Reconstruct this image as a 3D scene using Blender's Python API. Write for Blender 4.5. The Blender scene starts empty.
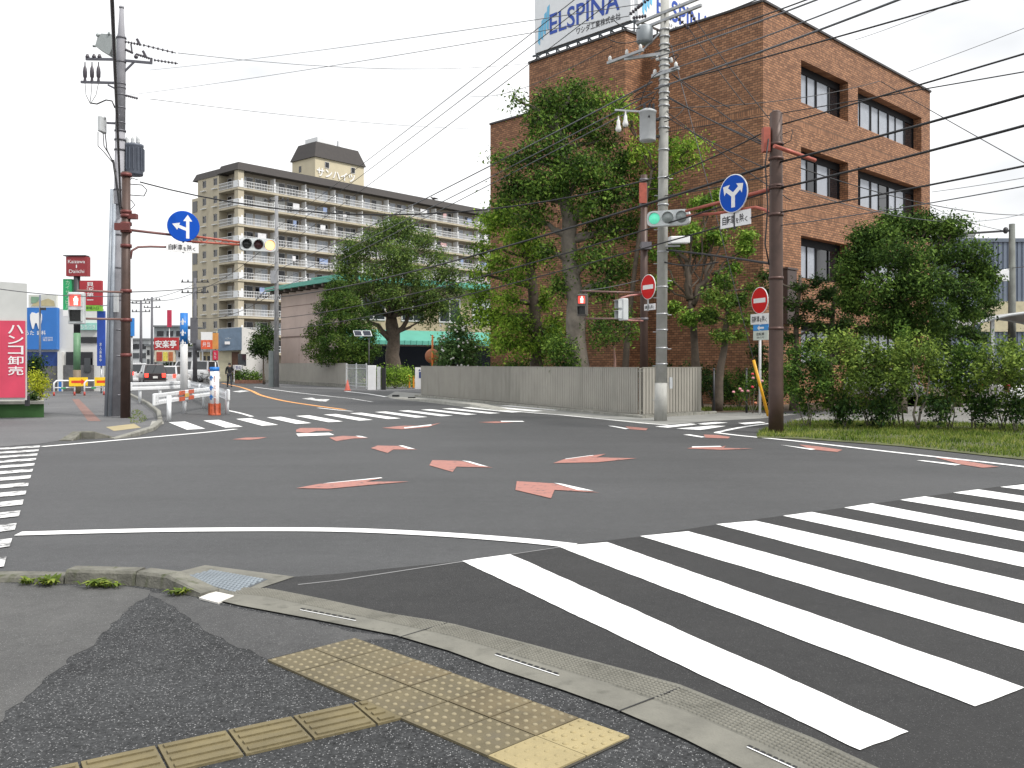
import bpy, bmesh, math, random
from mathutils import Vector, Matrix, Euler
R = random.Random(7)
SC = bpy.context.scene
COL = SC.collection
FPX, CX, HYP, CAMH = 890.0, 512.0, 364.0, 1.65
V = Vector

def G(px, py, z=0.0):
    Y = (CAMH - z) * FPX / (py - HYP)
    return V(((px - CX) / FPX * Y, Y, z))

def P(px, py, Y):
    return V(((px - CX) / FPX * Y, Y, CAMH - (py - HYP) / FPX * Y))

def ZY(py, Y):
    return CAMH - (py - HYP) / FPX * Y

# ------------------------------------------------------------------ materials
MATS = {}

class NT:
    def __init__(s, m):
        m.use_nodes = True
        s.t = m.node_tree
        s.t.nodes.clear()
    def n(s, typ, **kw):
        nd = s.t.nodes.new(typ)
        for k, v in kw.items():
            setattr(nd, k, v)
        return nd
    def l(s, a, b):
        s.t.links.new(a, b)
    def val(s, sock, v):
        sock.default_value = v

def c4(c):
    return (c[0], c[1], c[2], 1.0)

def scaled(c, k):
    return tuple(min(1.0, x * k) for x in c)

def pbr(name, col, rough=0.6, metal=0.0, var=0.18, scale=2.5, bump=0.0, bscale=40.0, stain=None, emit=None, emis=0.0, spec=0.5):
    """plain surface with worn, uneven colour"""
    if name in MATS:
        return MATS[name]
    m = bpy.data.materials.new(name)
    t = NT(m)
    out = t.n('ShaderNodeOutputMaterial')
    b = t.n('ShaderNodeBsdfPrincipled')
    t.l(b.outputs[0], out.inputs[0])
    tc = t.n('ShaderNodeTexCoord')
    nz = t.n('ShaderNodeTexNoise')
    nz.inputs['Scale'].default_value = scale
    nz.inputs['Detail'].default_value = 6
    nz.inputs['Roughness'].default_value = 0.65
    t.l(tc.outputs['Object'], nz.inputs['Vector'])
    rp = t.n('ShaderNodeValToRGB')
    rp.color_ramp.elements[0].position = 0.3
    rp.color_ramp.elements[1].position = 0.72
    rp.color_ramp.elements[0].color = c4(scaled(col, 1 - var))
    rp.color_ramp.elements[1].color = c4(scaled(col, 1 + var * 0.7))
    t.l(nz.outputs['Fac'], rp.inputs['Fac'])
    last = rp.outputs['Color']
    if stain:
        n2 = t.n('ShaderNodeTexNoise')
        n2.inputs['Scale'].default_value = scale * 2.3
        n2.inputs['Detail'].default_value = 8
        mp = t.n('ShaderNodeMapping')
        mp.inputs['Scale'].default_value = (1, 1, 0.18)
        t.l(tc.outputs['Object'], mp.inputs['Vector'])
        t.l(mp.outputs[0], n2.inputs['Vector'])
        r2 = t.n('ShaderNodeValToRGB')
        r2.color_ramp.elements[0].position = 0.55
        r2.color_ramp.elements[1].position = 0.75
        t.l(n2.outputs['Fac'], r2.inputs['Fac'])
        mx = t.n('ShaderNodeMix', data_type='RGBA')
        t.l(r2.outputs['Color'], mx.inputs[0])
        t.l(last, mx.inputs[6])
        mx.inputs[7].default_value = c4(stain)
        last = mx.outputs[2]
    t.l(last, b.inputs['Base Color'])
    rr = t.n('ShaderNodeMapRange')
    rr.inputs['To Min'].default_value = max(0.02, rough - 0.1)
    rr.inputs['To Max'].default_value = min(1.0, rough + 0.12)
    t.l(nz.outputs['Fac'], rr.inputs['Value'])
    t.l(rr.outputs[0], b.inputs['Roughness'])
    b.inputs['Metallic'].default_value = metal
    b.inputs['Specular IOR Level'].default_value = spec
    if bump:
        n3 = t.n('ShaderNodeTexNoise')
        n3.inputs['Scale'].default_value = bscale
        n3.inputs['Detail'].default_value = 4
        t.l(tc.outputs['Object'], n3.inputs['Vector'])
        bp = t.n('ShaderNodeBump')
        bp.inputs['Strength'].default_value = bump
        bp.inputs['Distance'].default_value = 0.01
        t.l(n3.outputs['Fac'], bp.inputs['Height'])
        t.l(bp.outputs[0], b.inputs['Normal'])
    if emit:
        b.inputs['Emission Color'].default_value = c4(emit)
        b.inputs['Emission Strength'].default_value = emis
    MATS[name] = m
    return m

def asphalt(name, dark, light, speck=0.5, spscale=55.0, big=0.35, rough=0.82, chip=(0.3, 0.3, 0.3), spec=0.4):
    if name in MATS:
        return MATS[name]
    m = bpy.data.materials.new(name)
    t = NT(m)
    out = t.n('ShaderNodeOutputMaterial')
    b = t.n('ShaderNodeBsdfPrincipled')
    t.l(b.outputs[0], out.inputs[0])
    tc = t.n('ShaderNodeTexCoord')
    def noise(sc, det=6, ro=0.6, vec=None):
        n = t.n('ShaderNodeTexNoise')
        n.inputs['Scale'].default_value = sc
        n.inputs['Detail'].default_value = det
        n.inputs['Roughness'].default_value = ro
        t.l(vec or tc.outputs['Object'], n.inputs['Vector'])
        return n.outputs['Fac']
    mp = t.n('ShaderNodeMapping')
    mp.inputs['Rotation'].default_value = (0, 0, math.radians(38))
    mp.inputs['Scale'].default_value = (0.10, 1.25, 1)
    t.l(tc.outputs['Object'], mp.inputs['Vector'])
    a = noise(big, 5, 0.6)
    s = noise(0.9, 5, 0.6, mp.outputs[0])
    f = noise(spscale, 3, 0.7)
    f2 = noise(spscale * 0.3, 3, 0.7)
    def math_(op, x, y, cl=False):
        n = t.n('ShaderNodeMath', operation=op)
        n.use_clamp = cl
        for i, q in enumerate((x, y)):
            if isinstance(q, (int, float)):
                n.inputs[i].default_value = q
            else:
                t.l(q, n.inputs[i])
        return n.outputs[0]
    sm = math_('ADD', math_('MULTIPLY', a, 0.5), math_('MULTIPLY', s, 0.3))
    sm = math_('ADD', sm, math_('MULTIPLY', noise(7.0, 6, 0.75), 0.45))
    sm = math_('ADD', sm, math_('MULTIPLY', f, 0.42 * speck * 2))
    sm = math_('ADD', sm, math_('MULTIPLY', f2, 0.18))
    rp = t.n('ShaderNodeValToRGB')
    lo = 0.5 * (0.5 + 0.3 + 0.45 + 0.84 * speck + 0.18)
    rp.color_ramp.elements[0].position = 0.38
    rp.color_ramp.elements[1].position = 0.62
    sm = math_('MULTIPLY', sm, 0.5 / lo)
    rp.color_ramp.elements[0].color = c4(dark)
    rp.color_ramp.elements[1].color = c4(light)
    t.l(sm, rp.inputs['Fac'])
    # pale stones of the aggregate
    vo = t.n('ShaderNodeTexVoronoi')
    vo.inputs['Scale'].default_value = spscale * 2.6
    t.l(tc.outputs['Object'], vo.inputs['Vector'])
    sep = t.n('ShaderNodeSeparateColor')
    t.l(vo.outputs['Color'], sep.inputs[0])
    gt = math_('GREATER_THAN', sep.outputs[0], 1.0 - 0.2 * speck)
    ins = math_('LESS_THAN', vo.outputs['Distance'], 0.42)
    mk = math_('MULTIPLY', gt, ins)
    mx = t.n('ShaderNodeMix', data_type='RGBA')
    t.l(mk, mx.inputs[0])
    t.l(rp.outputs[0], mx.inputs[6])
    mk2 = math_('MULTIPLY', mk, sep.outputs[1])
    t.l(mk2, mx.inputs[0])
    mx.inputs[7].default_value = c4(chip)
    t.l(mx.outputs[2], b.inputs['Base Color'])
    b.inputs['Roughness'].default_value = rough
    b.inputs['Specular IOR Level'].default_value = spec
    bp = t.n('ShaderNodeBump')
    bp.inputs['Strength'].default_value = 0.5
    bp.inputs['Distance'].default_value = 0.006
    hh = math_('ADD', f, math_('MULTIPLY', vo.outputs['Distance'], -0.6))
    t.l(hh, bp.inputs['Height'])
    t.l(bp.outputs[0], b.inputs['Normal'])
    MATS[name] = m
    return m

def paint(name, col, worn=0.3, under=(0.07, 0.07, 0.072), scale=9.0):
    """road paint, worn through in places to the asphalt"""
    if name in MATS:
        return MATS[name]
    m = bpy.data.materials.new(name)
    t = NT(m)
    out = t.n('ShaderNodeOutputMaterial')
    b = t.n('ShaderNodeBsdfPrincipled')
    t.l(b.outputs[0], out.inputs[0])
    tc = t.n('ShaderNodeTexCoord')
    n1 = t.n('ShaderNodeTexNoise')
    n1.inputs['Scale'].default_value = scale
    n1.inputs['Detail'].default_value = 10
    n1.inputs['Roughness'].default_value = 0.75
    t.l(tc.outputs['Object'], n1.inputs['Vector'])
    r = t.n('ShaderNodeValToRGB')
    r.color_ramp.elements[0].position = 0.2 + 0.3 * worn
    r.color_ramp.elements[1].position = 0.26 + 0.42 * worn
    r.color_ramp.elements[0].color = c4(under)
    r.color_ramp.elements[1].color = c4(col)
    t.l(n1.outputs['Fac'], r.inputs['Fac'])
    t.l(r.outputs[0], b.inputs['Base Color'])
    b.inputs['Roughness'].default_value = 0.7
    n2 = t.n('ShaderNodeTexNoise')
    n2.inputs['Scale'].default_value = 70
    t.l(tc.outputs['Object'], n2.inputs['Vector'])
    bp = t.n('ShaderNodeBump')
    bp.inputs['Strength'].default_value = 0.3
    bp.inputs['Distance'].default_value = 0.004
    t.l(n2.outputs['Fac'], bp.inputs['Height'])
    t.l(bp.outputs[0], b.inputs['Normal'])
    MATS[name] = m
    return m

def leafmat(name, dark, mid, light, trans=0.24):
    if name in MATS:
        return MATS[name]
    m = bpy.data.materials.new(name)
    t = NT(m)
    out = t.n('ShaderNodeOutputMaterial')
    geo = t.n('ShaderNodeNewGeometry')
    rp = t.n('ShaderNodeValToRGB')
    e = rp.color_ramp.elements
    e[0].position = 0.0
    e[1].position = 1.0
    e[0].color = c4(scaled(dark, 1.2))
    e[1].color = c4(scaled(light, 1.45))
    k = e.new(0.55)
    k.color = c4(scaled(mid, 1.4))
    tc = t.n('ShaderNodeTexCoord')
    nz = t.n('ShaderNodeTexNoise')
    nz.inputs['Scale'].default_value = 0.9
    nz.inputs['Detail'].default_value = 3
    t.l(tc.outputs['Object'], nz.inputs['Vector'])
    ad = t.n('ShaderNodeMath', operation='MULTIPLY_ADD')
    t.l(nz.outputs['Fac'], ad.inputs[0])
    ad.inputs[1].default_value = 1.6
    ad.inputs[2].default_value = -0.65
    mx = t.n('ShaderNodeMath', operation='MULTIPLY_ADD')
    t.l(geo.outputs['Random Per Island'], mx.inputs[0])
    mx.inputs[1].default_value = 0.8
    t.l(ad.outputs[0], mx.inputs[2])
    t.l(mx.outputs[0], rp.inputs['Fac'])
    d = t.n('ShaderNodeBsdfPrincipled')
    d.inputs['Roughness'].default_value = 0.7
    d.inputs['Specular IOR Level'].default_value = 0.12
    t.l(rp.outputs[0], d.inputs['Base Color'])
    tr = t.n('ShaderNodeBsdfTranslucent')
    t.l(rp.outputs[0], tr.inputs['Color'])
    ms = t.n('ShaderNodeMixShader')
    ms.inputs[0].default_value = trans
    t.l(d.outputs[0], ms.inputs[1])
    t.l(tr.outputs[0], ms.inputs[2])
    t.l(ms.outputs[0], out.inputs[0])
    MATS[name] = m
    return m

def glassmat(name, col=(0.03, 0.035, 0.04), rough=0.05, spec=0.8):
    """window glass seen from outside in daylight: dark room behind, sky in the reflection"""
    if name in MATS:
        return MATS[name]
    m = bpy.data.materials.new(name)
    t = NT(m)
    out = t.n('ShaderNodeOutputMaterial')
    b = t.n('ShaderNodeBsdfPrincipled')
    b.inputs['Base Color'].default_value = c4(col)
    b.inputs['Roughness'].default_value = rough
    b.inputs['Specular IOR Level'].default_value = spec
    b.inputs['Coat Weight'].default_value = 0.4
    tc = t.n('ShaderNodeTexCoord')
    nz = t.n('ShaderNodeTexNoise')
    nz.inputs['Scale'].default_value = 0.7
    t.l(tc.outputs['Object'], nz.inputs['Vector'])
    bp = t.n('ShaderNodeBump')
    bp.inputs['Strength'].default_value = 0.08
    bp.inputs['Distance'].default_value = 0.05
    t.l(nz.outputs['Fac'], bp.inputs['Height'])
    t.l(bp.outputs[0], b.inputs['Normal'])
    t.l(b.outputs[0], out.inputs[0])
    MATS[name] = m
    return m

def brickmat(name, c1, c2, mortar, bw=0.235, bh=0.1, bands=()):
    if name in MATS:
        return MATS[name]
    m = bpy.data.materials.new(name)
    t = NT(m)
    out = t.n('ShaderNodeOutputMaterial')
    b = t.n('ShaderNodeBsdfPrincipled')
    t.l(b.outputs[0], out.inputs[0])
    tc = t.n('ShaderNodeTexCoord')
    sp = t.n('ShaderNodeSeparateXYZ')
    t.l(tc.outputs['Object'], sp.inputs[0])
    ad = t.n('ShaderNodeMath', operation='ADD')
    t.l(sp.outputs[0], ad.inputs[0])
    t.l(sp.outputs[1], ad.inputs[1])
    cb = t.n('ShaderNodeCombineXYZ')
    t.l(ad.outputs[0], cb.inputs[0])
    t.l(sp.outputs[2], cb.inputs[1])
    def brick(w, h, off=0.5):
        br = t.n('ShaderNodeTexBrick')
        br.offset = off
        br.inputs['Scale'].default_value = 1.0
        br.inputs['Brick Width'].default_value = w
        br.inputs['Row Height'].default_value = h
        br.inputs['Mortar Size'].default_value = 0.011
        br.inputs['Mortar Smooth'].default_value = 0.2
        br.inputs['Bias'].default_value = -0.1
        br.inputs['Color1'].default_value = c4(c1)
        br.inputs['Color2'].default_value = c4(c2)
        br.inputs['Mortar'].default_value = c4(mortar)
        t.l(cb.outputs[0], br.inputs['Vector'])
        return br
    b1 = brick(bw, bh)
    b2 = brick(0.1, 0.24, 0.0)
    col = b1.outputs['Color']
    fac = b1.outputs['Fac']
    mask = None
    for z0, z1 in bands:
        g = t.n('ShaderNodeMath', operation='COMPARE')
        t.l(sp.outputs[2], g.inputs[0])
        g.inputs[1].default_value = (z0 + z1) / 2
        g.inputs[2].default_value = (z1 - z0) / 2
        if mask is None:
            mask = g.outputs[0]
        else:
            q = t.n('ShaderNodeMath', operation='MAXIMUM')
            t.l(mask, q.inputs[0])
            t.l(g.outputs[0], q.inputs[1])
            mask = q.outputs[0]
    if mask is not None:
        mx = t.n('ShaderNodeMix', data_type='RGBA')
        t.l(mask, mx.inputs[0])
        t.l(b1.outputs['Color'], mx.inputs[6])
        t.l(b2.outputs['Color'], mx.inputs[7])
        col = mx.outputs[2]
    nz = t.n('ShaderNodeTexNoise')
    nz.inputs['Scale'].default_value = 0.8
    nz.inputs['Detail'].default_value = 7
    nz.inputs['Roughness'].default_value = 0.7
    t.l(tc.outputs['Object'], nz.inputs['Vector'])
    mr = t.n('ShaderNodeMapRange')
    mr.inputs['From Min'].default_value = 0.3
    mr.inputs['From Max'].default_value = 0.7
    mr.inputs['To Min'].default_value = 0.86
    mr.inputs['To Max'].default_value = 1.1
    t.l(nz.outputs['Fac'], mr.inputs['Value'])
    hs = t.n('ShaderNodeHueSaturation')
    t.l(mr.outputs[0], hs.inputs['Value'])
    t.l(col, hs.inputs['Color'])
    t.l(hs.outputs[0], b.inputs['Base Color'])
    b.inputs['Roughness'].default_value = 0.72
    b.inputs['Specular IOR Level'].default_value = 0.35
    bp = t.n('ShaderNodeBump')
    bp.invert = True
    bp.inputs['Strength'].default_value = 0.7
    bp.inputs['Distance'].default_value = 0.012
    t.l(fac, bp.inputs['Height'])
    t.l(bp.outputs[0], b.inputs['Normal'])
    MATS[name] = m
    return m

# ------------------------------------------------------------------ mesh builder
class MB:
    def __init__(s):
        s.v, s.f, s.mi, s.sm = [], [], [], []
    def add(s, verts, faces, mi=0, smooth=False):
        o = len(s.v)
        s.v.extend(V(p) for p in verts)
        for f in faces:
            s.f.append([i + o for i in f])
            s.mi.append(mi)
            s.sm.append(smooth)
        return s
    def box(s, c, size, ax=None, mi=0, bev=0.0):
        ax = ax or (V((1, 0, 0)), V((0, 1, 0)), V((0, 0, 1)))
        c = V(c)
        h = [x / 2 for x in size]
        if bev <= 0:
            vs = [c + ax[0] * (sx * h[0]) + ax[1] * (sy * h[1]) + ax[2] * (sz * h[2])
                  for sx in (-1, 1) for sy in (-1, 1) for sz in (-1, 1)]
            return s.add(vs, [(0, 1, 3, 2), (4, 6, 7, 5), (0, 4, 5, 1), (2, 3, 7, 6), (0, 2, 6, 4), (1, 5, 7, 3)], mi)
        bm = bmesh.new()
        bmesh.ops.create_cube(bm, size=1.0)
        for q in bm.verts:
            q.co = V((q.co.x * size[0], q.co.y * size[1], q.co.z * size[2]))
        bmesh.ops.bevel(bm, geom=list(bm.edges), offset=bev, segments=2, affect='EDGES', profile=0.5)
        bm.verts.index_update()
        vs = [c + ax[0] * q.co.x + ax[1] * q.co.y + ax[2] * q.co.z for q in bm.verts]
        fs = [[q.index for q in f.verts] for f in bm.faces]
        bm.free()
        return s.add(vs, fs, mi)
    def box2(s, a, b, mi=0, bev=0.0):
        a, b = V(a), V(b)
        return s.box((a + b) / 2, [abs(x) for x in (b - a)], None, mi, bev)
    def bar(s, p0, p1, w, h, mi=0, up=V((0, 0, 1)), bev=0.0):
        p0, p1 = V(p0), V(p1)
        d = p1 - p0
        L = d.length
        d.normalize()
        x = d.cross(up)
        if x.length < 1e-4:
            x = V((1, 0, 0))
        x.normalize()
        u = x.cross(d).normalized()
        return s.box((p0 + p1) / 2, (L, w, h), (d, x, u), mi, bev)
    def tube(s, pts, r, n=8, mi=0, cap=True, smooth=True):
        pts = [V(p) for p in pts]
        if not isinstance(r, (list, tuple)):
            r = [r] * len(pts)
        vs, fs = [], []
        px = None
        for i, p in enumerate(pts):
            if i == 0:
                d = pts[1] - p
            elif i == len(pts) - 1:
                d = p - pts[i - 1]
            else:
                d = (pts[i + 1] - p).normalized() + (p - pts[i - 1]).normalized()
            if d.length < 1e-9:
                d = V((0, 0, 1))
            d.normalize()
            if px is None:
                a = V((1, 0, 0)) if abs(d.x) < 0.8 else V((0, 1, 0))
            else:
                a = px
            x = (a - d * a.dot(d)).normalized()
            px = x
            y = d.cross(x)
            for k in range(n):
                t = 2 * math.pi * k / n
                vs.append(p + (x * math.cos(t) + y * math.sin(t)) * r[i])
        for i in range(len(pts) - 1):
            for k in range(n):
                a, b = i * n + k, i * n + (k + 1) % n
                fs.append((a, b, b + n, a + n))
        s.add(vs, fs, mi, smooth)
        if cap:
            o = len(s.v) - len(vs)
            s.f.append([o + k for k in range(n - 1, -1, -1)])
            s.mi.append(mi); s.sm.append(False)
            s.f.append([o + (len(pts) - 1) * n + k for k in range(n)])
            s.mi.append(mi); s.sm.append(False)
        return s
    def lathe(s, base, prof, n=16, mi=0, axis=V((0, 0, 1)), smooth=True):
        """prof: (radius, height) pairs along axis from base"""
        base = V(base)
        axis = V(axis).normalized()
        a = V((1, 0, 0)) if abs(axis.x) < 0.8 else V((0, 1, 0))
        x = (a - axis * a.dot(axis)).normalized()
        y = axis.cross(x)
        vs, fs = [], []
        for r, h in prof:
            for k in range(n):
                t = 2 * math.pi * k / n
                vs.append(base + axis * h + (x * math.cos(t) + y * math.sin(t)) * max(r, 1e-4))
        for i in range(len(prof) - 1):
            for k in range(n):
                a_, b_ = i * n + k, i * n + (k + 1) % n
                fs.append((a_, b_, b_ + n, a_ + n))
        return s.add(vs, fs, mi, smooth)
    def sphere(s, c, r, n=12, m=8, mi=0):
        c = V(c)
        if not isinstance(r, (list, tuple, Vector)):
            r = (r, r, r)
        vs, fs = [], []
        for i in range(m + 1):
            th = math.pi * i / m
            for k in range(n):
                ph = 2 * math.pi * k / n
                vs.append(c + V((r[0] * math.sin(th) * math.cos(ph), r[1] * math.sin(th) * math.sin(ph), r[2] * math.cos(th))))
        for i in range(m):
            for k in range(n):
                a, b = i * n + k, i * n + (k + 1) % n
                fs.append((a, a + n, b + n, b))
        return s.add(vs, fs, mi, True)
    def poly(s, pts, mi=0):
        return s.add(pts, [list(range(len(pts)))], mi)
    def prism(s, pts, ext, mi=0):
        """closed outline pushed along ext"""
        pts = [V(p) for p in pts]
        ext = V(ext)
        n = len(pts)
        nrm = V((0, 0, 0))
        for i in range(n):
            nrm += (pts[i] - pts[0]).cross(pts[(i + 1) % n] - pts[0])
        vs = pts + [p + ext for p in pts]
        a, b = list(range(n)), list(range(n, 2 * n))
        if nrm.dot(ext) > 0:
            fs = [a[::-1], b] + [(i, (i + 1) % n, n + (i + 1) % n, n + i) for i in range(n)]
        else:
            fs = [a, b[::-1]] + [((i + 1) % n, i, n + i, n + (i + 1) % n) for i in range(n)]
        return s.add(vs, fs, mi)
    def frame(s, o, u, w, a0, b0, a1, b1, t, n, d, mi=0):
        """rectangular frame in plane (o; u, w) from (a0,b0) to (a1,b1), bar width t, from depth n*0 to n*d"""
        def rect(x0, y0, x1, y1):
            s.prism([o + u * x0 + w * y0, o + u * x1 + w * y0, o + u * x1 + w * y1, o + u * x0 + w * y1], n * d, mi)
        rect(a0, b0, a0 + t, b1); rect(a1 - t, b0, a1, b1)
        rect(a0 + t, b0, a1 - t, b0 + t); rect(a0 + t, b1 - t, a1 - t, b1)
        return s
    def build(s, name, mats, parent=None, origin=None, local=False, **props):
        if not isinstance(mats, (list, tuple)):
            mats = [mats]
        me = bpy.data.meshes.new(name)
        if local:
            vs = s.v
        elif parent is not None:
            M = full(parent).inverted()
            vs = [M @ p for p in s.v]
        elif origin is not None:
            vs = [p - V(origin) for p in s.v]
        else:
            vs = s.v
        me.from_pydata([tuple(p) for p in vs], [], s.f)
        for m in mats:
            me.materials.append(m)
        me.polygons.foreach_set('material_index', s.mi)
        me.polygons.foreach_set('use_smooth', s.sm)
        me.update()
        o = bpy.data.objects.new(name, me)
        COL.objects.link(o)
        if parent is not None:
            o.parent = parent
        elif origin is not None:
            o.location = origin
        for k, val in props.items():
            o[k] = val
        return o

def full(o):
    M = o.matrix_basis.copy()
    while o.parent is not None:
        o = o.parent
        M = o.matrix_basis @ M
    return M

def tag(o, label=None, cat=None, group=None, kind=None):
    if label: o['label'] = label
    if cat: o['category'] = cat
    if group: o['group'] = group
    if kind: o['kind'] = kind
    return o

def thing(name, label, cat, loc=(0, 0, 0), rz=0.0, group=None):
    o = bpy.data.objects.new(name, None)
    COL.objects.link(o)
    o.location = loc
    o.rotation_euler = (0, 0, rz)
    o.empty_display_size = 0.2
    return tag(o, label, cat, group)

def bands(parent, mat, items, name='clamp_band'):
    for c, r, h in items:
        MB().tube([c - V((0, 0, h)), c + V((0, 0, h))], r, 14).build(name, mat, parent)

def copy_thing(root, loc, rz=None, label=None):
    r = root.copy()
    COL.objects.link(r)
    r.location = loc
    if rz is not None:
        r.rotation_euler = (0, 0, rz)
    if label:
        r['label'] = label
    for ch in list(root.children):
        c = ch.copy()
        COL.objects.link(c)
        c.parent = r
        for g in list(ch.children):
            d = g.copy()
            COL.objects.link(d)
            d.parent = c
    return r

# ------------------------------------------------------------------ lettering
_fc = bpy.data.curves.new('lettering', 'FONT')
_fo = bpy.data.objects.new('lettering', _fc)
COL.objects.link(_fo)

def glyphs(body, bold=0.0):
    _fc.body = body
    _fc.size = 1.0
    _fc.offset = bold
    _fc.resolution_u = 3
    bpy.context.view_layer.update()
    dg = bpy.context.evaluated_depsgraph_get()
    me = bpy.data.meshes.new_from_object(_fo.evaluated_get(dg))
    vs = [(q.co.x, q.co.y) for q in me.vertices]
    fs = [list(p.vertices) for p in me.polygons]
    bpy.data.meshes.remove(me)
    return vs, fs

def write(mb, body, o, u, w, width, height, mi=0, bold=0.0, shear=0.0):
    """lettering fitted in a width x height box whose lower corner is o, along u (reading) and w (up)"""
    vs, fs = glyphs(body, bold)
    if not vs:
        return mb
    x0 = min(a for a, b in vs); x1 = max(a for a, b in vs)
    y0 = min(b for a, b in vs); y1 = max(b for a, b in vs)
    pts = []
    for a, b in vs:
        ty = (b - y0) / max(1e-6, y1 - y0)
        pts.append(o + u * ((a - x0) / max(1e-6, x1 - x0) * width + shear * ty * height) + w * (ty * height))
    return mb.add(pts, fs, mi)

def write_down(mb, body, o, u, w, width, height, mi=0, bold=0.0):
    """vertical lettering: o is the lower corner of the column"""
    n = len(body)
    ch = height / n
    for i, c in enumerate(body):
        if c in 'ー一':
            hh = ch * (0.66 if c == 'ー' else 0.14)
            ww = width * (0.16 if c == 'ー' else 0.9)
            oo = o + w * (height - ch * (i + 0.5) - hh / 2) + u * ((width - ww) / 2)
            mb.poly([oo, oo + u * ww, oo + u * ww + w * hh, oo + w * hh], mi)
            continue
        write(mb, c, o + w * (height - ch * (i + 1) + ch * 0.08), u, w, width, ch * 0.84, mi, bold)
    return mb

# ------------------------------------------------------------------ foliage
def leaves(mb, rng, clumps, total, size, spread=0.3, per=14, flat=0.0, shell=0.55, droop=0.0, kink=True):
    """clumps: (centre, (rx, ry, rz)). Leaf-sized faces gathered in small sprays through each clump's volume"""
    wts = [(r[0] * r[1] * r[2]) ** 0.62 for c, r in clumps]
    tw = sum(wts)
    for (c, r), w in zip(clumps, wts):
        n = max(8, int(total * w / tw))
        k = max(1, n // per)
        kk = rng.uniform(0.72, 1.25)
        for _ in range(max(1, int(k * kk))):
            while True:
                d = V((rng.uniform(-1, 1), rng.uniform(-1, 1), rng.uniform(-1, 1)))
                if 0.02 < d.length < 1:
                    break
            q = d.normalized() * (shell + (1 - shell) * rng.random()) * (0.86 + 0.28 * rng.random())
            ctr = V(c) + V((q.x * r[0], q.y * r[1], q.z * r[2]))
            out = V((q.x, q.y, q.z + 0.35)).normalized()
            sp = spread * (0.55 + 0.9 * rng.random())
            for _ in range(per):
                p = ctr + V((rng.gauss(0, sp), rng.gauss(0, sp), rng.gauss(0, sp * (1 - 0.5 * flat))))
                nrm = (out * 0.9 + V((rng.uniform(-1, 1), rng.uniform(-1, 1), rng.uniform(-1, 1))))
                if flat:
                    nrm = nrm * (1 - flat) + V((0, 0, 1)) * flat
                nrm.normalize()
                a = V((rng.uniform(-1, 1), rng.uniform(-1, 1), rng.uniform(-1, 1) - droop))
                a = (a - nrm * a.dot(nrm))
                if a.length < 1e-3:
                    continue
                a.normalize()
                b = nrm.cross(a)
                s = size * (0.5 + 1.05 * rng.random() ** 1.5)
                wd = s * 0.46
                o = len(mb.v)
                mb.v.extend((p - a * s * 0.5, p + b * wd * 0.5 + nrm * (s * 0.06), p + a * s * 0.5, p - b * wd * 0.5 + nrm * (s * 0.06)))
                mb.f.append([o, o + 1, o + 2, o + 3])
                mb.mi.append(0); mb.sm.append(False)
    return mb

def limb(mb, rng, p0, p1, r0, r1, n=7, seg=5, wob=0.06):
    p0, p1 = V(p0), V(p1)
    L = (p1 - p0).length
    pts, rr = [], []
    for i in range(seg + 1):
        t = i / seg
        j = wob * L * (0 if i in (0, seg) else 1)
        pts.append(p0.lerp(p1, t) + V((rng.uniform(-j, j), rng.uniform(-j, j), rng.uniform(-j, j) * 0.5 + 0.12 * L * wob * math.sin(math.pi * t))))
        rr.append(r0 + (r1 - r0) * t)
    mb.tube(pts, rr, n)
    return pts[-1]

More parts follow.
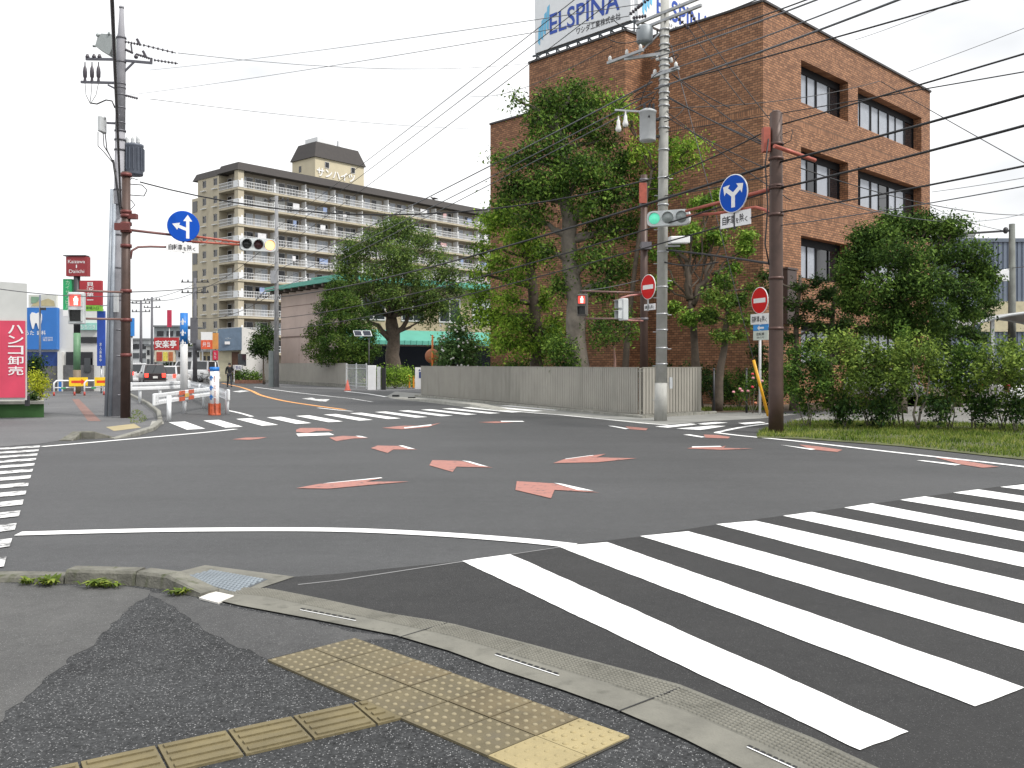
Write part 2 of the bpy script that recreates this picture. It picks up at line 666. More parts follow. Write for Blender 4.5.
def ptree(name, label, cat, trunk, trunk_r, clumps, n, leaf, lm, bm, seed, group=None, limbs=True, per=14, spread=0.3, flat=0.0, shell=0.55, extra=(), limb_r=None, twigs=4, dens=2.6):
    """tree from measured points: trunk [(px,py)], depth; clumps [(px,py,rx,ry,dY)] in pixels at depth Y"""
    rng = random.Random(seed)
    pts, Y = trunk
    tp = [P(x, y, Y) for x, y in pts]
    tp[0].z = min(tp[0].z, 0.02)
    base = V((tp[0].x, Y, 0))
    root = thing(name, label, cat, base, 0, group)
    mb = MB()
    rr = [trunk_r * (1 - 0.62 * i / max(1, len(tp) - 1)) for i in range(len(tp))]
    rr[0] *= 1.25
    fine, fr = [], []
    for i in range(len(tp) - 1):
        for k in range(3):
            q = tp[i].lerp(tp[i + 1], k / 3)
            if i or k:
                q = q + V((rng.uniform(-1, 1), rng.uniform(-1, 1), 0)) * trunk_r * 0.18
            fine.append(q); fr.append((rr[i] + (rr[i + 1] - rr[i]) * k / 3) * rng.uniform(0.93, 1.07))
    fine.append(tp[-1]); fr.append(rr[-1])
    mb.tube(fine, fr, 10)
    cl = []
    for c in clumps:
        px, py, rx, ry = c[:4]
        dY = c[4] if len(c) > 4 else 0.0
        yy = Y + dY
        k = yy / FPX
        cc = P(px, py, yy)
        cl.append((cc, (rx * k, (c[5] if len(c) > 5 else rx * 0.9) * k, ry * k)))
    if limbs:
        for cc, r in cl:
            # the limb leaves the trunk a little below the clump
            best = min(fine, key=lambda q: (q - (cc - V((0, 0, r[2] * 0.8)))).length + max(0, q.z - cc.z) * 3)
            i = fine.index(best)
            end = limb(mb, rng, best, cc, min(fr[i] * 0.6, limb_r or 9), 0.025, 6, 5, 0.09)
            for _ in range(twigs):
                d = V((rng.uniform(-1, 1) * r[0], rng.uniform(-1, 1) * r[1], rng.uniform(-0.4, 1) * r[2])) * 0.75
                limb(mb, rng, best.lerp(cc, rng.uniform(0.5, 0.95)), cc + d, 0.03, 0.008, 4, 3, 0.1)
    for a, b, r0, r1 in extra:
        limb(mb, rng, P(a[0], a[1], Y), P(b[0], b[1], Y), r0, r1, 7, 5, 0.07)
    mb.build('trunk', bm, root)
    lv = leaves(MB(), rng, [(c, tuple(x * 0.84 for x in r)) for c, r in cl], n * dens, leaf * 0.8, spread * 0.85, per, flat, shell - 0.1)
    lv.build('crown', lm, root)
    return root
# ------------------------------------------------------------------ camera, sky, sun
cam = bpy.data.cameras.new('camera')
cam.sensor_width = 36.0
cam.lens = FPX / 1024 * 36.0
cam.shift_y = -(384 - HYP) / 1024
cam.clip_end = 4000
cam.clip_start = 0.05
co = bpy.data.objects.new('camera', cam)
co.location = (0, 0, CAMH)
co.rotation_euler = (math.radians(90), 0, 0)
COL.objects.link(co)
SC.camera = co
SC.view_settings.view_transform = 'Standard'
SC.view_settings.look = 'None'
SC.view_settings.exposure = 0.4
SC.view_settings.gamma = 1.0

SUN_AZ, SUN_EL = math.radians(118), math.radians(52)
world = bpy.data.worlds.new('World')
SC.world = world
world.use_nodes = True
t = world.node_tree
t.nodes.clear()
def wn(typ, **kw):
    n = t.nodes.new(typ)
    for k, v in kw.items():
        setattr(n, k, v)
    return n
wo = wn('ShaderNodeOutputWorld')
wb = wn('ShaderNodeBackground')
sky = wn('ShaderNodeTexSky')
sky.sky_type = 'NISHITA'
sky.sun_disc = False
sky.sun_elevation = SUN_EL
sky.sun_rotation = SUN_AZ
sky.dust_density = 4.0
sky.air_density = 1.2
wtc = wn('ShaderNodeTexCoord')
wmap = wn('ShaderNodeMapping')
wmap.inputs['Scale'].default_value = (-1.0, 1.0, 2.6)
wnz = wn('ShaderNodeTexNoise')
wnz.inputs['Scale'].default_value = 1.7
wnz.inputs['Detail'].default_value = 5
wnz.inputs['Roughness'].default_value = 0.5
t.links.new(wtc.outputs['Generated'], wmap.inputs['Vector'])
t.links.new(wmap.outputs[0], wnz.inputs['Vector'])
wrp = wn('ShaderNodeValToRGB')
wrp.color_ramp.elements[0].position = 0.43
wrp.color_ramp.elements[1].position = 0.6
wrp.color_ramp.elements[0].color = (7.0, 7.2, 7.45, 1)
wrp.color_ramp.elements[1].color = (11.6, 11.6, 11.6, 1)
t.links.new(wnz.outputs['Fac'], wrp.inputs['Fac'])
# an overcast sky is brighter overhead than near the horizon
wsep = wn('ShaderNodeSeparateXYZ')
t.links.new(wtc.outputs['Generated'], wsep.inputs[0])
wzr = wn('ShaderNodeMapRange')
wzr.inputs['From Min'].default_value = 0.3
wzr.inputs['From Max'].default_value = 1.0
wzr.inputs['To Min'].default_value = 1.0
wzr.inputs['To Max'].default_value = 1.7
t.links.new(wsep.outputs[2], wzr.inputs['Value'])
wmul = wn('ShaderNodeVectorMath', operation='SCALE')
t.links.new(wrp.outputs[0], wmul.inputs[0])
t.links.new(wzr.outputs[0], wmul.inputs['Scale'])
wmix = wn('ShaderNodeMix', data_type='RGBA')
wmix.inputs[0].default_value = 0.93
t.links.new(sky.outputs[0], wmix.inputs[6])
t.links.new(wmul.outputs[0], wmix.inputs[7])
t.links.new(wmix.outputs[2], wb.inputs['Color'])
wb.inputs['Strength'].default_value = 0.09
t.links.new(wb.outputs[0], wo.inputs[0])

sl = bpy.data.lights.new('sun', 'SUN')
sl.energy = 2.5
sl.angle = math.radians(10)
sl.color = (1.0, 0.96, 0.9)
so = bpy.data.objects.new('sun', sl)
sd = V((math.sin(SUN_AZ) * math.cos(SUN_EL), math.cos(SUN_AZ) * math.cos(SUN_EL), math.sin(SUN_EL)))
so.rotation_euler = sd.to_track_quat('Z', 'Y').to_euler()
so.location = (10, -10, 30)
COL.objects.link(so)

# ------------------------------------------------------------------ shared materials
A_ROAD = asphalt('road asphalt', (0.026, 0.027, 0.028), (0.066, 0.067, 0.069), 0.5, 70, 0.25, rough=0.72, spec=0.6, chip=(0.22, 0.22, 0.22))
A_NEW = asphalt('new asphalt', (0.008, 0.008, 0.0085), (0.030, 0.0298, 0.0295), 0.5, 80, 0.4, chip=(0.16, 0.16, 0.16), spec=0.5)
A_WALK = asphalt('coarse pavement asphalt', (0.007, 0.0075, 0.008), (0.068, 0.070, 0.072), 1.15, 46, 0.8, chip=(0.30, 0.30, 0.30), spec=0.2)
A_SMOOTH = asphalt('fine pavement asphalt', (0.050, 0.050, 0.049), (0.108, 0.107, 0.104), 0.5, 80, 0.9)
A_OLD = asphalt('old pavement asphalt', (0.075, 0.076, 0.08), (0.15, 0.15, 0.152), 0.4, 40, 0.3)
CONC = pbr('concrete', (0.34, 0.335, 0.30), 0.85, var=0.25, scale=3, bump=0.35, bscale=60)
CONC_OLD = pbr('old concrete', (0.25, 0.245, 0.215), 0.88, var=0.35, scale=4, bump=0.5, bscale=70, stain=(0.11, 0.11, 0.085))
KERB_M = pbr('kerb concrete', (0.27, 0.265, 0.24), 0.9, var=0.35, scale=5, bump=0.6, bscale=50, stain=(0.10, 0.10, 0.08))
WHITEP = paint('white road paint', (0.80, 0.80, 0.79), 0.24, scale=14)
WHITEW = paint('worn white road paint', (0.70, 0.70, 0.69), 0.64, scale=5)
REDP = paint('salmon road paint', (0.36, 0.16, 0.13), 0.5, scale=8)
ORANGEP = paint('orange road paint', (0.72, 0.33, 0.10), 0.3)
STEEL = pbr('galvanised steel', (0.42, 0.43, 0.44), 0.45, 0.6, var=0.2, scale=5)
STEELP = pbr('pale grey paint', (0.52, 0.54, 0.55), 0.5, 0.0, var=0.12, scale=4)
DARKST = pbr('dark steel', (0.05, 0.05, 0.055), 0.5, 0.3)
BLACK = pbr('black rubber', (0.014, 0.014, 0.015), 0.6)
WIREM = pbr('wire sheath', (0.012, 0.012, 0.014), 0.5)
WIREG = pbr('grey wire', (0.10, 0.105, 0.115), 0.5)
BROWNP = pbr('brown pole paint', (0.082, 0.05, 0.04), 0.5, 0.2, var=0.25, scale=3, bump=0.1)
ORARM = pbr('faded orange arm paint', (0.42, 0.105, 0.07), 0.5, 0.1, var=0.25, scale=6)
POLEC = pbr('spun concrete', (0.40, 0.40, 0.375), 0.85, var=0.22, scale=2.2, bump=0.25, bscale=40, stain=(0.25, 0.25, 0.22))
WHITE = pbr('white paint', (0.78, 0.79, 0.80), 0.45, var=0.07)
SIGNW = pbr('sign white', (0.8, 0.8, 0.8), 0.4, var=0.04)
SIGNB = pbr('sign blue', (0.004, 0.075, 0.46), 0.55, var=0.06, spec=0.15)
SIGNR = pbr('sign red', (0.60, 0.02, 0.02), 0.55, var=0.06, spec=0.15)
INK = pbr('sign ink', (0.02, 0.02, 0.025), 0.5, var=0.1)
BARK = pbr('bark', (0.10, 0.078, 0.058), 0.9, var=0.4, scale=5, bump=1.0, bscale=14)
BARKP = pbr('pale bark', (0.20, 0.175, 0.145), 0.9, var=0.35, scale=4, bump=0.8, bscale=12)
SOIL = pbr('garden soil', (0.09, 0.065, 0.043), 0.95, var=0.4, scale=2, bump=0.8, bscale=16)
LAWN = pbr('turf soil', (0.085, 0.095, 0.035), 0.95, var=0.45, scale=1.6, bump=0.8, bscale=30)
GRAVEL = asphalt('gravel lot', (0.13, 0.128, 0.12), (0.24, 0.235, 0.22), 0.5, 30, 0.4, rough=0.95, chip=(0.5, 0.5, 0.48))
LEAF_A = leafmat('broadleaf green', (0.010, 0.024, 0.006), (0.042, 0.088, 0.015), (0.145, 0.225, 0.038))
LEAF_B = leafmat('bright young green', (0.025, 0.055, 0.008), (0.115, 0.21, 0.024), (0.29, 0.40, 0.055))
LEAF_D = leafmat('dark evergreen', (0.006, 0.016, 0.005), (0.018, 0.042, 0.010), (0.06, 0.10, 0.02), 0.18)
LEAF_Z = leafmat('zelkova green', (0.018, 0.036, 0.009), (0.06, 0.105, 0.025), (0.16, 0.22, 0.05))
LEAF_P = leafmat('pine green', (0.03, 0.07, 0.012), (0.095, 0.18, 0.024), (0.22, 0.31, 0.05))
LEAF_H = leafmat('hedge green', (0.022, 0.038, 0.009), (0.085, 0.138, 0.025), (0.24, 0.31, 0.06))
LEAF_Y = leafmat('yellow green', (0.14, 0.17, 0.015), (0.32, 0.36, 0.03), (0.52, 0.50, 0.06))
GRASSM = leafmat('grass blades', (0.035, 0.06, 0.010), (0.095, 0.15, 0.022), (0.24, 0.25, 0.07), 0.35)

# ------------------------------------------------------------------ ground and roads
def ragged(q, amp, rng, step=0.06):
    out = []
    for i in range(len(q)):
        a, b = q[i], q[(i + 1) % len(q)]
        k = max(1, min(80, int((b - a).length / step)))
        n = (b - a).cross(V((0, 0, 1))).normalized() if (b - a).length > 0 else V()
        j = 0.0
        for s_ in range(k):
            j = j * 0.7 + rng.uniform(-amp, amp)
            out.append(a.lerp(b, s_ / k) + n * (j if s_ else 0))
    return out

def sheet(name, pts, mat, z=0.0, kind='structure', px=True, rag=0.0):
    mb = MB()
    q = [G(a, b, z) if px else V((a, b, z)) for a, b in pts]
    if rag:
        q = ragged(q, rag, random.Random(len(pts)))
    n = V((0, 0, 0))
    for i in range(len(q)):
        n += (q[i] - q[0]).cross(q[(i + 1) % len(q)] - q[0])
    if n.z < 0:
        q = q[::-1]
    mb.poly(q)
    o = mb.build(name, mat)
    return tag(o, kind=kind)

mb = MB()
mb.poly([(-1500, -300, -0.03), (1500, -300, -0.03), (1500, 2500, -0.03), (-1500, 2500, -0.03)])
tag(mb.build('ground', pbr('open ground', (0.13, 0.13, 0.11), 0.95, var=0.3, scale=0.05)), kind='structure')

sheet('road', [(-60, -12), (60, -12), (60, 60), (30, 140), (-10, 140), (-60, 140)], A_ROAD, 0.0, px=False)

# gutter outlines, measured along the near corner
g_in = [(199, 597.5), (240, 607), (320, 622), (396, 637), (450, 653), (498, 671), (560, 691), (615, 711), (680, 739), (737, 768), (800, 802), (880, 850)]
g_out = [(234, 588), (269, 589), (318, 598.6), (388, 614), (451, 624), (500, 637), (545, 649), (612, 667), (681, 686), (742, 711), (815, 740), (880, 770), (960, 810)]
g_mid = [(214, 594), (262, 597.5), (322, 610), (392, 625), (451, 638), (500, 653), (552, 669), (614, 688), (681, 712), (742, 738), (800, 766), (865, 800), (930, 838)]

walk = [(-400, 588), (-100, 582), (0, 581), (64, 584), (135, 586), (165, 589.5), (199, 597.5)] + g_in[1:] + [(1100, 1000), (2500, 2400), (512, 2400), (-4000, 2400), (-4000, 700)]
sheet('sidewalk', walk, A_WALK, 0.004)
sheet('sidewalk_patch', [(-500, 592), (0, 582.5), (64, 585.5), (134, 587.5), (150, 590), (141, 600), (120, 618), (60, 668), (5, 716), (-60, 770), (-700, 1100), (-1800, 900)], A_SMOOTH, 0.0052, rag=0.02)
sheet('sidewalk_patch', [(150, 592), (172, 594), (199, 599.5), (240, 609), (320, 624), (394, 639), (350, 640), (305, 650), (268, 659), (238, 648), (200, 626), (176, 608)], asphalt('fine pavement asphalt strip', (0.035, 0.035, 0.036), (0.092, 0.092, 0.091), 0.55, 80, 0.9), 0.0052, rag=0.02)
# darker relaid asphalt round the crosswalk
sheet('road_patch', [(236, 588), (292, 577), (340, 573.5), (462, 561), (557, 546.5), (640, 536.5), (716, 524.5), (845, 507.5), (954, 492.5), (1100, 473), (1700, 560), (2500, 2000), (1100, 1200), (960, 810), (880, 770), (815, 740), (742, 711), (681, 686), (612, 667), (545, 649), (500, 637), (451, 624), (388, 614), (318, 598.6), (269, 589)], A_NEW, 0.004)
mb = MB()
sm = [(298, 584.5), (340, 580), (462, 561.5), (557, 547.4), (576, 545)]
for a, b in zip(sm, sm[1:]):
    p, q = G(*a, 0.007), G(*b, 0.007)
    n = (q - p).cross(V((0, 0, 1))).normalized() * 0.012
    mb.poly([p - n, q - n, q + n, p + n][::-1])
tag(mb.build('road_seam', pbr('seam sealer', (0.20, 0.20, 0.20), 0.8)), kind='structure')

# concrete gutter with a ribbed lip
def strip(name, a, b, mat, z0, z1, n=44):
    def res(L):
        pts = [G(x, y, 0) for x, y in L]
        d = [0]
        for i in range(1, len(pts)):
            d.append(d[-1] + (pts[i] - pts[i - 1]).length)
        out = []
        for k in range(n + 1):
            s_ = d[-1] * k / n
            i = max(j for j in range(len(d)) if d[j] <= s_ + 1e-9)
            i = min(i, len(d) - 2)
            out.append(pts[i].lerp(pts[i + 1], (s_ - d[i]) / max(1e-9, d[i + 1] - d[i])))
        return out
    A, B = res(a), res(b)
    mb = MB()
    vs = [V((p.x, p.y, z0)) for p in A] + [V((p.x, p.y, z1)) for p in B]
    mb.add(vs, [(i, i + 1, n + 2 + i, n + 1 + i) for i in range(n)])
    o = mb.build(name, mat)
    bm = bmesh.new(); bm.from_mesh(o.data); bmesh.ops.recalc_face_normals(bm, faces=bm.faces)
    if sum(f.normal.z for f in bm.faces) < 0:
        bmesh.ops.reverse_faces(bm, faces=bm.faces)
    bm.to_mesh(o.data); bm.free()
    return tag(o, kind='structure'), A, B
GUT = pbr('gutter concrete', (0.165, 0.16, 0.135), 0.88, var=0.25, scale=3.2, bump=0.4, bscale=70, stain=(0.092, 0.09, 0.074))
strip('gutter', g_in, g_mid, GUT, 0.012, 0.010)
strip('gutter_lip', g_mid, g_out, pbr('gutter lip concrete', (0.14, 0.136, 0.115), 0.9, var=0.3, scale=4, bump=0.4, bscale=80, stain=(0.068, 0.067, 0.055)), 0.010, 0.007)
# raised studs on the lip
_, LA, LB = strip('gutter_base', g_mid, g_out, GUT, 0.003, 0.001, 190)
mb = MB()
for i in range(4, 185):
    if 95 < i < 97:
        continue
    for k in range(1, 9):
        c = LA[i].lerp(LB[i], k / 9.5)
        c.z = 0.0105
        mb.lathe(c, [(0.0125, -0.002), (0.0095, 0.004), (0.0, 0.0055)], 5)
tag(mb.build('gutter_studs', GUT), kind='structure')
# slots and joints of the gutter blocks
mb = MB()
def dash(a, b, w, mi=0, z=0.0145):
    p, q = G(*a, z), G(*b, z)
    n = (q - p).cross(V((0, 0, 1))).normalized() * w
    mb.poly([p - n, q - n, q + n, p + n][::-1], mi)
def slot(a, b, k):
    for i in range(k):
        f0, f1 = i / k, (i + 0.72) / k
        pa = (a[0] + (b[0] - a[0]) * f0, a[1] + (b[1] - a[1]) * f0)
        pb = (a[0] + (b[0] - a[0]) * f1, a[1] + (b[1] - a[1]) * f1)
        dash(pa, pb, 0.008, 0)
    dash((a[0] - 1, a[1] + 1.6), (b[0] - 1, b[1] + 1.6), 0.004, 1)
slot((301, 608), (357, 619), 9)
slot((496, 653), (560, 674), 10)
slot((748, 745), (805, 771), 9)
dash((399, 637), (450, 621.5), 0.004)
dash((617, 711.5), (681, 687), 0.005)
tag(mb.build('gutter_slots', [BLACK, WHITE]), kind='structure')

# raised kerb beside the grate
def kerb(name, pts, w, h, mat, taper=True, z=0.0, seg=None):
    """pts: front foot line on the ground; the kerb goes back from it"""
    mb = MB()
    q = [V((p[0], p[1], z)) if not isinstance(p, Vector) else V((p.x, p.y, z)) for p in pts]
    n = len(q)
    prof = []
    for i, p in enumerate(q):
        d = (q[min(i + 1, n - 1)] - q[max(i - 1, 0)]).normalized()
        nn = V((-d.y, d.x, 0))
        hh = 0.02 if (taper and i in (0, n - 1)) else h
        prof.append([p, p + nn * 0.012 + V((0, 0, hh - 0.02)), p + nn * 0.03 + V((0, 0, hh)), p + nn * (w - 0.02) + V((0, 0, hh)), p + nn * w + V((0, 0, hh - 0.02)), p + nn * w])
    for i in range(n):
        mb.v.extend(prof[i])
    for i in range(n - 1):
        for k in range(5):
            mb.f.append([i * 6 + k, (i + 1) * 6 + k, (i + 1) * 6 + k + 1, i * 6 + k + 1]); mb.mi.append(0); mb.sm.append(False)
    mb.f.append([0, 1, 2, 3, 4, 5]); mb.mi.append(0); mb.sm.append(False)
    mb.f.append([(n - 1) * 6 + k for k in (5, 4, 3, 2, 1, 0)]); mb.mi.append(0); mb.sm.append(False)
    return tag(mb.build(name, mat), kind='structure')
MOSSK = pbr('mossy shaded kerb concrete', (0.15, 0.146, 0.122), 0.92, var=0.45, scale=5, bump=0.8, bscale=50, stain=(0.055, 0.065, 0.025))  # moss stain; shade of the front face is also in the dark base
kpts = [G(-150, 585), G(0, 581.5), G(30, 582.5), G(64, 584)]
kerb('kerb', [G(-160, 586), G(-40, 583), G(20, 583), G(63, 584)], 0.17, 0.055, MOSSK, False)
kerb('kerb', [G(64.5, 584.2), G(134.5, 586)], 0.17, 0.105, MOSSK, False)
kerb('kerb', [G(135.2, 586), G(165, 590), G(199, 598)], 0.17, 0.105, MOSSK, False)
# lower the far tip of the corner kerb
o = bpy.data.objects['kerb.002']
tip = G(199, 598)
for q in o.data.vertices:
    if (V((q.co.x, q.co.y, 0)) - tip).length < 0.24:
        q.co.z = min(q.co.z, 0.03)

# concrete pad, grate and white corner stone
sheet('gutter_pad', [(173, 573), (205, 565), (294.5, 576.6), (236, 596), (218, 603), (199, 597.5)], GUT, 0.009)
mb = MB()
qa = [G(183, 577.5, 0.012), G(213, 570, 0.012), G(268, 579, 0.012), G(238, 592.5, 0.012)]
u_ = (qa[3] - qa[0]); w_ = (qa[1] - qa[0]); w2 = (qa[2] - qa[3])
mb.poly([p + V((0, 0, -0.001)) for p in (qa[0], qa[3], qa[2], qa[1])], 0)
def gq(a, b):
    return qa[0].lerp(qa[3], a).lerp(qa[1].lerp(qa[2], a), b)
for i in range(16):
    for j in range(9):
        a, b = (i + (0.5 if j % 2 else 0.1)) / 16.4, (j + 0.2) / 9
        mb.lathe(gq(a, b), [(0.019, -0.002), (0.016, 0.006), (0.0, 0.007)], 6, 1)
gr = mb.build('drain_grate', [pbr('grate recess', (0.075, 0.085, 0.095), 0.7), pbr('blue grey cast iron', (0.20, 0.23, 0.255), 0.6, 0.2, var=0.25)], None, qa[0])
tag(gr, 'blue grey studded drain cover set in a concrete pad at the kerb end', 'drain cover')
mb = MB()
wsq = [G(199, 597.5, 0.016), G(214, 591, 0.016), G(234, 595.5, 0.016), G(218, 602.5, 0.016)]
mb.prism(wsq, V((0, 0, -0.012)))
tag(mb.build('corner_stone', pbr('pale corner stone', (0.62, 0.60, 0.56), 0.8, var=0.12)), kind='structure')

# tactile paving: two columns of seven studded blocks and a strip of barred ones
TY_OLD = pbr('worn tactile yellow', (0.126, 0.105, 0.06), 0.85, var=0.3, scale=3.5, bump=0.4, bscale=60, stain=(0.115, 0.098, 0.064))
TY_DIRT = pbr('dirty tactile yellow', (0.14, 0.112, 0.062), 0.88, var=0.35, scale=4, bump=0.4, bscale=60, stain=(0.10, 0.086, 0.056))
TY_DOT = pbr('worn pale stud tops', (0.235, 0.20, 0.125), 0.8, var=0.25, scale=6)
TY_NEW = pbr('fresh tactile yellow', (0.32, 0.262, 0.135), 0.8, var=0.2, scale=3, bump=0.3, bscale=60)
ta, tc_ = G(355, 640), G(630.6, 739)
tu = (tc_ - ta) / 7
side = tu.length
tu.normalize()
tv = (G(265.4, 661) - ta)
tv = (tv - tu * tv.dot(tu) * 0.55).normalized()
for c in range(2):
    for r in range(7):
        mb = MB()
        o0 = ta + tu * (side * r) + tv * (side * c)
        g_ = 0.004
        up = V((0, 0, 1))
        ctr = o0 + (tu + tv) * (side / 2) + up * 0.004
        corners = [o0 + tu * g_ + tv * g_, o0 + tu * (side - g_) + tv * g_, o0 + tu * (side - g_) + tv * (side - g_), o0 + tu * g_ + tv * (side - g_)]
        mb.prism([p + up * 0.004 for p in corners], up * (0.010 + 0.003 * R.random()), 0)
        for i in range(5):
            for j in range(5):
                cc = o0 + tu * (side * (i + 0.5) / 5) + tv * (side * (j + 0.5) / 5) + up * 0.0145
                mb.lathe(cc, [(0.014, -0.003), (0.0135, 0.001), (0.0095, 0.005), (0.0, 0.0055)], 8, 1)
        old = [TY_OLD, TY_OLD, TY_DIRT, TY_OLD, TY_DIRT, TY_DIRT, TY_NEW][r] if c == 0 else [TY_OLD, TY_OLD, TY_OLD, TY_OLD, TY_OLD, TY_OLD, TY_NEW][r]
        tag(mb.build('tactile_paving', [old, TY_NEW if r == 6 else TY_DOT]), kind='structure')
sheet('tactile_joint', [(355, 641.5), (628, 739.5), (545, 779), (269, 661.3)], pbr('joint dirt', (0.05, 0.045, 0.035), 0.95), 0.0085)
s0 = G(367, 703)
sdv = (G(152, 749.5) - s0).normalized()
snn = V((sdv.y, -sdv.x, 0))
if snn.y > 0:
    snn = -snn
bs = (G(152, 749.5) - G(223, 734)).length
off = (s0 - G(353.5, 706.6)).length
bars = [(-off * 0.9, off)] + [(off + bs * i, off + bs * (i + 1)) for i in range(8)]
for a, b in bars:
    mb = MB()
    wbar = side
    if a < 0:
        pp = [s0 + sdv * 0.005, s0 + sdv * (b - 0.006), s0 + sdv * (b - 0.006) + snn * wbar, G(402, 720.5)]
    else:
        pp = [s0 + sdv * (a + 0.006), s0 + sdv * (b - 0.006), s0 + sdv * (b - 0.006) + snn * wbar, s0 + sdv * (a + 0.006) + snn * wbar]
    mb.prism([V((p.x, p.y, 0.004)) for p in pp], V((0, 0, 0.011)))
    for k in range(4):
        y = wbar * (k + 0.5) / 4
        st = (0.02 if a >= 0 else 0.025 + (G(402, 720.5) - s0).dot(sdv) * (k + 0.5) / 4)
        p0 = s0 + sdv * (max(a, 0) + st) + snn * y + V((0, 0, 0.017))
        p1 = s0 + sdv * (b - 0.025) + snn * y + V((0, 0, 0.017))
        mb.bar(p0, p1, 0.034, 0.012, bev=0.0)
    tag(mb.build('tactile_paving', pbr('barred tactile yellow', (0.155, 0.127, 0.064), 0.85, var=0.3, scale=4, bump=0.4, bscale=60, stain=(0.15, 0.125, 0.07))), kind='structure')

# ------------------------------------------------------------------ painted markings
def line(name, pts, w, mat, z=0.008, px=True):
    mb = MB()
    q = [G(a, b, z) if px else V((a, b, z)) for a, b in pts]
    L, Rr = [], []
    for i, p in enumerate(q):
        d = (q[min(i + 1, len(q) - 1)] - q[max(i - 1, 0)]).normalized()
        n = V((-d.y, d.x, 0)) * w / 2
        L.append(p + n); Rr.append(p - n)
    m = len(q)
    mb.add(L + Rr, [(i, m + i, m + i + 1, i + 1) for i in range(m - 1)])
    return tag(mb.build(name, mat), kind='structure')

def smooth(pts, k=6):
    out = []
    for i in range(len(pts) - 1):
        p0, p1, p2, p3 = pts[max(i - 1, 0)], pts[i], pts[i + 1], pts[min(i + 2, len(pts) - 1)]
        for j in range(k):
            s_ = j / k
            out.append(tuple(0.5 * ((2 * p1[c]) + (-p0[c] + p2[c]) * s_ + (2 * p0[c] - 5 * p1[c] + 4 * p2[c] - p3[c]) * s_ ** 2 + (-p0[c] + 3 * p1[c] - 3 * p2[c] + p3[c]) * s_ ** 3) for c in (0, 1)))
    out.append(pts[-1])
    return out

line('stop_line', smooth([(18, 533.5), (110, 531), (200, 529.5), (330, 529.5), (430, 533.5), (520, 540), (573, 545.5)]), 0.2, WHITEP)
line('edge_line', smooth([(42, 446.5), (90, 442.5), (143, 437.8), (200, 432.8), (236, 429)]), 0.16, WHITEP)

cw = MB()
eA, eD = G(860, 752), G(975, 708) - G(860, 752)
def toline(a, b):
    a, d = G(*a), G(*b) - G(*a)
    return a + d * (((eA - a).x * eD.y - (eA - a).y * eD.x) / (d.x * eD.y - d.y * eD.x))
for l0, l1, u0, u1, f in (
        ((462, 562), (860, 752), (510, 555), (912, 735), 1.0),
        ((557, 547), (975, 708), (607, 543), (1024, 689), 1.0),
        ((640, 537), (1024, 652), (688, 532), (1024, 625), 1.06),
        ((716, 525), (1024, 605), (756, 521.5), (1024, 582), 1.25),
        ((783, 516.5), (1024, 568), (812, 512.7), (1024, 554), 1.5),
        ((844, 508.3), (1024, 542), (871.7, 504), (1024, 533), 1.8),
        ((900, 500.5), (1024, 521), (925, 497), (1024, 512.6), 2.4),
        ((953, 493.2), (1024, 503.6), (978, 490), (1024, 496.7), 3.6),
        ((1000, 487.5), (1100, 500), (1023, 485), (1100, 494), 3.0),
        ((1046, 482), (1140, 492), (1068, 480), (1140, 487), 3.0)):
    pts = [G(*l0), toline(l0, l1), toline(u0, u1), G(*u0)]
    pts = ragged([V((p.x, p.y, 0.009)) for p in pts], 0.0035, R, 0.045)
    n_ = sum((pts[i] - pts[0]).cross(pts[(i + 1) % len(pts)] - pts[0]).z for i in range(len(pts)))
    cw.poly(pts[::-1] if n_ < 0 else pts)
tag(cw.build('crosswalk', WHITEP), kind='structure')

cw = MB()
E0, E12 = G(11, 543), G(39.8, 446.8)
sdir = (G(0, 448.6) - G(39.8, 446.2)).normalized()
ed = (E12 - E0) / 12
for k in range(-1, 13):
    a = E0 + ed * k
    ww = ed.normalized() * 0.42
    up = V((0, 0, 0.009))
    pts = [a - ww / 2 + up, a + ww / 2 + up, a + ww / 2 + sdir * 4.2 + up, a - ww / 2 + sdir * 4.2 + up]
    cw.poly(pts[::-1] if (pts[1] - pts[0]).cross(pts[2] - pts[0]).z < 0 else pts)
tag(cw.build('crosswalk', WHITEW), kind='structure')

cw = MB()
N0, N5 = G(196, 429.5), G(366, 420.5)
nd = (N5 - N0) / 5
fd = (G(177, 422.2) - N0)
for k in range(0, 14):
    a = N0 + nd * k
    up = V((0, 0, 0.009))
    ww = nd.normalized() * 0.48
    e = 1.0 + 0.02 * k
    pts = [a - ww / 2 + up, a + ww / 2 + up, a + ww / 2 + fd * e + up, a - ww / 2 + fd * e + up]
    cw.poly(pts[::-1] if (pts[1] - pts[0]).cross(pts[2] - pts[0]).z < 0 else pts)
tag(cw.build('crosswalk', WHITEP), kind='structure')

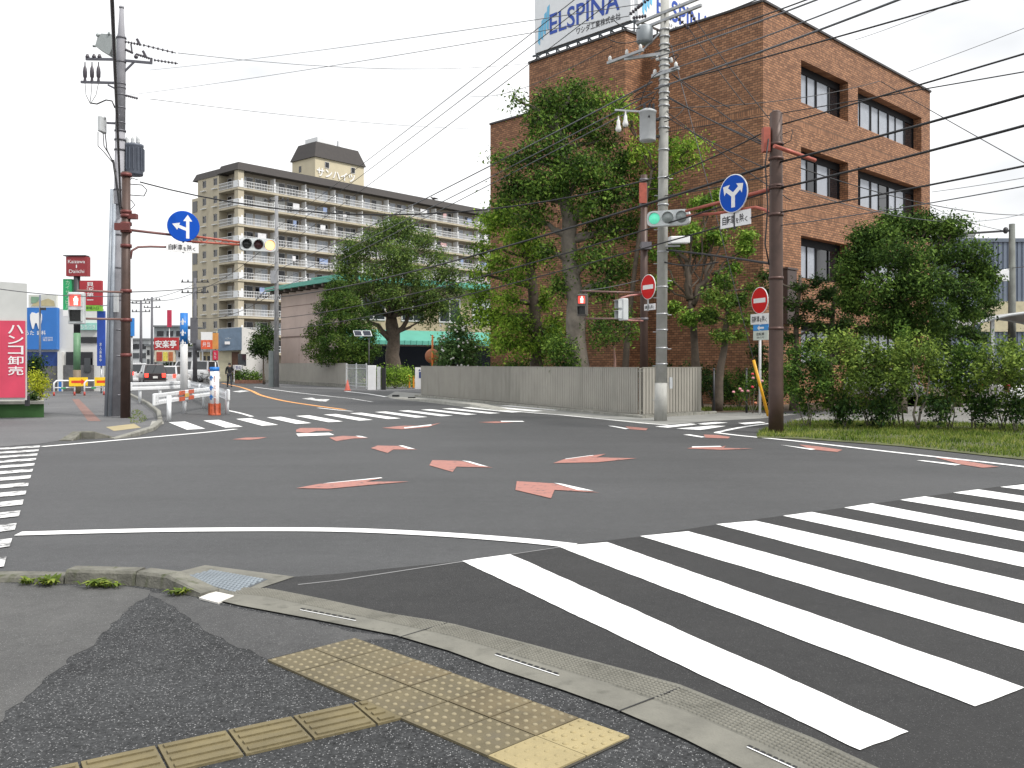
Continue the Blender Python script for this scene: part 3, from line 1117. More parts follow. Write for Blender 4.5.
# side street crossing and lines by the brown pole
cw = MB()
for a in ([(655, 426.5), (690, 423.5), (704, 423.6), (668, 427.6)], [(676, 428.6), (712, 425.6), (726, 426), (700, 430)], [(690, 424), (716, 422), (728, 422.6), (706, 424.6)], [(738, 423), (760, 421.6), (766, 422.6), (745, 424.4)]):
    pts = [G(x, y, 0.009) for x, y in a]
    cw.poly(pts[::-1] if (pts[1] - pts[0]).cross(pts[2] - pts[0]).z < 0 else pts)
tag(cw.build('crosswalk', WHITEP), kind='structure')
line('edge_line', smooth([(1090, 477), (1024, 466.6), (900, 452.8), (800, 441.4), (745, 436), (724, 433.6), (717, 432.6), (722, 431.2), (735, 428.4), (752, 425.6), (778, 422.4)]), 0.15, WHITEP)
line('edge_line', smooth([(560, 414.8), (620, 420.6), (650, 423.6), (668, 425)]), 0.12, WHITEP)
line('edge_line', smooth([(226, 410), (240, 413), (252, 416.5)]), 0.14, WHITEP)
line('edge_line', smooth([(345, 411), (400, 404), (470, 407), (530, 412.5), (560, 414.8)][2:]), 0.13, WHITEP)
line('edge_line', [(318, 407.8), (340, 410.2), (352, 411.2)], 0.14, WHITEP)
line('centre_line', smooth([(222, 383.2), (240, 387), (252, 391), (262, 395.5), (285, 401), (315, 405.6), (345, 409.6)]), 0.2, ORANGEP)
line('edge_line', [(345, 391.2), (368, 393.8), (386, 396.8)], 0.18, WHITEP)
line('edge_line', [(330, 396.2), (352, 398.6), (372, 401.8)], 0.14, WHITEW)
line('edge_line', [(254, 387), (300, 393), (330, 396.2)], 0.14, WHITEP)
mb = MB()
for a in ([(302, 398.6), (312, 397.6), (316, 399), (330, 399.2), (326, 401.6), (318, 401)], [(232, 391.5), (242, 390.3), (250, 391), (240, 392.3)]):
    pts = [G(x, y, 0.009) for x, y in a]
    mb.poly(pts[::-1] if (pts[1] - pts[0]).cross(pts[2] - pts[0]).z < 0 else pts)
tag(mb.build('lane_arrow_marking', WHITEW), kind='structure')

def c5(L):
    return [(250 + x / 2.2756, 380 + y / 2.2756) for x, y in L]
def c7(L):
    return [(600 + x / 5.12, 390 + y / 5.12) for x, y in L]
def c8(L):
    return [(780 + x / 4.197, 400 + y / 4.197) for x, y in L]
arrows = [
    (c5([(105, 246), (158, 236), (302, 223), (264, 231), (362, 231), (300, 236), (180, 247)]), c5([(180, 233.4), (298, 221.5), (302, 223), (165, 235.6)])),
    (c5([(607, 230), (690, 235), (745, 250), (797, 256), (693, 250), (685, 269), (604, 250)]), c5([(692, 234), (710, 236), (782, 252), (745, 250)])),
    (c5([(415, 182), (480, 184), (520, 194), (552, 199), (470, 197), (461, 209), (408, 194)]), c5([(482, 183), (500, 185), (542, 197), (520, 194)])),
    (c5([(690, 189), (715, 180), (782, 171), (810, 168), (788, 176), (880, 178), (790, 187)]), c5([(718, 179), (780, 170.6), (782, 171.2), (717, 180)])),
    (c5([(275, 155), (290, 149), (338, 150), (362, 156), (382, 158), (326, 158), (313, 166)]), c5([(338, 149), (348, 149), (376, 157), (360, 156)])),
    (c5([(180, 131), (210, 127), (240, 128), (270, 132), (235, 133), (196, 139)]), c5([(240, 127), (250, 127), (268, 131), (250, 130)])),
    (c5([(105, 113), (115, 109), (165, 109), (190, 115), (150, 116), (130, 121), (105, 118)]), c5([(105, 122), (180, 120), (192, 125), (110, 128)])),
    (c5([(300, 109), (345, 104), (400, 104), (435, 97), (405, 107), (345, 112)]), c5([(350, 108), (412, 101), (414, 103), (352, 110)])),
    (c5([(-40, 135), (-10, 131), (40, 130), (20, 134), (0, 136)]), None),
    (c5([(520, 96), (560, 94), (600, 96), (560, 98)]), c5([(570, 93), (620, 93), (625, 95), (572, 95)])),
    (c7([(130, 186), (160, 188), (246, 196), (235, 206), (150, 200)]), c7([(40, 183), (70, 184), (150, 197), (130, 200)])),
    (c7([(530, 228), (600, 230), (668, 240), (655, 248), (540, 244)]), c7([(425, 228), (460, 227), (540, 240), (520, 243)])),
    (c7([(445, 299), (470, 294), (625, 291), (645, 284), (632, 296), (785, 300), (620, 306)]), c7([(470, 289), (615, 286), (625, 290), (472, 294)])),
    (c8([(80, 187), (150, 193), (262, 209), (240, 218), (130, 207)]), c8([(2, 188), (20, 190), (150, 206), (130, 209)])),
    (c8([(650, 240), (760, 252), (920, 280), (850, 284), (760, 270)]), c8([(572, 253), (600, 253), (760, 270), (735, 274)])),
]
for red, wh in arrows:
    mb = MB()
    pts = [G(x, y, 0.008) for x, y in red]
    n = sum(((pts[i] - pts[0]).cross(pts[(i + 1) % len(pts)] - pts[0]).z for i in range(len(pts))))
    mb.poly(pts[::-1] if n < 0 else pts, 0)
    if wh:
        pts = [G(x, y, 0.0095) for x, y in wh]
        n = (pts[1] - pts[0]).cross(pts[2] - pts[0]).z
        mb.poly(pts[::-1] if n < 0 else pts, 1)
    tag(mb.build('red_arrow_marking', [REDP, WHITEP]), kind='structure')

# ------------------------------------------------------------------ far pavements, verge, garden
sheet('sidewalk', [(-500, 470), (-60, 451), (42, 443.5), (60, 440.5), (100, 438), (130, 434.5), (150, 428), (156, 421), (152, 413), (142, 405), (128, 398), (118, 388), (100, 384), (-500, 384)], A_OLD, 0.004)
sheet('path_strip', [(72, 399), (79, 399), (101, 421), (88, 421)], pbr('red brown path', (0.21, 0.12, 0.10), 0.9, var=0.3), 0.008)
kerb('kerb', [G(157, 420), G(156, 424), G(148, 430.5), G(131, 436), G(108, 439)], 0.16, 0.10, CONC_OLD)
kerb('kerb', [G(104, 437), G(92, 438), G(72, 438.5), G(58, 441)], 0.30, 0.16, MOSSK)
kerb('kerb', [G(118, 389), G(130, 396), G(146, 404.5), G(156, 413), G(157, 419)], 0.15, 0.09, CONC_OLD)
sheet('manhole_pad', [(152, 421), (163, 420.5), (164, 424), (150, 426)], CONC, 0.012)
sheet('tactile_paving', [(106, 427), (134, 423.6), (141, 427.6), (114, 431)], pbr('far tactile beige', (0.36, 0.30, 0.17), 0.85), 0.009)
# pavement in front of the slatted fence
sheet('sidewalk', [(386, 396.6), (391, 398.4), (497, 410.7), (560, 415.2), (641, 423.5), (664, 425), (712, 421), (760, 418.5), (800, 414), (704, 411), (641, 414), (500, 401), (421, 393.5), (395, 391.5)], pbr('pale apron concrete', (0.23, 0.23, 0.215), 0.9, var=0.25, scale=1.2, bump=0.3), 0.006)
kerb('kerb', [G(498, 410.8), G(470, 407.4), G(430, 402.6), G(391, 398)][::-1], 0.6, 0.13, CONC, True)
mb = MB()
for x, y in ((397, 397.2), (413, 399.4), (432, 401.7), (453, 404.4)):
    p = G(x, y, 0.0)
    mb.box(p + V((-0.05, -0.06, 0.075)), (0.32, 0.3, 0.085))
tag(mb.build('kerb_drain_openings', BLACK), kind='structure')
FL, FC, FR = V((-4.65, 45.5, 0.0)), V((3.99, 27.5, 0.0)), V((6.34, 29.7, 0.0))
kerb('kerb', [FL + V((-0.3, -0.3, 0)), FC + V((-0.05, -0.5, 0)), FR + V((0.45, -0.25, 0))], 0.16, 0.09, CONC_OLD, False)
sheet('garden_soil', [(-4.6, 45.9), (3.99, 27.8), (6.3, 29.9), (11.5, 31.5), (30, 45), (30, 60), (-4, 60)], SOIL, 0.01, px=False)
sheet('verge_soil', [(757, 437.5), (760, 430), (795, 421), (900, 421), (1150, 429), (1400, 443), (1400, 505), (1024, 459.5), (900, 446), (800, 438.6)], LAWN, 0.014)
sheet('gravel_lot', [(792, 420), (830, 410), (900, 396), (1250, 394), (1500, 440), (1150, 434), (900, 425)], GRAVEL, 0.010)
sheet('parking_lot', [(-16, 62), (-24, 84), (30, 110), (40, 60), (-4, 50)], A_OLD, 0.006, px=False)

# grass of the verge: one mass of blades
mb = MB()
rg = random.Random(3)
def inpoly(x, y, poly):
    c = False
    for i in range(len(poly)):
        x0, y0 = poly[i]; x1, y1 = poly[i - 1]
        if (y0 > y) != (y1 > y) and x < (x1 - x0) * (y - y0) / (y1 - y0) + x0:
            c = not c
    return c
def grass(poly, n, h, wdt):
    xs = [p[0] for p in poly]; ys = [p[1] for p in poly]
    k = 0
    while k < n:
        x, y = rg.uniform(min(xs), max(xs)), rg.uniform(min(ys), max(ys))
        if not inpoly(x, y, poly):
            continue
        k += 1
        if math.sin(x * 1.7 + 0.6 * y) + math.sin(y * 2.9 - x * 0.7) + rg.uniform(-1, 1) > 1.25:
            continue
        hh = h * rg.uniform(0.4, 1.3)
        a = rg.uniform(0, 6.28)
        d = V((math.cos(a), math.sin(a), 0))
        ln = V((rg.uniform(-1, 1), rg.uniform(-1, 1), 0)) * hh * 0.6
        p = V((x, y, 0.012))
        o = len(mb.v)
        mb.v.extend((p - d * wdt, p + d * wdt, p + ln + V((0, 0, hh))))
        mb.f.append([o, o + 1, o + 2]); mb.mi.append(0); mb.sm.append(False)
vg = [(G(a, b).x, G(a, b).y) for a, b in [(757, 437), (760, 431), (795, 421.5), (900, 421.5), (1150, 429.5), (1400, 444), (1400, 503), (1024, 458.6), (900, 445.4), (800, 438)]]
grass(vg, 36000, 0.085, 0.012)
grass([(G(a, b).x, G(a, b).y) for a, b in [(128, 419), (134, 409), (142, 412), (148, 420), (140, 424), (131, 424)]], 350, 0.045, 0.012)
grass([(-9.0, 62), (-20, 84), (-14, 88), (-3, 64)], 1500, 0.3, 0.03)
grass([(6.6, 31), (9.5, 31.5), (9.3, 33.2), (6.3, 32.6)], 1500, 0.12, 0.015)
tag(mb.build('grass', GRASSM), 'short roadside grass under the hedge shrubs and along garden edges', 'grass', kind='stuff')

# weeds at the kerb foot
WEED = leafmat('weed green', (0.035, 0.06, 0.01), (0.09, 0.13, 0.02), (0.19, 0.22, 0.04))
for i, (x, y, n, s, lab) in enumerate(((27, 584.5, 26, 0.075, 'small weed tuft at the low end of the mossy kerb'),
                                       (48, 585, 46, 0.095, 'bushy weed tuft before the joint of the mossy kerb'),
                                       (97, 587, 52, 0.09, 'wide weed tuft at the middle of the mossy kerb face'),
                                       (112, 587.5, 30, 0.07, 'thin weed tuft just past the middle of the mossy kerb'),
                                       (177, 595, 40, 0.075, 'weed tuft at the kerb tip beside the drain cover'))):
    p = G(x, y, 0.006)
    mb = MB()
    for k in range(n):
        a = rg.uniform(0, 6.28)
        L = s * rg.uniform(0.5, 1.25)
        d = V((math.cos(a), math.sin(a), 0))
        b = p + V((rg.gauss(0, 0.035), rg.gauss(0, 0.012), 0))
        w2_ = d.cross(V((0, 0, 1))) * L * 0.16
        m1 = b + d * L * 0.35 + V((0, 0, L * 0.5))
        e1 = b + d * L * 0.95 + V((0, 0, L * rg.uniform(0.25, 0.7)))
        o = len(mb.v)
        mb.v.extend((b, m1 + w2_, e1, m1 - w2_))
        mb.f.append([o, o + 1, o + 2, o + 3]); mb.mi.append(0); mb.sm.append(False)
    tag(mb.build('weed', WEED, None, p), lab, 'weed', 'weeds along the mossy kerb')
# ------------------------------------------------------------------ walls with openings
X_, Y_, Z_ = V((1, 0, 0)), V((0, 1, 0)), V((0, 0, 1))

def holed(mb, o, u, w, n, width, height, holes, depth, mi=0, rmi=None):
    """wall face with rectangular openings (x0, z0, x1, z1) and their reveals going in by depth"""
    rmi = mi if rmi is None else rmi
    xs = sorted({0.0, width, *[h[0] for h in holes], *[h[2] for h in holes]})
    zs = sorted({0.0, height, *[h[1] for h in holes], *[h[3] for h in holes]})
    def pt(x, z, d=0.0):
        return o + u * x + w * z - n * d
    flip = (u.cross(w)).dot(n) < 0
    def quad(a, m):
        mb.poly(a[::-1] if flip else a, m)
    for i in range(len(xs) - 1):
        for j in range(len(zs) - 1):
            cx, cz = (xs[i] + xs[i + 1]) / 2, (zs[j] + zs[j + 1]) / 2
            if any(h[0] < cx < h[2] and h[1] < cz < h[3] for h in holes):
                continue
            quad([pt(xs[i], zs[j]), pt(xs[i + 1], zs[j]), pt(xs[i + 1], zs[j + 1]), pt(xs[i], zs[j + 1])], mi)
    for x0, z0, x1, z1 in holes:
        quad([pt(x0, z0), pt(x0, z0, depth), pt(x1, z0, depth), pt(x1, z0)][::-1], rmi)
        quad([pt(x0, z1), pt(x0, z1, depth), pt(x1, z1, depth), pt(x1, z1)], rmi)
        quad([pt(x0, z0), pt(x0, z0, depth), pt(x0, z1, depth), pt(x0, z1)], rmi)
        quad([pt(x1, z0), pt(x1, z0, depth), pt(x1, z1, depth), pt(x1, z1)][::-1], rmi)

GLASS = glassmat('window glass')
GLASS_D = glassmat('dark window glass', (0.012, 0.013, 0.016), 0.08, 0.4)
CURTAIN = pbr('curtain behind glass', (0.42, 0.43, 0.43), 0.35, var=0.2, scale=1.5, spec=0.6)
BLIND = pbr('pale blind behind glass', (0.33, 0.36, 0.41), 0.25, var=0.15, scale=0.8, spec=0.8)
FRAMEK = pbr('black window frame', (0.006, 0.006, 0.008), 0.6, 0.0, spec=0.2)
FRAMEW = pbr('white window frame', (0.6, 0.6, 0.6), 0.5)

# ------------------------------------------------------------------ brick office
rz_b = math.atan2(0.696, 0.718)
bb = thing('brick_building', 'four-storey brown brick office block with rows of deeply recessed black windows', 'building', (9.87, 35.0, 0), rz_b)
BW, BL, BH, WH = 16.8, 15.8, 15.9, 14.1
BRICK = brickmat('brown brick', (0.40, 0.198, 0.104), (0.195, 0.090, 0.048), (0.075, 0.05, 0.036), bands=((15.0, 15.24), (11.55, 11.79), (7.9, 8.14), (4.3, 4.54)))
BCAP = pbr('dark coping', (0.05, 0.045, 0.045), 0.6)
mb = MB()
wz = [14.35, 10.72, 7.02, 3.4]
holes = []
for z1 in wz:
    holes += [(3.04, z1 - 1.78, 7.36, z1), (8.34, z1 - 1.78, 15.67, z1)]
holed(mb, V((0, 0, 0)), X_, Z_, -Y_, BW, BH, holes, 0.62)
holed(mb, V((0, 0, 0)), Y_, Z_, -X_, 5.7, BH, [], 0)
holed(mb, V((-1.47, 5.7, 0)), Y_, Z_, -X_, 5.8, BH, [], 0)
holed(mb, V((-1.47, 5.7, 0)), X_, Z_, -Y_, 1.47, BH, [], 0)
holed(mb, V((-1.47, 11.5, 0)), X_, Z_, Y_, 1.47, BH, [], 0)
holed(mb, V((0, 11.5, 0)), Y_, Z_, -X_, BL - 11.5, WH, [], 0)
holed(mb, V((0, BL, 0)), X_, Z_, Y_, BW, WH, [], 0)
holed(mb, V((BW, 0, 0)), Y_, Z_, X_, BL, WH, [], 0)
holed(mb, V((0, 11.5, WH)), X_, Z_, Y_, BW, BH - WH, [], 0)
holed(mb, V((BW, 0, WH)), Y_, Z_, X_, 11.5, BH - WH, [], 0)
mb.poly([(0, 0, BH - 0.3), (BW, 0, BH - 0.3), (BW, 11.5, BH - 0.3), (-0.0, 11.5, BH - 0.3)])
mb.poly([(0, 11.5, WH - 0.3), (BW, 11.5, WH - 0.3), (BW, BL, WH - 0.3), (0, BL, WH - 0.3)])
mb.poly([(-1.47, 5.7, BH - 0.3), (0, 5.7, BH - 0.3), (0, 11.5, BH - 0.3), (-1.47, 11.5, BH - 0.3)])
mb.build('wall', BRICK, bb, local=True)
mb = MB()
t_ = 0.09
for a, b in (((0, 0), (BW, 0)), ((0, 0), (0, 5.7)), ((-1.47, 5.7), (-1.47, 11.5)), ((-1.47, 5.7), (0, 5.7)), ((BW, 0), (BW, 11.5))):
    mb.bar(V((a[0], a[1], BH + 0.03)), V((b[0], b[1], BH + 0.03)), 0.16, t_)
mb.bar(V((0, 11.5, WH + 0.03)), V((0, BL, WH + 0.03)), 0.16, t_)
mb.build('coping', BCAP, bb, local=True)
# ledge where the bay's brick steps back
mb = MB()
mb.box2((-1.53, 5.75, 13.1), (-1.47, 11.45, 13.16))
mb.build('ledge', pbr('ledge brick', (0.10, 0.055, 0.035), 0.8), bb, local=True)
rw = random.Random(11)
for z1 in wz:
    for x0, x1, spec in ((3.04, 7.36, [(0.12, 'B'), (1.28, 'B'), (2.1, 'B'), (3.25, 'D'), (4.2, None)]),
                         (8.34, 15.67, [(0.12, 'B'), (1.1, 'B'), (2.25, 'B'), (3.15, 'B'), (4.25, 'B'), (5.1, 'B'), (6.2, 'D'), (7.2, None)])):
        z0 = z1 - 1.78
        fb = MB()
        y = 0.40
        W_ = x1 - x0
        o = V((x0, y, z0))
        fb.frame(o, X_, Z_, 0.0, 0.0, W_, 1.78, 0.1, Y_, 0.12)
        fb.box2((x0 + 0.1, y, z1 - 0.32), (x1 - 0.1, y + 0.1, z1 - 0.1))
        for i, (sx, k) in enumerate(spec[1:-1]):
            wd_ = 0.15 if i % 2 == 1 else 0.07
            fb.box2((x0 + sx - wd_ / 2, y, z0 + 0.1), (x0 + sx + wd_ / 2, y + 0.1, z1 - 0.32))
        fo = fb.build('window', FRAMEK, bb, local=True)
        for i in range(len(spec) - 1):
            k = spec[i][1]
            if k == 'B' and rw.random() < 0.16:
                k = 'D'
            pm = MB()
            wd0 = 0.0 if i == 0 else (0.075 if (i - 1) % 2 == 1 else 0.035)
            a, b = x0 + spec[i][0] + (0.0 if i == 0 else wd0), x0 + spec[i + 1][0] - 0.05
            pm.box2((a - 0.03, y + 0.04, z0 + 0.05), (b + 0.06, y + 0.06, z1 - 0.3))
            pane = pm.build('pane', BLIND if k == 'B' else GLASS_D, fo, local=True)
# box on the wall near the corner, bracket for the service wire
bx = MB()
bx.box((1.75, -0.16, 4.35), (0.75, 0.3, 2.2), bev=0.03)
bx.box((1.75, -0.17, 5.5), (0.8, 0.34, 0.08))
tag(bx.build('wall_box', pbr('brown metal box', (0.075, 0.055, 0.05), 0.5), bb, local=True))

# ------------------------------------------------------------------ roof sign
sg = thing('roof_billboard', 'tall white rooftop billboard with blue company lettering over the brick block', 'billboard', (9.87, 35.0, BH), rz_b)
def SL(x, y, z):
    return V((x, y, z - BH))
BOARD = pbr('billboard white', (0.8, 0.82, 0.84), 0.5, var=0.04)
BLUE = pbr('lettering blue', (0.02, 0.075, 0.42), 0.5, var=0.08)
CYAN = pbr('logo light blue', (0.16, 0.52, 0.78), 0.5, var=0.06)
mb = MB()
mb.box2(SL(-0.73, 6.0, 16.65), SL(-0.53, 11.85, 20.9))
mb.build('panel', BOARD, sg, local=True)
mb = MB()
mb.box2(SL(-0.5, 5.78, 16.65), SL(5.2, 5.98, 20.9))
mb.build('panel', BOARD, sg, local=True)
mb = MB()
write(mb, 'ELSPINA', SL(-0.745, 10.85, 17.27), -Y_, Z_, 4.25, 0.98, 0, 0.012)
mb.build('lettering', BLUE, sg, local=True)
mb = MB()
write(mb, 'ワシダ工業株式会社', SL(-0.745, 9.15, 16.83), -Y_, Z_, 2.6, 0.32, 0, 0.008)
mb.build('small_lettering', INK, sg, local=True)
mb = MB()
write(mb, 'ELSPINA', SL(0.85, 5.765, 17.27), X_, Z_, 4.25, 0.98, 0, 0.012)
mb.build('lettering', BLUE, sg, local=True)
mb = MB()
write(mb, 'ワシダ工業株式会社', SL(1.6, 5.765, 16.83), X_, Z_, 2.6, 0.32, 0, 0.008)
mb.build('small_lettering', INK, sg, local=True)
mb = MB()
for i in range(4):
    a = 0.19 * i
    for oo, uu in ((SL(-0.745, 11.62, 16.95), -Y_), (SL(-0.2, 5.765, 16.95), X_)):
        p = [oo + uu * a + Z_ * (0.15 + 0.35 * i * 0.5), oo + uu * (a + 0.13) + Z_ * (0.0 + 0.4 * i * 0.5), oo + uu * (a + 0.2) + Z_ * (0.95 + 0.28 * i), oo + uu * (a + 0.04) + Z_ * (0.85 + 0.28 * i)]
        mb.poly(p)
mb.build('logo', CYAN, sg, local=True)
mb = MB()
for i in range(10):
    y = 5.9 + 0.66 * i
    mb.bar(SL(-0.6, y, 15.95), SL(-0.6, y, 16.66), 0.06, 0.06)
    mb.bar(SL(-0.6, y, 16.62), SL(0.9, y, 15.7), 0.05, 0.05)
    if i < 9:
        mb.bar(SL(-0.62, y, 15.98), SL(-0.62, y + 0.66, 16.62), 0.035, 0.035)
mb.bar(SL(-0.6, 5.8, 16.6), SL(-0.6, 12.1, 16.6), 0.08, 0.08)
mb.bar(SL(-0.3, 5.8, 16.1), SL(-0.3, 12.0, 16.1), 0.08, 0.08)
for i in range(8):
    x = -0.3 + 0.68 * i
    mb.bar(SL(x, 5.9, 15.7), SL(x, 5.9, 16.66), 0.06, 0.06)
mb.build('frame', pbr('billboard steel', (0.11, 0.125, 0.14), 0.6, 0.3), sg, local=True)
mb = MB()
mb.box2(SL(-0.35, 6.2, 15.66), SL(0.4, 11.7, 16.35))
mb.build('catwalk', pbr('catwalk panel', (0.20, 0.215, 0.225), 0.7), sg, local=True)

# ------------------------------------------------------------------ apartment slab
rz_a = math.atan2(0.757, 0.653)
ap = thing('apartment_block', 'long beige apartment block of many floors with white balconies and dark mansard roof', 'building', (-43.1, 140.0, 0), rz_a)
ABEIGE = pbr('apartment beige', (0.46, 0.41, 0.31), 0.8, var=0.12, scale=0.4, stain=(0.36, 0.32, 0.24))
AWALL = pbr('apartment shaded inner wall', (0.30, 0.26, 0.21), 0.8, var=0.12, scale=0.4)  # beige darkened so the colour holds the shade of the balcony recesses
AROOF = pbr('dark roof shingle', (0.05, 0.044, 0.042), 0.75, var=0.25, scale=1.5)
RAILW = pbr('white balcony rail', (0.72, 0.73, 0.74), 0.5, var=0.06)
AL, AD = 68.0, 12.0
ZT = 32.3
mb = MB()
holesL = []
holes_side = []
NF = 11
zk = [29.5 - 2.9 * k for k in range(NF)]
for k in range(NF):
    z = zk[k]
    if z < 1:
        continue
    holes_side.append((0.55, z + 1.1, 1.75, z + 2.3))
    holes_side.append((3.9, z + 1.1, 5.1, z + 2.3))
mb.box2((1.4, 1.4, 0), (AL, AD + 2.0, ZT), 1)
holed(mb, V((0, 5.5, 0)), Y_, Z_, -X_, 6.5, ZT, holes_side, 0.25)
mb.poly([(0, 5.5, 0), (1.4, 5.5, 0), (1.4, 5.5, ZT), (0, 5.5, ZT)])
mb.poly([(0, 12.0, 0), (0.0, 12.0, ZT), (1.4, 12.0, ZT), (1.4, 12.0, 0)])
mb.box2((0.2, 12.0, 0), (3, 14.2, ZT - 3.0))
mb.box2((0.05, 0.05, 0), (1.1, 1.1, ZT))
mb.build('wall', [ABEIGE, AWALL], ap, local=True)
mb = MB()
# mansard band: sloping sides
def mansard(mb, x0, y0, x1, y1, z0, z1, ins, over):
    a = [V((x0 - over, y0 - over, z0)), V((x1 + over, y0 - over, z0)), V((x1 + over, y1 + over, z0)), V((x0 - over, y1 + over, z0))]
    b = [V((x0 + ins, y0 + ins, z1)), V((x1 - ins, y0 + ins, z1)), V((x1 - ins, y1 - ins, z1)), V((x0 + ins, y1 - ins, z1))]
    mb.add(a + b, [(0, 1, 5, 4), (1, 2, 6, 5), (2, 3, 7, 6), (3, 0, 4, 7), (4, 5, 6, 7), (3, 2, 1, 0)])
mansard(mb, 0, 0, AL, 5.6, ZT - 0.05, ZT + 1.25, 0.25, 0.25)
mansard(mb, 0.0, 5.0, AL, AD + 1.5, ZT - 0.2, ZT + 1.0, 0.4, 0.1)
mb.build('roof', AROOF, ap, local=True)
ra = random.Random(5)
winmats = [GLASS_D, GLASS, CURTAIN, GLASS_D, BLIND, GLASS]
wlist = []
for k in range(NF):
    z = zk[k]
    if z < 2:
        continue
    sl_ = MB()
    sl_.box2((-0.1, -0.1, z - 0.3), (AL, 1.4, z))
    sl_.box2((-0.1, 1.4, z - 0.3), (1.4, 5.5, z))
    bal = sl_.build('balcony', ABEIGE, ap, local=True)
    rl = MB()
    for zz in (z + 0.12, z + 0.62, z + 1.1):
        rl.box2((-0.06, -0.06, zz - 0.035), (AL, 0.0, zz + 0.035))
        rl.box2((-0.06, 0.0, zz - 0.035), (0.0, 5.5, zz + 0.035))
    n = int(AL / 0.3)
    for i in range(n):
        rl.box2((i * 0.3 - 0.025, -0.05, z + 0.1), (i * 0.3 + 0.025, -0.01, z + 1.1))
    for i in range(18):
        rl.box2((-0.05, i * 0.3 + 0.05, z + 0.1), (-0.01, i * 0.3 + 0.1, z + 1.1))
    rl.build('railing', RAILW, bal, local=True)
    for i in range(12):
        pt_ = MB()
        x = 0.75 + 6.1 * i
        if x < AL:
            pt_.box2((x - 0.17, 0.02, z), (x + 0.17, 0.08, z + 1.5))
            pt_.box2((x - 0.04, 0.08, z), (x + 0.04, 1.4, z + 2.35))
            pt_.build('partition', RAILW, bal, local=True)
    pk = MB()
    pk.box2((-0.04, 0.06, z + 0.06), (-0.08, 1.25, z + 1.05))
    pk.box2((0.1, -0.08, z + 0.06), (0.95, -0.11, z + 1.05))
    pk.build('solid_panel', RAILW, bal, local=True)
    # laundry and bedding over some rails
    for i in range(11):
        if ra.random() < 0.3:
            lb = MB()
            x = 1.6 + 6.1 * i + ra.uniform(0, 3)
            lb.box2((x, 0.35, z + 0.9), (x + ra.uniform(0.6, 1.8), 0.42, z + ra.uniform(1.5, 2.0)))
            lb.build('laundry', ra.choice([pbr('laundry white', (0.7, 0.7, 0.72), 0.8), pbr('laundry blue', (0.25, 0.32, 0.5), 0.8), pbr('laundry pink', (0.55, 0.35, 0.35), 0.8)]), bal, local=True)
    for i in range(11):
        x0 = 1.3 + 6.1 * i
        if x0 + 4.8 > AL:
            break
        wlist.append((k, i, x0, z))
rest = MB()
cnt = 0
for k, i, x0, z in wlist:
    vis = i <= 7 and k <= 8 and cnt < 72
    tgt = MB() if vis else rest
    for a, b, in ((-0.3, 2.3), (2.6, 5.0)):
        tgt.frame(V((x0, 1.38, z + 0.15)), X_, Z_, a, 0, b, 2.0, 0.07, -Y_, 0.06, 1)
        tgt.box2((x0 + (a + b) / 2 - 0.035, 1.33, z + 0.2), (x0 + (a + b) / 2 + 0.035, 1.37, z + 2.1), 1)
        m_ = ra.choice((0, 0, 0, 2, 3))
        tgt.box2((x0 + a + 0.05, 1.36, z + 0.2), (x0 + (a + b) / 2, 1.39, z + 2.1), m_)
        m_ = ra.choice((0, 0, 2, 3))
        tgt.box2((x0 + (a + b) / 2, 1.35, z + 0.2), (x0 + b - 0.05, 1.385, z + 2.1), m_)
    if vis:
        cnt += 1
        tgt.build('window', [GLASS_D, FRAMEW, CURTAIN, BLIND], ap, local=True)
o = rest.build('window', [GLASS_D, FRAMEW, CURTAIN, BLIND], ap, local=True)
o['kind'] = 'stuff'
for h in holes_side:
    wbm = MB()
    wbm.frame(V((0.14, 5.5, 0)), Y_, Z_, h[0], h[1], h[2], h[3], 0.07, -X_, 0.05, 1)
    wbm.box2((0.15, 5.5 + h[0], h[1]), (0.2, 5.5 + h[2], h[3]), 0)
    wbm.box2((-0.35, 5.5 + h[0] - 0.1, h[1] - 0.62), (0.0, 5.5 + h[2] + 0.1, h[1] - 0.52), 2)
    wbm.build('window', [GLASS_D, FRAMEW, RAILW], ap, local=True)
for k in range(1, NF - 1):
    wbm = MB()
    wbm.box2((0.13, 12.5, zk[k] + 0.4), (0.19, 13.9, zk[k] + 2.2))
    wbm.build('opening', GLASS_D, ap, local=True)
# side balcony doors
for k in range(NF - 1):
    wbm = MB()
    z = zk[k]
    for a, b in ((1.9, 3.4), (3.9, 5.2)):
        wbm.frame(V((1.4, 0, z + 0.15)), Y_, Z_, a, 0, b, 2.0, 0.07, -X_, 0.06, 1)
        wbm.box2((1.36, a, z + 0.2), (1.39, b, z + 2.1), ra.choice((0, 2)))
    wbm.build('balcony_door', [GLASS_D, FRAMEW, CURTAIN], ap, local=True)
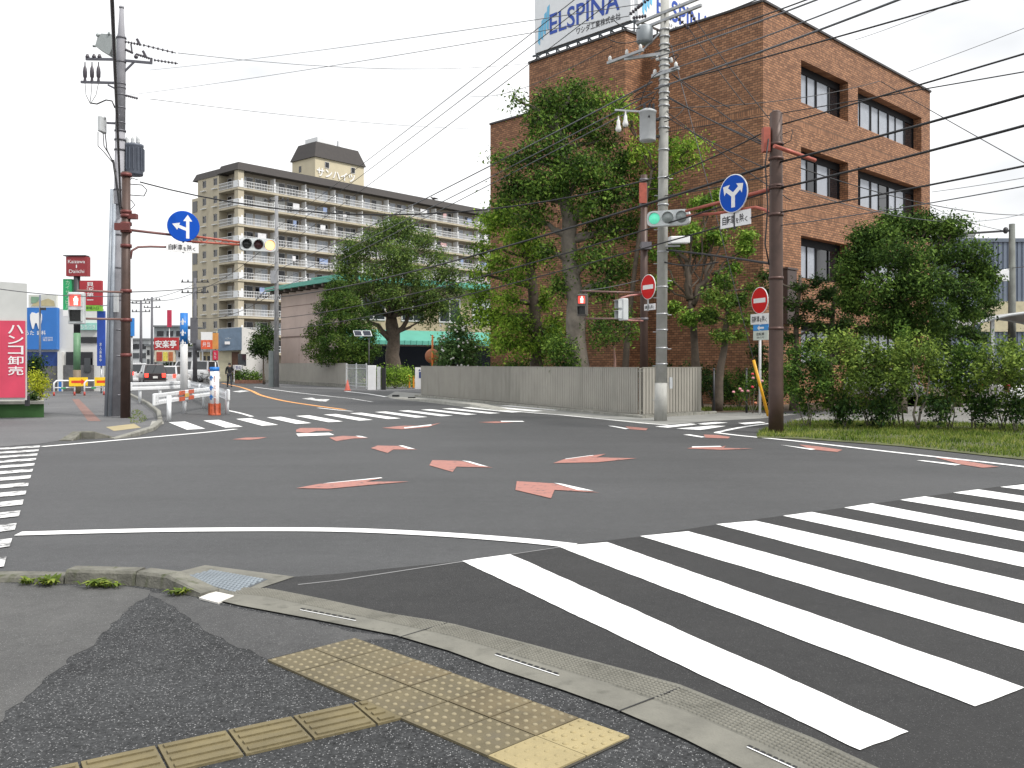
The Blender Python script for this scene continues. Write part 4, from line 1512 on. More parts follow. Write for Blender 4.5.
# stair tower on the roof
tw = MB()
tx, ty = 17.1, 3.1
tw.box2((tx, ty, ZT + 0.6), (tx + 10.9, ty + 6.7, 38.0))
two = tw.build('roof_tower', pbr('tower cream', (0.56, 0.50, 0.36), 0.8, var=0.08, scale=0.5), ap, local=True)
tw = MB()
mansard(tw, tx, ty, tx + 10.9, ty + 6.7, 37.75, 40.7, 0.75, 0.3)
tw.build('tower_roof', AROOF, two, local=True)
tw = MB()
tw.box2((tx + 1.4, ty + 1.2, 40.7), (tx + 5.2, ty + 4.8, 41.7))
tw.box2((tx + 6.0, ty + 1.2, 40.7), (tx + 6.5, ty + 1.7, 41.9))
tw.build('roof_tank', RAILW, two, local=True)
for x in (2.1, 7.9):
    tw = MB()
    tw.box2((tx + x, ty - 0.03, 36.2), (tx + x + 0.85, ty + 0.05, 37.2))
    tw.frame(V((tx + x, ty - 0.05, 36.2)), X_, Z_, -0.05, -0.05, 0.9, 1.05, 0.07, -Y_, 0.03, 1)
    tw.build('tower_window', [GLASS_D, FRAMEW], two, local=True)
tw = MB()
tw.box2((tx - 0.03, ty + 4.0, 35.6), (tx + 0.05, ty + 4.7, 36.7))
tw.build('tower_window', GLASS_D, two, local=True)
tw = MB()
write(tw, 'サンハイツ', V((tx + 0.3, ty - 0.14, 34.5)), X_, Z_, 8.4, 1.5, 0, 0.02)
tw.build('tower_lettering', pbr('white lettering', (0.85, 0.85, 0.85), 0.5), two, local=True)
cr = MB()
c0 = P(434, 198.5, 160)
cr.sphere(c0, (0.42, 0.24, 0.2), 8, 6)
cr.sphere(c0 + V((-0.42, 0, 0.18)), (0.16, 0.14, 0.14), 8, 6)
cr.tube([c0 + V((-0.55, 0, 0.18)), c0 + V((-0.75, 0, 0.15))], [0.05, 0.01], 5)
cr.tube([c0 + V((0.3, 0, 0)), c0 + V((0.85, 0, -0.12))], [0.16, 0.05], 6)
for s_ in (-1, 1):
    cr.tube([c0 + V((0, 0.08 * s_, -0.15)), c0 + V((0.02, 0.08 * s_, -0.42))], 0.03, 5)
tag(cr.build('crow', BLACK, None, c0), 'black crow perched on the roof edge of the long apartment block', 'bird')

# ------------------------------------------------------------------ hall with green eaves
GREEN = pbr('weathered copper green', (0.10, 0.36, 0.285), 0.55, var=0.12, scale=1.0)
PINKW = pbr('pinkish render', (0.47, 0.375, 0.335), 0.85, var=0.12, scale=0.7, stain=(0.40, 0.31, 0.275))
TANW = pbr('tan render', (0.40, 0.325, 0.22), 0.85, var=0.12, scale=0.7)
hc = V((-15.0, 80.0, 0))
rz_h = math.atan2(0.62, 0.785)
hl = thing('green_roofed_hall', 'low pinkish two-storey hall with turquoise green eaves behind the trees', 'building', hc, rz_h)
hl.scale = (1.32, 1.32, 1.32)
mb = MB()
mb.box2((0, 0, 0), (15, 10.5, 7.0))
mb.build('wall', PINKW, hl, local=True)
mb = MB()
mb.box2((0.05, -0.03, 3.6), (14.95, 0.0, 6.9))
mb.build('tan_panel', TANW, hl, local=True)
mb = MB()
mb.box2((-0.03, 0.1, 3.25), (0.0, 10.4, 3.35))
mb.box2((-0.03, 0.1, 5.6), (0.0, 10.4, 5.63))
mb.build('string_course', pbr('dark joint line', (0.2, 0.15, 0.13), 0.9), hl, local=True)  # dark horizontal lines across the side wall
mb = MB()
mb.prism([V((-0.95, -0.9, 7.15)), V((-0.95, 11.4, 7.15)), V((-0.95, 11.4, 6.85)), V((-0.95, -0.9, 6.85))], V((17, 0, 0)))
mb.prism([V((-0.9, -0.85, 7.16)), V((15.9, -0.85, 7.16)), V((15.9, 5.2, 7.4)), V((-0.0, 5.2, 7.4))][::-1], V((0, 0, 0.1)))
mb.build('roof', GREEN, hl, local=True)
mb = MB()
for i in range(9):
    mb.box2((-0.9, 0.3 + i * 1.25, 6.62), (0.0, 0.5 + i * 1.25, 6.84))
mb.build('eave_bracket', pbr('dark eave brackets', (0.09, 0.07, 0.06), 0.8), hl, local=True)
mb = MB()
mb.prism([V((-0.2, -1.6, 2.75)), V((15.5, -1.6, 2.75)), V((15.5, 0, 3.55)), V((-0.2, 0, 3.55))], V((0, 0, 0.12)))
mb.box2((-0.2, -1.62, 2.6), (15.5, -1.55, 2.85))
for i in range(32):
    mb.box2((i * 0.49 - 0.2, -1.66, 2.58), (i * 0.49 - 0.14, -1.62, 2.9))
mb.build('canopy', GREEN, hl, local=True)
for x in (1.2, 4.4, 7.6, 10.6, 13.0):
    mb = MB()
    mb.frame(V((x, -0.05, 4.3)), X_, Z_, 0, 0, 1.9, 1.8, 0.08, -Y_, 0.05, 1)
    mb.box2((x + 0.9, -0.1, 4.35), (x + 1.0, -0.06, 6.05), 1)
    mb.box2((x + 0.05, -0.06, 4.35), (x + 1.85, -0.04, 6.05), 2 if x > 9 else 0)
    mb.build('window', [GLASS, FRAMEW, pbr('closed white blind', (0.75, 0.78, 0.8), 0.4)], hl, local=True)
mb = MB()
mb.box2((0.3, -0.04, 0.3), (14.5, -0.01, 2.5))
mb.build('shopfront', GLASS_D, hl, local=True)
for x in (0.2, 3.6, 7, 10.4, 14.3):
    mb = MB()
    mb.box2((x, -0.25, 0), (x + 0.35, -0.02, 2.7))
    mb.build('pillar', pbr('brown tile pillar', (0.13, 0.085, 0.075), 0.6), hl, local=True)

# ------------------------------------------------------------------ grey-blue shed, carport (behind the hedge)
sh = thing('corrugated_shed', 'grey blue corrugated metal warehouse behind the round tree', 'building', (31.0, 62.0, 0), 0.0)
mb = MB()
for i in range(90):
    x = -5.0 + i * 0.33
    mb.box2((x, 0, 0), (x + 0.2, 0.1, 10.2))
mb.box2((-5, 0.06, 0), (25, 14, 10.15))
mb.build('wall', pbr('grey blue cladding', (0.17, 0.205, 0.265), 0.55, 0.1, var=0.1, scale=0.5, stain=(0.14, 0.17, 0.22)), sh, local=True)
mb = MB()
mb.box2((-5.1, -0.08, 10.15), (25.1, 14.1, 10.4))
mb.build('roof', pbr('shed edge', (0.15, 0.18, 0.23), 0.6), sh, local=True)
mb = MB()
mb.box2((1.6, -0.12, 3.9), (5.2, -0.02, 6.0))
mb.build('cream_panel', pbr('cream board', (0.55, 0.50, 0.34), 0.7), sh, local=True)
mb = MB()
mb.box2((-0.5, 0.5, 10.4), (1.5, 2, 11.0))
for i in range(3):
    mb.box2((-0.52, 0.42, 10.5 + i * 0.17), (1.52, 0.5, 10.58 + i * 0.17))
mb.build('roof_unit', pbr('rooftop unit grey', (0.42, 0.43, 0.43), 0.6), sh, local=True)

cp = thing('carport', 'curved translucent grey carport roof over parked cars behind the hedge', 'carport', (19.7, 37.0, 0), -0.1)
mb = MB()
prof = []
for i in range(13):
    a = i / 12
    prof.append(V((-1.2 + 6.5 * a, 0, 3.1 + 0.75 * math.sin(math.pi * a))))
mb.add([p for p in prof] + [p + V((0, 5, 0)) for p in prof] + [p + V((0, 0, -0.05)) for p in prof] + [p + V((0, 5, -0.05)) for p in prof],
       [(i, i + 1, 14 + i, 13 + i) for i in range(12)] + [(26 + i, 39 + i, 40 + i, 27 + i) for i in range(12)] + [(i, 26 + i, 27 + i, i + 1) for i in range(12)])
mb.build('canopy_roof', pbr('carport sheet', (0.42, 0.42, 0.41), 0.4), cp, local=True)
for y in (-0.03, 5.03):
    MB().tube([p + V((0, y, -0.06)) for p in prof], 0.06, 6).build('edge_frame', STEELP, cp, local=True)
for x in (0.3, 4.8):
    for y in (0.2, 4.8):
        mb = MB()
        mb.box2((x, y, 0), (x + 0.13, y + 0.13, 3.5))
        mb.build('post', STEELP, cp, local=True)

# ------------------------------------------------------------------ shops along the far street
def block(name, label, px0, px1, ytop, Y, depth, wall, parts=(), cat='building', rz=0.0, base_z=0.0):
    x0, x1 = (px0 - CX) / FPX * Y, (px1 - CX) / FPX * Y
    h = ZY(ytop, Y)
    rt = thing(name, label, cat, (x0, Y, 0), rz)
    mb = MB()
    # the flank runs back along the plot line, which narrows from the street
    f_ = (Y + depth) / Y
    mb.prism([V((0, 0, 0)), V((x1 - x0, 0, 0)), V((x1 * f_ - x0 - 0.2, depth, 0)), V((x0 * f_ - x0 + 0.2, depth, 0))], V((0, 0, h)))
    mb.build('wall', wall, rt, local=True)
    def loc(px, py, d=0.0):
        return V(((px - px0) / FPX * Y, -d, ZY(py, Y)))
    return rt, loc

# dental clinic
WALLW = pbr('white render', (0.68, 0.68, 0.66), 0.7, var=0.08, scale=0.6)
DBLUE = pbr('clinic blue', (0.03, 0.17, 0.52), 0.5, var=0.06)
dc, L_ = block('dental_clinic', 'white clinic with a big blue facade board bearing a white tooth', 14, 104, 309, 54, 9, WALLW)
def rect(name, mat, par, loc, a, b, d0=0.02, d1=0.1):
    mb = MB()
    p, q = loc(a[0], a[1], d0), loc(b[0], b[1], d1)
    mb.box2(p, q)
    return mb.build(name, mat, par, local=True)
fb_ = rect('facade_board', DBLUE, dc, L_, (16, 308), (59.5, 349.5), 0.0, 0.35)
rect('lower_board', pbr('deep blue wall', (0.012, 0.05, 0.22), 0.5), dc, L_, (16, 352), (59, 366), 0.0, 0.15)
rect('stone_base', pbr('grey stone base', (0.12, 0.12, 0.125), 0.8, var=0.35, scale=4), dc, L_, (16, 366), (60, 399), 0.0, 0.2)
rect('stone_base', pbr('grey stone base', (0.12, 0.12, 0.125), 0.8), dc, L_, (65, 365), (94, 399), 0.0, 0.18)
rect('window', GLASS_D, dc, L_, (66.5, 352), (93, 365), 0.02, 0.08)
rect('window', GLASS_D, dc, L_, (81, 337), (98, 343), 0.02, 0.08)
rect('door', GLASS, dc, L_, (86, 358), (92, 372), 0.16, 0.22)
rect('white_column', WALLW, dc, L_, (60, 352), (64.5, 399), 0.0, 0.3)
rect('blue_stripe', DBLUE, dc, L_, (61.5, 380), (64, 399), 0.3, 0.34)
rect('sign_panel', pbr('mint sign', (0.32, 0.62, 0.55), 0.5), dc, L_, (80, 323), (98, 330), 0.0, 0.2)
mb = MB()
write(mb, 'もちづき', L_(82, 329, 0.21), X_, Z_, 0.9, 0.25)
mb.build('sign_lettering', SIGNW, dc, local=True)
mb = MB()
tooth = [(-5, 8), (-3.5, 10), (-1.5, 9.6), (0, 8.8), (1.5, 9.6), (3.5, 10), (5, 8), (5, 4), (4.2, 0), (3.2, -4), (2.2, -4.4), (1.6, -2), (0.8, 0.4), (0, 0.9), (-0.8, 0.4), (-1.6, -2), (-2.2, -4.4), (-3.2, -4), (-4.2, 0), (-5, 4)]
oo = L_(39.5, 324.2, 0.36)
k_ = 54 / FPX * 1.15
mb.prism([oo + X_ * (a * k_) + Z_ * (b * k_) for a, b in tooth], V((0, -0.05, 0)))
mb.build('tooth_emblem', SIGNW, dc, local=True)
mb = MB()
write(mb, 'らた', L_(28.5, 335.2, 0.36), X_, Z_, 0.53, 0.27, 0, 0.01)
write(mb, '歯科', L_(40, 335.2, 0.36), X_, Z_, 0.53, 0.27, 0, 0.01)
write(mb, '口腔外科', L_(46, 339, 0.36), X_, Z_, 0.6, 0.12)
write(mb, '矯正歯科', L_(46, 341.2, 0.36), X_, Z_, 0.6, 0.12)
mb.build('facade_lettering', SIGNW, dc, local=True)
# board on its roof
rb = thing('roof_board', 'pale green and cream landscape hoarding above the blue clinic facade', 'hoarding', P(29, 308, 53.8))
mb = MB()
mb.box2(P(28.5, 307.5, 53.7), P(58, 295, 53.9))
mb.build('panel', pbr('pale hoarding', (0.62, 0.63, 0.58), 0.6, var=0.15, scale=1.2), rb)
mb = MB()
mb.poly([P(31, 306, 53.68), P(55, 306, 53.68), P(54, 301, 53.68), P(48, 298.5, 53.68), P(40, 301, 53.68), P(34, 303, 53.68)], 0)
mb.poly([P(31, 303, 53.67), P(36, 303, 53.67), P(41, 297, 53.67), P(31, 296.5, 53.67)], 1)
mb.build('picture', [pbr('hoarding tan', (0.48, 0.42, 0.25), 0.6), pbr('hoarding green', (0.22, 0.36, 0.25), 0.6)], rb)

# seal shop sign and its planter wall
hz = thing('shop_sign_board', 'white and crimson shop signboard with white vertical lettering on the green planter', 'sign board', (-16.2, 26.0, 0.5))
mb = MB()
a0, a1 = P(-60, 400, 26.0), P(27.0, 400, 26.4)
a0.z = a1.z = 0.58
zt = ZY(283, 26.2)
tvec = V((-0.19, 0.32, 0))
mb.prism([a0, a1, V((a1.x, a1.y, zt)), V((a0.x, a0.y, zt + 0.15))], tvec)
mb.build('board', pbr('sign board off white', (0.56, 0.57, 0.55), 0.5, var=0.1, scale=1), hz)
nv = V((0.004, -0.035, 0))
mb = MB()
zp, zq = ZY(320.5, 26.2), ZY(397.8, 26.2)
i1 = a1 + (a0 - a1).normalized() * 0.04
mb.prism([V((a0.x, a0.y, zq)) + nv, V((i1.x, i1.y, zq)) + nv, V((i1.x, i1.y, zp)) + nv, V((a0.x, a0.y, zp)) + nv], -nv * 0.6)
mb.build('crimson_panel', pbr('crimson sheet', (0.62, 0.06, 0.115), 0.45, var=0.12, scale=1.2), hz)
mb = MB()
ud = (a1 - a0).normalized()
st_ = P(7.2, 386, 26.2)
st_ = a0 + ud * ((st_ - a0).dot(ud))
st_.z = ZY(376, 26.25)
write_down(mb, 'ハンコ卸売', st_ + nv * 1.6, ud, Z_, 14.5 / FPX * 26.2, ZY(324, 26.25) - st_.z, 0, 0.012)
mb.build('lettering', SIGNW, hz)
mb = MB()
for f in (0.5, 0.97):
    p = a0.lerp(a1, f) + V((0, 0.16, 0))
    mb.box2((p.x - 0.05, p.y - 0.05, 0.4), (p.x + 0.05, p.y + 0.05, 0.7))
mb.build('bracket', DARKST, hz)
pw = thing('planter_wall', 'low green painted planter wall with a pale coping under the shop signboard', 'planter', (-14.0, 27.0, 0))
mb = MB()
mb.prism([G(-260, 420), G(44, 417.5), G(44, 417.5) + V((-1.4, 2.6, 0)), G(-260, 420) + V((0, 2.6, 0))], V((0, 0, 0.42)))
mb.build('wall', pbr('planter green', (0.045, 0.125, 0.035), 0.8, var=0.2, scale=2), pw)
mb = MB()
mb.prism([G(-260, 420) + V((0, -0.03, 0.42)), G(44.6, 417.6) + V((0, -0.03, 0.42)), G(44.6, 417.5) + V((-1.4, 2.6, 0.42)), G(-260, 420) + V((0, 2.6, 0.42))], V((0, 0, 0.09)))
mb.build('coping', CONC, pw)

# grey-blue corner shop beyond the crossing
ss = thing('corner_shop', 'small slate blue and white corner shop across from the apartment block', 'shop', ((212 - CX) / FPX * 84, 84, 0), 0.0)
Ys = 84.0
def S_(px, py, d=0.0):
    return V(((px - 212) / FPX * Ys, -d, ZY(py, Ys)))
mb = MB()
mb.prism([S_(216, 384.5), S_(241, 384.5), S_(241, 329), S_(216, 331)], V((0, 6, 0)))
mb.build('wall', pbr('shop cream', (0.58, 0.55, 0.40), 0.8), ss, local=True)
mb = MB()
p0 = S_(219, 351, 0.35); p1 = S_(242.5, 350, 0.6)
mb.prism([p0, p1, V((p1.x, p1.y, ZY(327.5, Ys))), V((p0.x, p0.y, ZY(329.5, Ys)))], V((0, 0.6, 0)))
mb.build('slate_fascia', pbr('slate blue', (0.14, 0.20, 0.275), 0.6), ss, local=True)
mb = MB()
mb.prism([S_(242, 384.5, 0.3), S_(258, 384, -3.0), V((S_(258, 0).x, 3.0, ZY(332, Ys))), V((S_(242, 0).x, -0.3, ZY(327, Ys)))], V((-0.6, 1.2, 0)))
mb.build('white_wing', WALLW, ss, local=True)
mb = MB()
mb.box2(S_(232, 379.5, 0.1), S_(239, 352, 0.02))
mb.build('door', pbr('brown door', (0.10, 0.05, 0.03), 0.6), ss, local=True)
mb = MB()
mb.box2(S_(240, 366, 0.62), S_(248, 354, 0.55))
mb.build('window', GLASS, ss, local=True)
mb = MB()
write(mb, 'ヘアー', S_(227, 339.6, 0.55), X_, Z_, 0.55, 0.16)
mb.box2(S_(226.6, 344.5, 0.55), S_(231.6, 341.6, 0.5))
mb.build('fascia_lettering', SIGNW, ss, local=True)
so_ = thing('standing_sign', 'small white standing sign with a dark mark outside the corner shop', 'sign', S_(238, 372, 0.5) + V(((212 - CX) / FPX * Ys, Ys - 1.5, 0)))
mb = MB()
b_ = V(((212 - CX) / FPX * Ys, Ys - 1.5, 0))
mb.box2(S_(238, 370) + b_, S_(248, 365) + b_ + V((0, 0.08, 0)))
for px in (239, 247):
    q_ = S_(px, 384.5) + b_
    mb.box2((q_.x - 0.03, q_.y, 0), (q_.x + 0.03, q_.y + 0.06, ZY(365, Ys)))
mb.build('board', SIGNW, so_)
mb = MB()
write(mb, '整体', S_(240.5, 369.4) + b_ + V((0, -0.012, 0)), X_, Z_, 0.5, 0.34)
mb.build('lettering', pbr('navy ink', (0.02, 0.03, 0.18), 0.5), so_)

# far buildings at the end of the street
far = [
    ('far_building', 'pale grey building at the end of the street behind the queue of cars', 120, 152, 340, 120, pbr('far pale wall', (0.50, 0.52, 0.53), 0.8)),
    ('far_building', 'white narrow house beside the red restaurant board', 146, 158, 346, 112, WALLW),
    ('far_building', 'dark grey roofed house behind the red restaurant board', 154, 186, 327, 135, pbr('far grey wall', (0.30, 0.33, 0.34), 0.8)),
    ('far_building', 'light building with blue band past the tall arrow post', 176, 202, 348, 126, pbr('far light wall', (0.55, 0.56, 0.58), 0.8)),
    ('far_building', 'low cream shop under the orange and white shop sign', 200, 219, 352, 92, pbr('far cream wall', (0.50, 0.42, 0.25), 0.8)),
]
for nm, lab, a, b, yt, Yd, m_ in far:
    rt, lc = block(nm, lab, a, b, yt, Yd, 8, m_)
    rect('roof', pbr('far roof', (0.17, 0.18, 0.19), 0.7), rt, lc, (a - 0.6, yt), (b + 0.6, yt - 1.6), -8.2, 0.4)
    wd_ = b - a
    for i in range(3):
        rect('window', GLASS_D, rt, lc, (a + wd_ * (0.1 + 0.3 * i), yt + 4), (a + wd_ * (0.1 + 0.3 * i) + wd_ * 0.2, yt + 9), 0.0, 0.08)
        rect('window', GLASS, rt, lc, (a + wd_ * (0.1 + 0.3 * i), yt + 13), (a + wd_ * (0.1 + 0.3 * i) + wd_ * 0.2, yt + 18), 0.0, 0.08)
# ------------------------------------------------------------------ fences
def slat_fence(name, label, a, b, z0, z1, pitch, sw, th, mat, postm, post_every=2.0, posts=True, group=None):
    root = thing(name, label, 'fence', V((a.x, a.y, 0)), 0, group)
    d = (b - a)
    L = d.length
    d.normalize()
    nn = V((-d.y, d.x, 0))
    mb = MB()
    n = int(L / pitch)
    for i in range(n):
        p = a + d * (pitch * (i + 0.5))
        mb.box(V((p.x, p.y, (z0 + z1) / 2)), (sw, th, z1 - z0), (d, nn, Z_))
    mb.build('slat_panel', mat, root)
    for zz in (z0 + 0.1, z1 - 0.1):
        mb = MB()
        mb.bar(a + V((0, 0, zz)) + nn * (th / 2 + 0.022), b + V((0, 0, zz)) + nn * (th / 2 + 0.022), 0.035, 0.05)
        mb.build('rail', mat, root)
    mb = MB()
    mb.bar(a + V((0, 0, z1 + 0.012)), b + V((0, 0, z1 + 0.012)), 0.05, 0.02)
    mb.build('top_cap', mat, root)
    if posts:
        k = max(1, round(L / post_every))
        for i in range(k + 1):
            p = a + d * (L * i / k) + nn * (th / 2 + 0.075)
            mb = MB()
            mb.box(V((p.x, p.y, (z1 + 0.02) / 2)), (0.07, 0.07, z1 - 0.02), (d, nn, Z_))
            mb.build('post', postm, root)
    return root
FENCEM = pbr('fence aluminium bronze grey', (0.34, 0.325, 0.285), 0.55, 0.1, var=0.12, scale=1.2, stain=(0.27, 0.26, 0.225))
FL0, FC0, FR0 = V((-4.65, 45.5, 0)), V((3.99, 27.55, 0)), V((6.34, 29.7, 0))
slat_fence('slatted_fence', 'long grey vertical slat fence running from the gateway to the street corner', FL0, FC0 + V((-0.06, 0.12, 0)), 0.1, 1.53, 0.13, 0.108, 0.03, FENCEM, FENCEM)
slat_fence('slatted_fence', 'short grey vertical slat fence behind the concrete utility pole', FC0 + V((0.06, 0.06, 0)), FR0, 0.1, 1.53, 0.15, 0.115, 0.03, FENCEM, FENCEM, 1.6)
for a, b in ((FL0, FC0), (FC0, FR0)):
    mb = MB()
    mb.bar(a + V((0, 0.03, 0.045)), b + V((0, 0.03, 0.045)), 0.16, 0.09)
    o = mb.build('fence_footing', CONC_OLD)
    tag(o, kind='structure')
f2a, f2b = G(265, 382.5), G(346, 387.6)
f2a, f2b = V((f2a.x, f2a.y, 0)), V((f2b.x, f2b.y, 0))
slat_fence('slatted_fence', 'far grey slat fence under the dark clipped evergreen', f2a, f2b, 0.25, 1.7, 0.13, 0.125, 0.03, FENCEM, FENCEM, 3)
mb = MB()
mb.bar(f2a + V((0, 0, 0.12)), f2b + V((0, 0, 0.12)), 0.2, 0.24)
tag(mb.build('fence_footing', CONC_OLD), kind='structure')
gp = thing('mesh_gate', 'thin grey barred sliding gate beside the white gate post', 'gate', f2b)
ga, gb = f2b + V((0.05, -0.1, 0)), V((G(367, 389).x, G(367, 389).y, 0))
mb = MB()
for zz in (0.15, 0.35, 1.35, 1.6):
    mb.bar(ga + V((0, 0, zz)), gb + V((0, 0, zz)), 0.03, 0.035)
for i in range(21):
    p = ga.lerp(gb, i / 20)
    mb.box(V((p.x, p.y, 0.87)), (0.022, 0.022, 1.46))
mb.build('bars', STEELP, gp)
for f in (0.0, 0.5, 0.97):
    p = ga.lerp(gb, f)
    mb = MB()
    mb.box(V((p.x, p.y - 0.02, 0.85)), (0.07, 0.07, 1.7))
    mb.build('post', STEELP, gp)
q_ = G(372, 390)
wg = thing('gate_post', 'white square gate post at the end of the far slat fence', 'gate post', q_)
mb = MB()
mb.box(q_ + V((0, 0, 0.78)), (0.5, 0.4, 1.56), bev=0.02)
mb.build('pillar', WHITE, wg)
mb = MB()
mb.box(q_ + V((0.42, 0.15, 0.75)), (0.2, 0.35, 1.45))
mb.box(q_ + V((0.7, 0.3, 0.72)), (0.26, 0.35, 1.4), mi=1)
mb.build('latch_panel', [STEELP, BLACK], wg)
for px, lab in ((409.3, 'orange bollard nearer the hedge in the gateway'), (413.5, 'orange bollard against the white notice board')):
    q_ = G(px, 388.5)
    bo = thing('bollard', lab, 'bollard', q_, 0, 'bollards in the gateway')
    mb = MB()
    mb.lathe(q_, [(0.06, 0), (0.06, 0.85), (0.045, 0.9), (0.0, 0.91)], 12)
    mb.build('tube', pbr('orange plastic', (0.75, 0.27, 0.02), 0.5), bo)
    mb = MB()
    mb.lathe(q_, [(0.11, 0.0), (0.11, 0.04), (0.065, 0.05)], 12)
    mb.build('base_plate', DARKST, bo)
q_ = G(420, 390)
nb = thing('notice_board', 'white notice board with a dark blue panel at the fence end', 'notice board', q_)
mb = MB()
mb.box(q_ + V((0, 0, 0.75)), (0.62, 0.12, 1.38), bev=0.01)
mb.build('board', SIGNW, nb)
mb = MB()
mb.box2(q_ + V((-0.06, -0.075, 0.75)), q_ + V((0.22, -0.062, 1.15)))
mb.poly([q_ + V((-0.1, -0.07, 1.2)), q_ + V((0.05, -0.07, 1.22)), q_ + V((-0.02, -0.07, 1.34))])
mb.build('print', pbr('navy print', (0.03, 0.06, 0.2), 0.5), nb)
mb = MB()
for s_ in (-1, 1):
    mb.box2(q_ + V((0.25 * s_ - 0.025, -0.02, 0)), q_ + V((0.25 * s_ + 0.025, 0.03, 0.2)))
mb.build('leg', STEEL, nb)
# traffic mirror seen from behind
q_ = G(432.5, 393)
tm = thing('traffic_mirror', 'orange traffic mirror seen from behind above the fence end', 'mirror', q_)
mb = MB()
mb.tube([q_, q_ + V((0, 0, 3.3))], 0.055, 10)
mb.build('pole', pbr('orange enamel', (0.62, 0.17, 0.02), 0.45, var=0.15), tm)
mc = q_ + V((-0.05, 0.12, 2.1))
mb = MB()
mb.lathe(mc, [(0.0, -0.12), (0.22, -0.09), (0.37, -0.02), (0.42, 0.06), (0.40, 0.07)], 24, axis=V((0.15, 1, 0.0)))
mb.build('mirror_back', pbr('rusty orange back', (0.34, 0.12, 0.045), 0.55, var=0.3, scale=6), tm)
mb = MB()
mb.lathe(mc, [(0.40, 0.068), (0.2, 0.10), (0.0, 0.115)], 24, axis=V((0.15, 1, 0)))
mb.build('mirror_face', pbr('mirror', (0.8, 0.8, 0.8), 0.03, 1.0, var=0.0), tm)
# cone at the gate
q_ = G(347.5, 390.5)
tcn = thing('traffic_cone', 'small red traffic cone standing before the barred gate', 'traffic cone', q_)
mb = MB()
mb.lathe(q_ + V((0, 0, 0.03)), [(0.17, 0), (0.03, 0.62), (0.0, 0.63)], 16)
mb.build('cone', pbr('faded cone red', (0.50, 0.11, 0.075), 0.6), tcn)
mb = MB()
mb.box(q_ + V((0, 0, 0.02)), (0.4, 0.4, 0.04), bev=0.008)
mb.build('base', pbr('faded cone red', (0.5, 0.11, 0.075), 0.6), tcn)
# solar panel lamp
q_ = P(369, 388, 60)
q_.z = 0
sp_ = thing('solar_lamp', 'twin solar panels on a thin pole before the dark evergreen', 'solar lamp', q_)
mb = MB()
mb.tube([q_, q_ + V((0, 0, ZY(337, 60)))], 0.035, 8)
mb.build('pole', DARKST, sp_)
for a, b in ((353.5, 361.7), (362.2, 371)):
    mb = MB()
    z0_, z1_ = ZY(336, 60), ZY(330.5, 60)
    xa, xb = (a - CX) / FPX * 60, (b - CX) / FPX * 60
    pts = [V((xa + 0.1, 59.9, z0_)), V((xb + 0.1, 59.9, z0_)), V((xb - 0.06, 60.15, z1_)), V((xa - 0.06, 60.15, z1_))]
    mb.prism(pts, V((0, 0.04, -0.02)))
    pf = mb.build('panel', WHITE, sp_)
    mb = MB()
    c = sum(pts, V()) / 4
    mb.poly([c + (p - c) * 0.86 + V((0, -0.008, 0.004)) for p in pts])
    mb.build('cells', pbr('solar cells', (0.02, 0.025, 0.04), 0.25), pf)

# ------------------------------------------------------------------ signal heads, signs
LENSOFF = pbr('dark lens', (0.015, 0.017, 0.016), 0.25)
LENSGREY = pbr('unlit grey lens', (0.27, 0.30, 0.295), 0.3, var=0.2, scale=20)
INSUL = pbr('brown insulator', (0.06, 0.052, 0.065), 0.35)
HOUSE = pbr('signal housing grey', (0.55, 0.58, 0.585), 0.5, var=0.1)
def lampmat(name, col, e):
    return pbr(name, col, 0.4, emit=col, emis=e, var=0.02)
L_RED = lampmat('lit amber red lamp', (1.0, 0.42, 0.15), 2.6)
L_GRN = lampmat('lit green lamp', (0.10, 0.55, 0.36), 0.6)
L_PED = lampmat('lit red pedestrian lamp', (0.85, 0.10, 0.075), 0.9)
L_MAN = lampmat('lit red man', (1.0, 0.72, 0.62), 1.6)

def vehicle_signal(label, c, u, n, lit, mats, hood=0.16):
    """three lenses in a row along u, facing n"""
    rt = thing('traffic_signal', label, 'traffic light', c)
    mb = MB()
    hw, hh = 0.60, 0.215
    pts = []
    for k in range(32):
        a = 2 * math.pi * k / 32
        cx = (hw - hh) * (1 if math.cos(a) >= 0 else -1)
        sx = abs(math.cos(a)) ** 0.6 * (1 if math.cos(a) >= 0 else -1)
        sz = abs(math.sin(a)) ** 0.6 * (1 if math.sin(a) >= 0 else -1)
        pts.append(c + u * (cx + hh * sx) + Z_ * (hh * sz))
    mb.prism(pts, -n * 0.2)
    mb.build('housing', HOUSE, rt)
    for k in (-1, 0, 1):
        lc = c + u * (0.385 * k) + n * 0.004
        mb = MB()
        mb.lathe(lc, [(0.155, 0.0), (0.15, 0.018), (0.0, 0.045)], 20, axis=n)
        lens = mb.build('lens', mats[k + 1], rt)
        mb = MB()
        # hood: upper part of a short tube
        m = 14
        vs = []
        for i in range(m + 1):
            a = math.radians(-20 + 220 * i / m)
            d = u * math.cos(a) + Z_ * math.sin(a)
            ln = hood * (0.3 + 0.7 * max(0, math.sin(a)))
            vs += [lc + d * 0.165, lc + d * 0.165 + n * ln, lc + d * 0.175 + n * ln, lc + d * 0.175]
        fs = []
        for i in range(m):
            o = i * 4
            fs += [(o, o + 4, o + 5, o + 1), (o + 1, o + 5, o + 6, o + 2), (o + 2, o + 6, o + 7, o + 3)]
        mb.add(vs, fs, 0, True)
        mb.build('hood', HOUSE, rt)
    mb = MB()
    mb.bar(c - n * 0.2 + u * 0.0, c - n * 0.34, 0.18, 0.12)
    mb.build('bracket', STEEL, rt)
    return rt

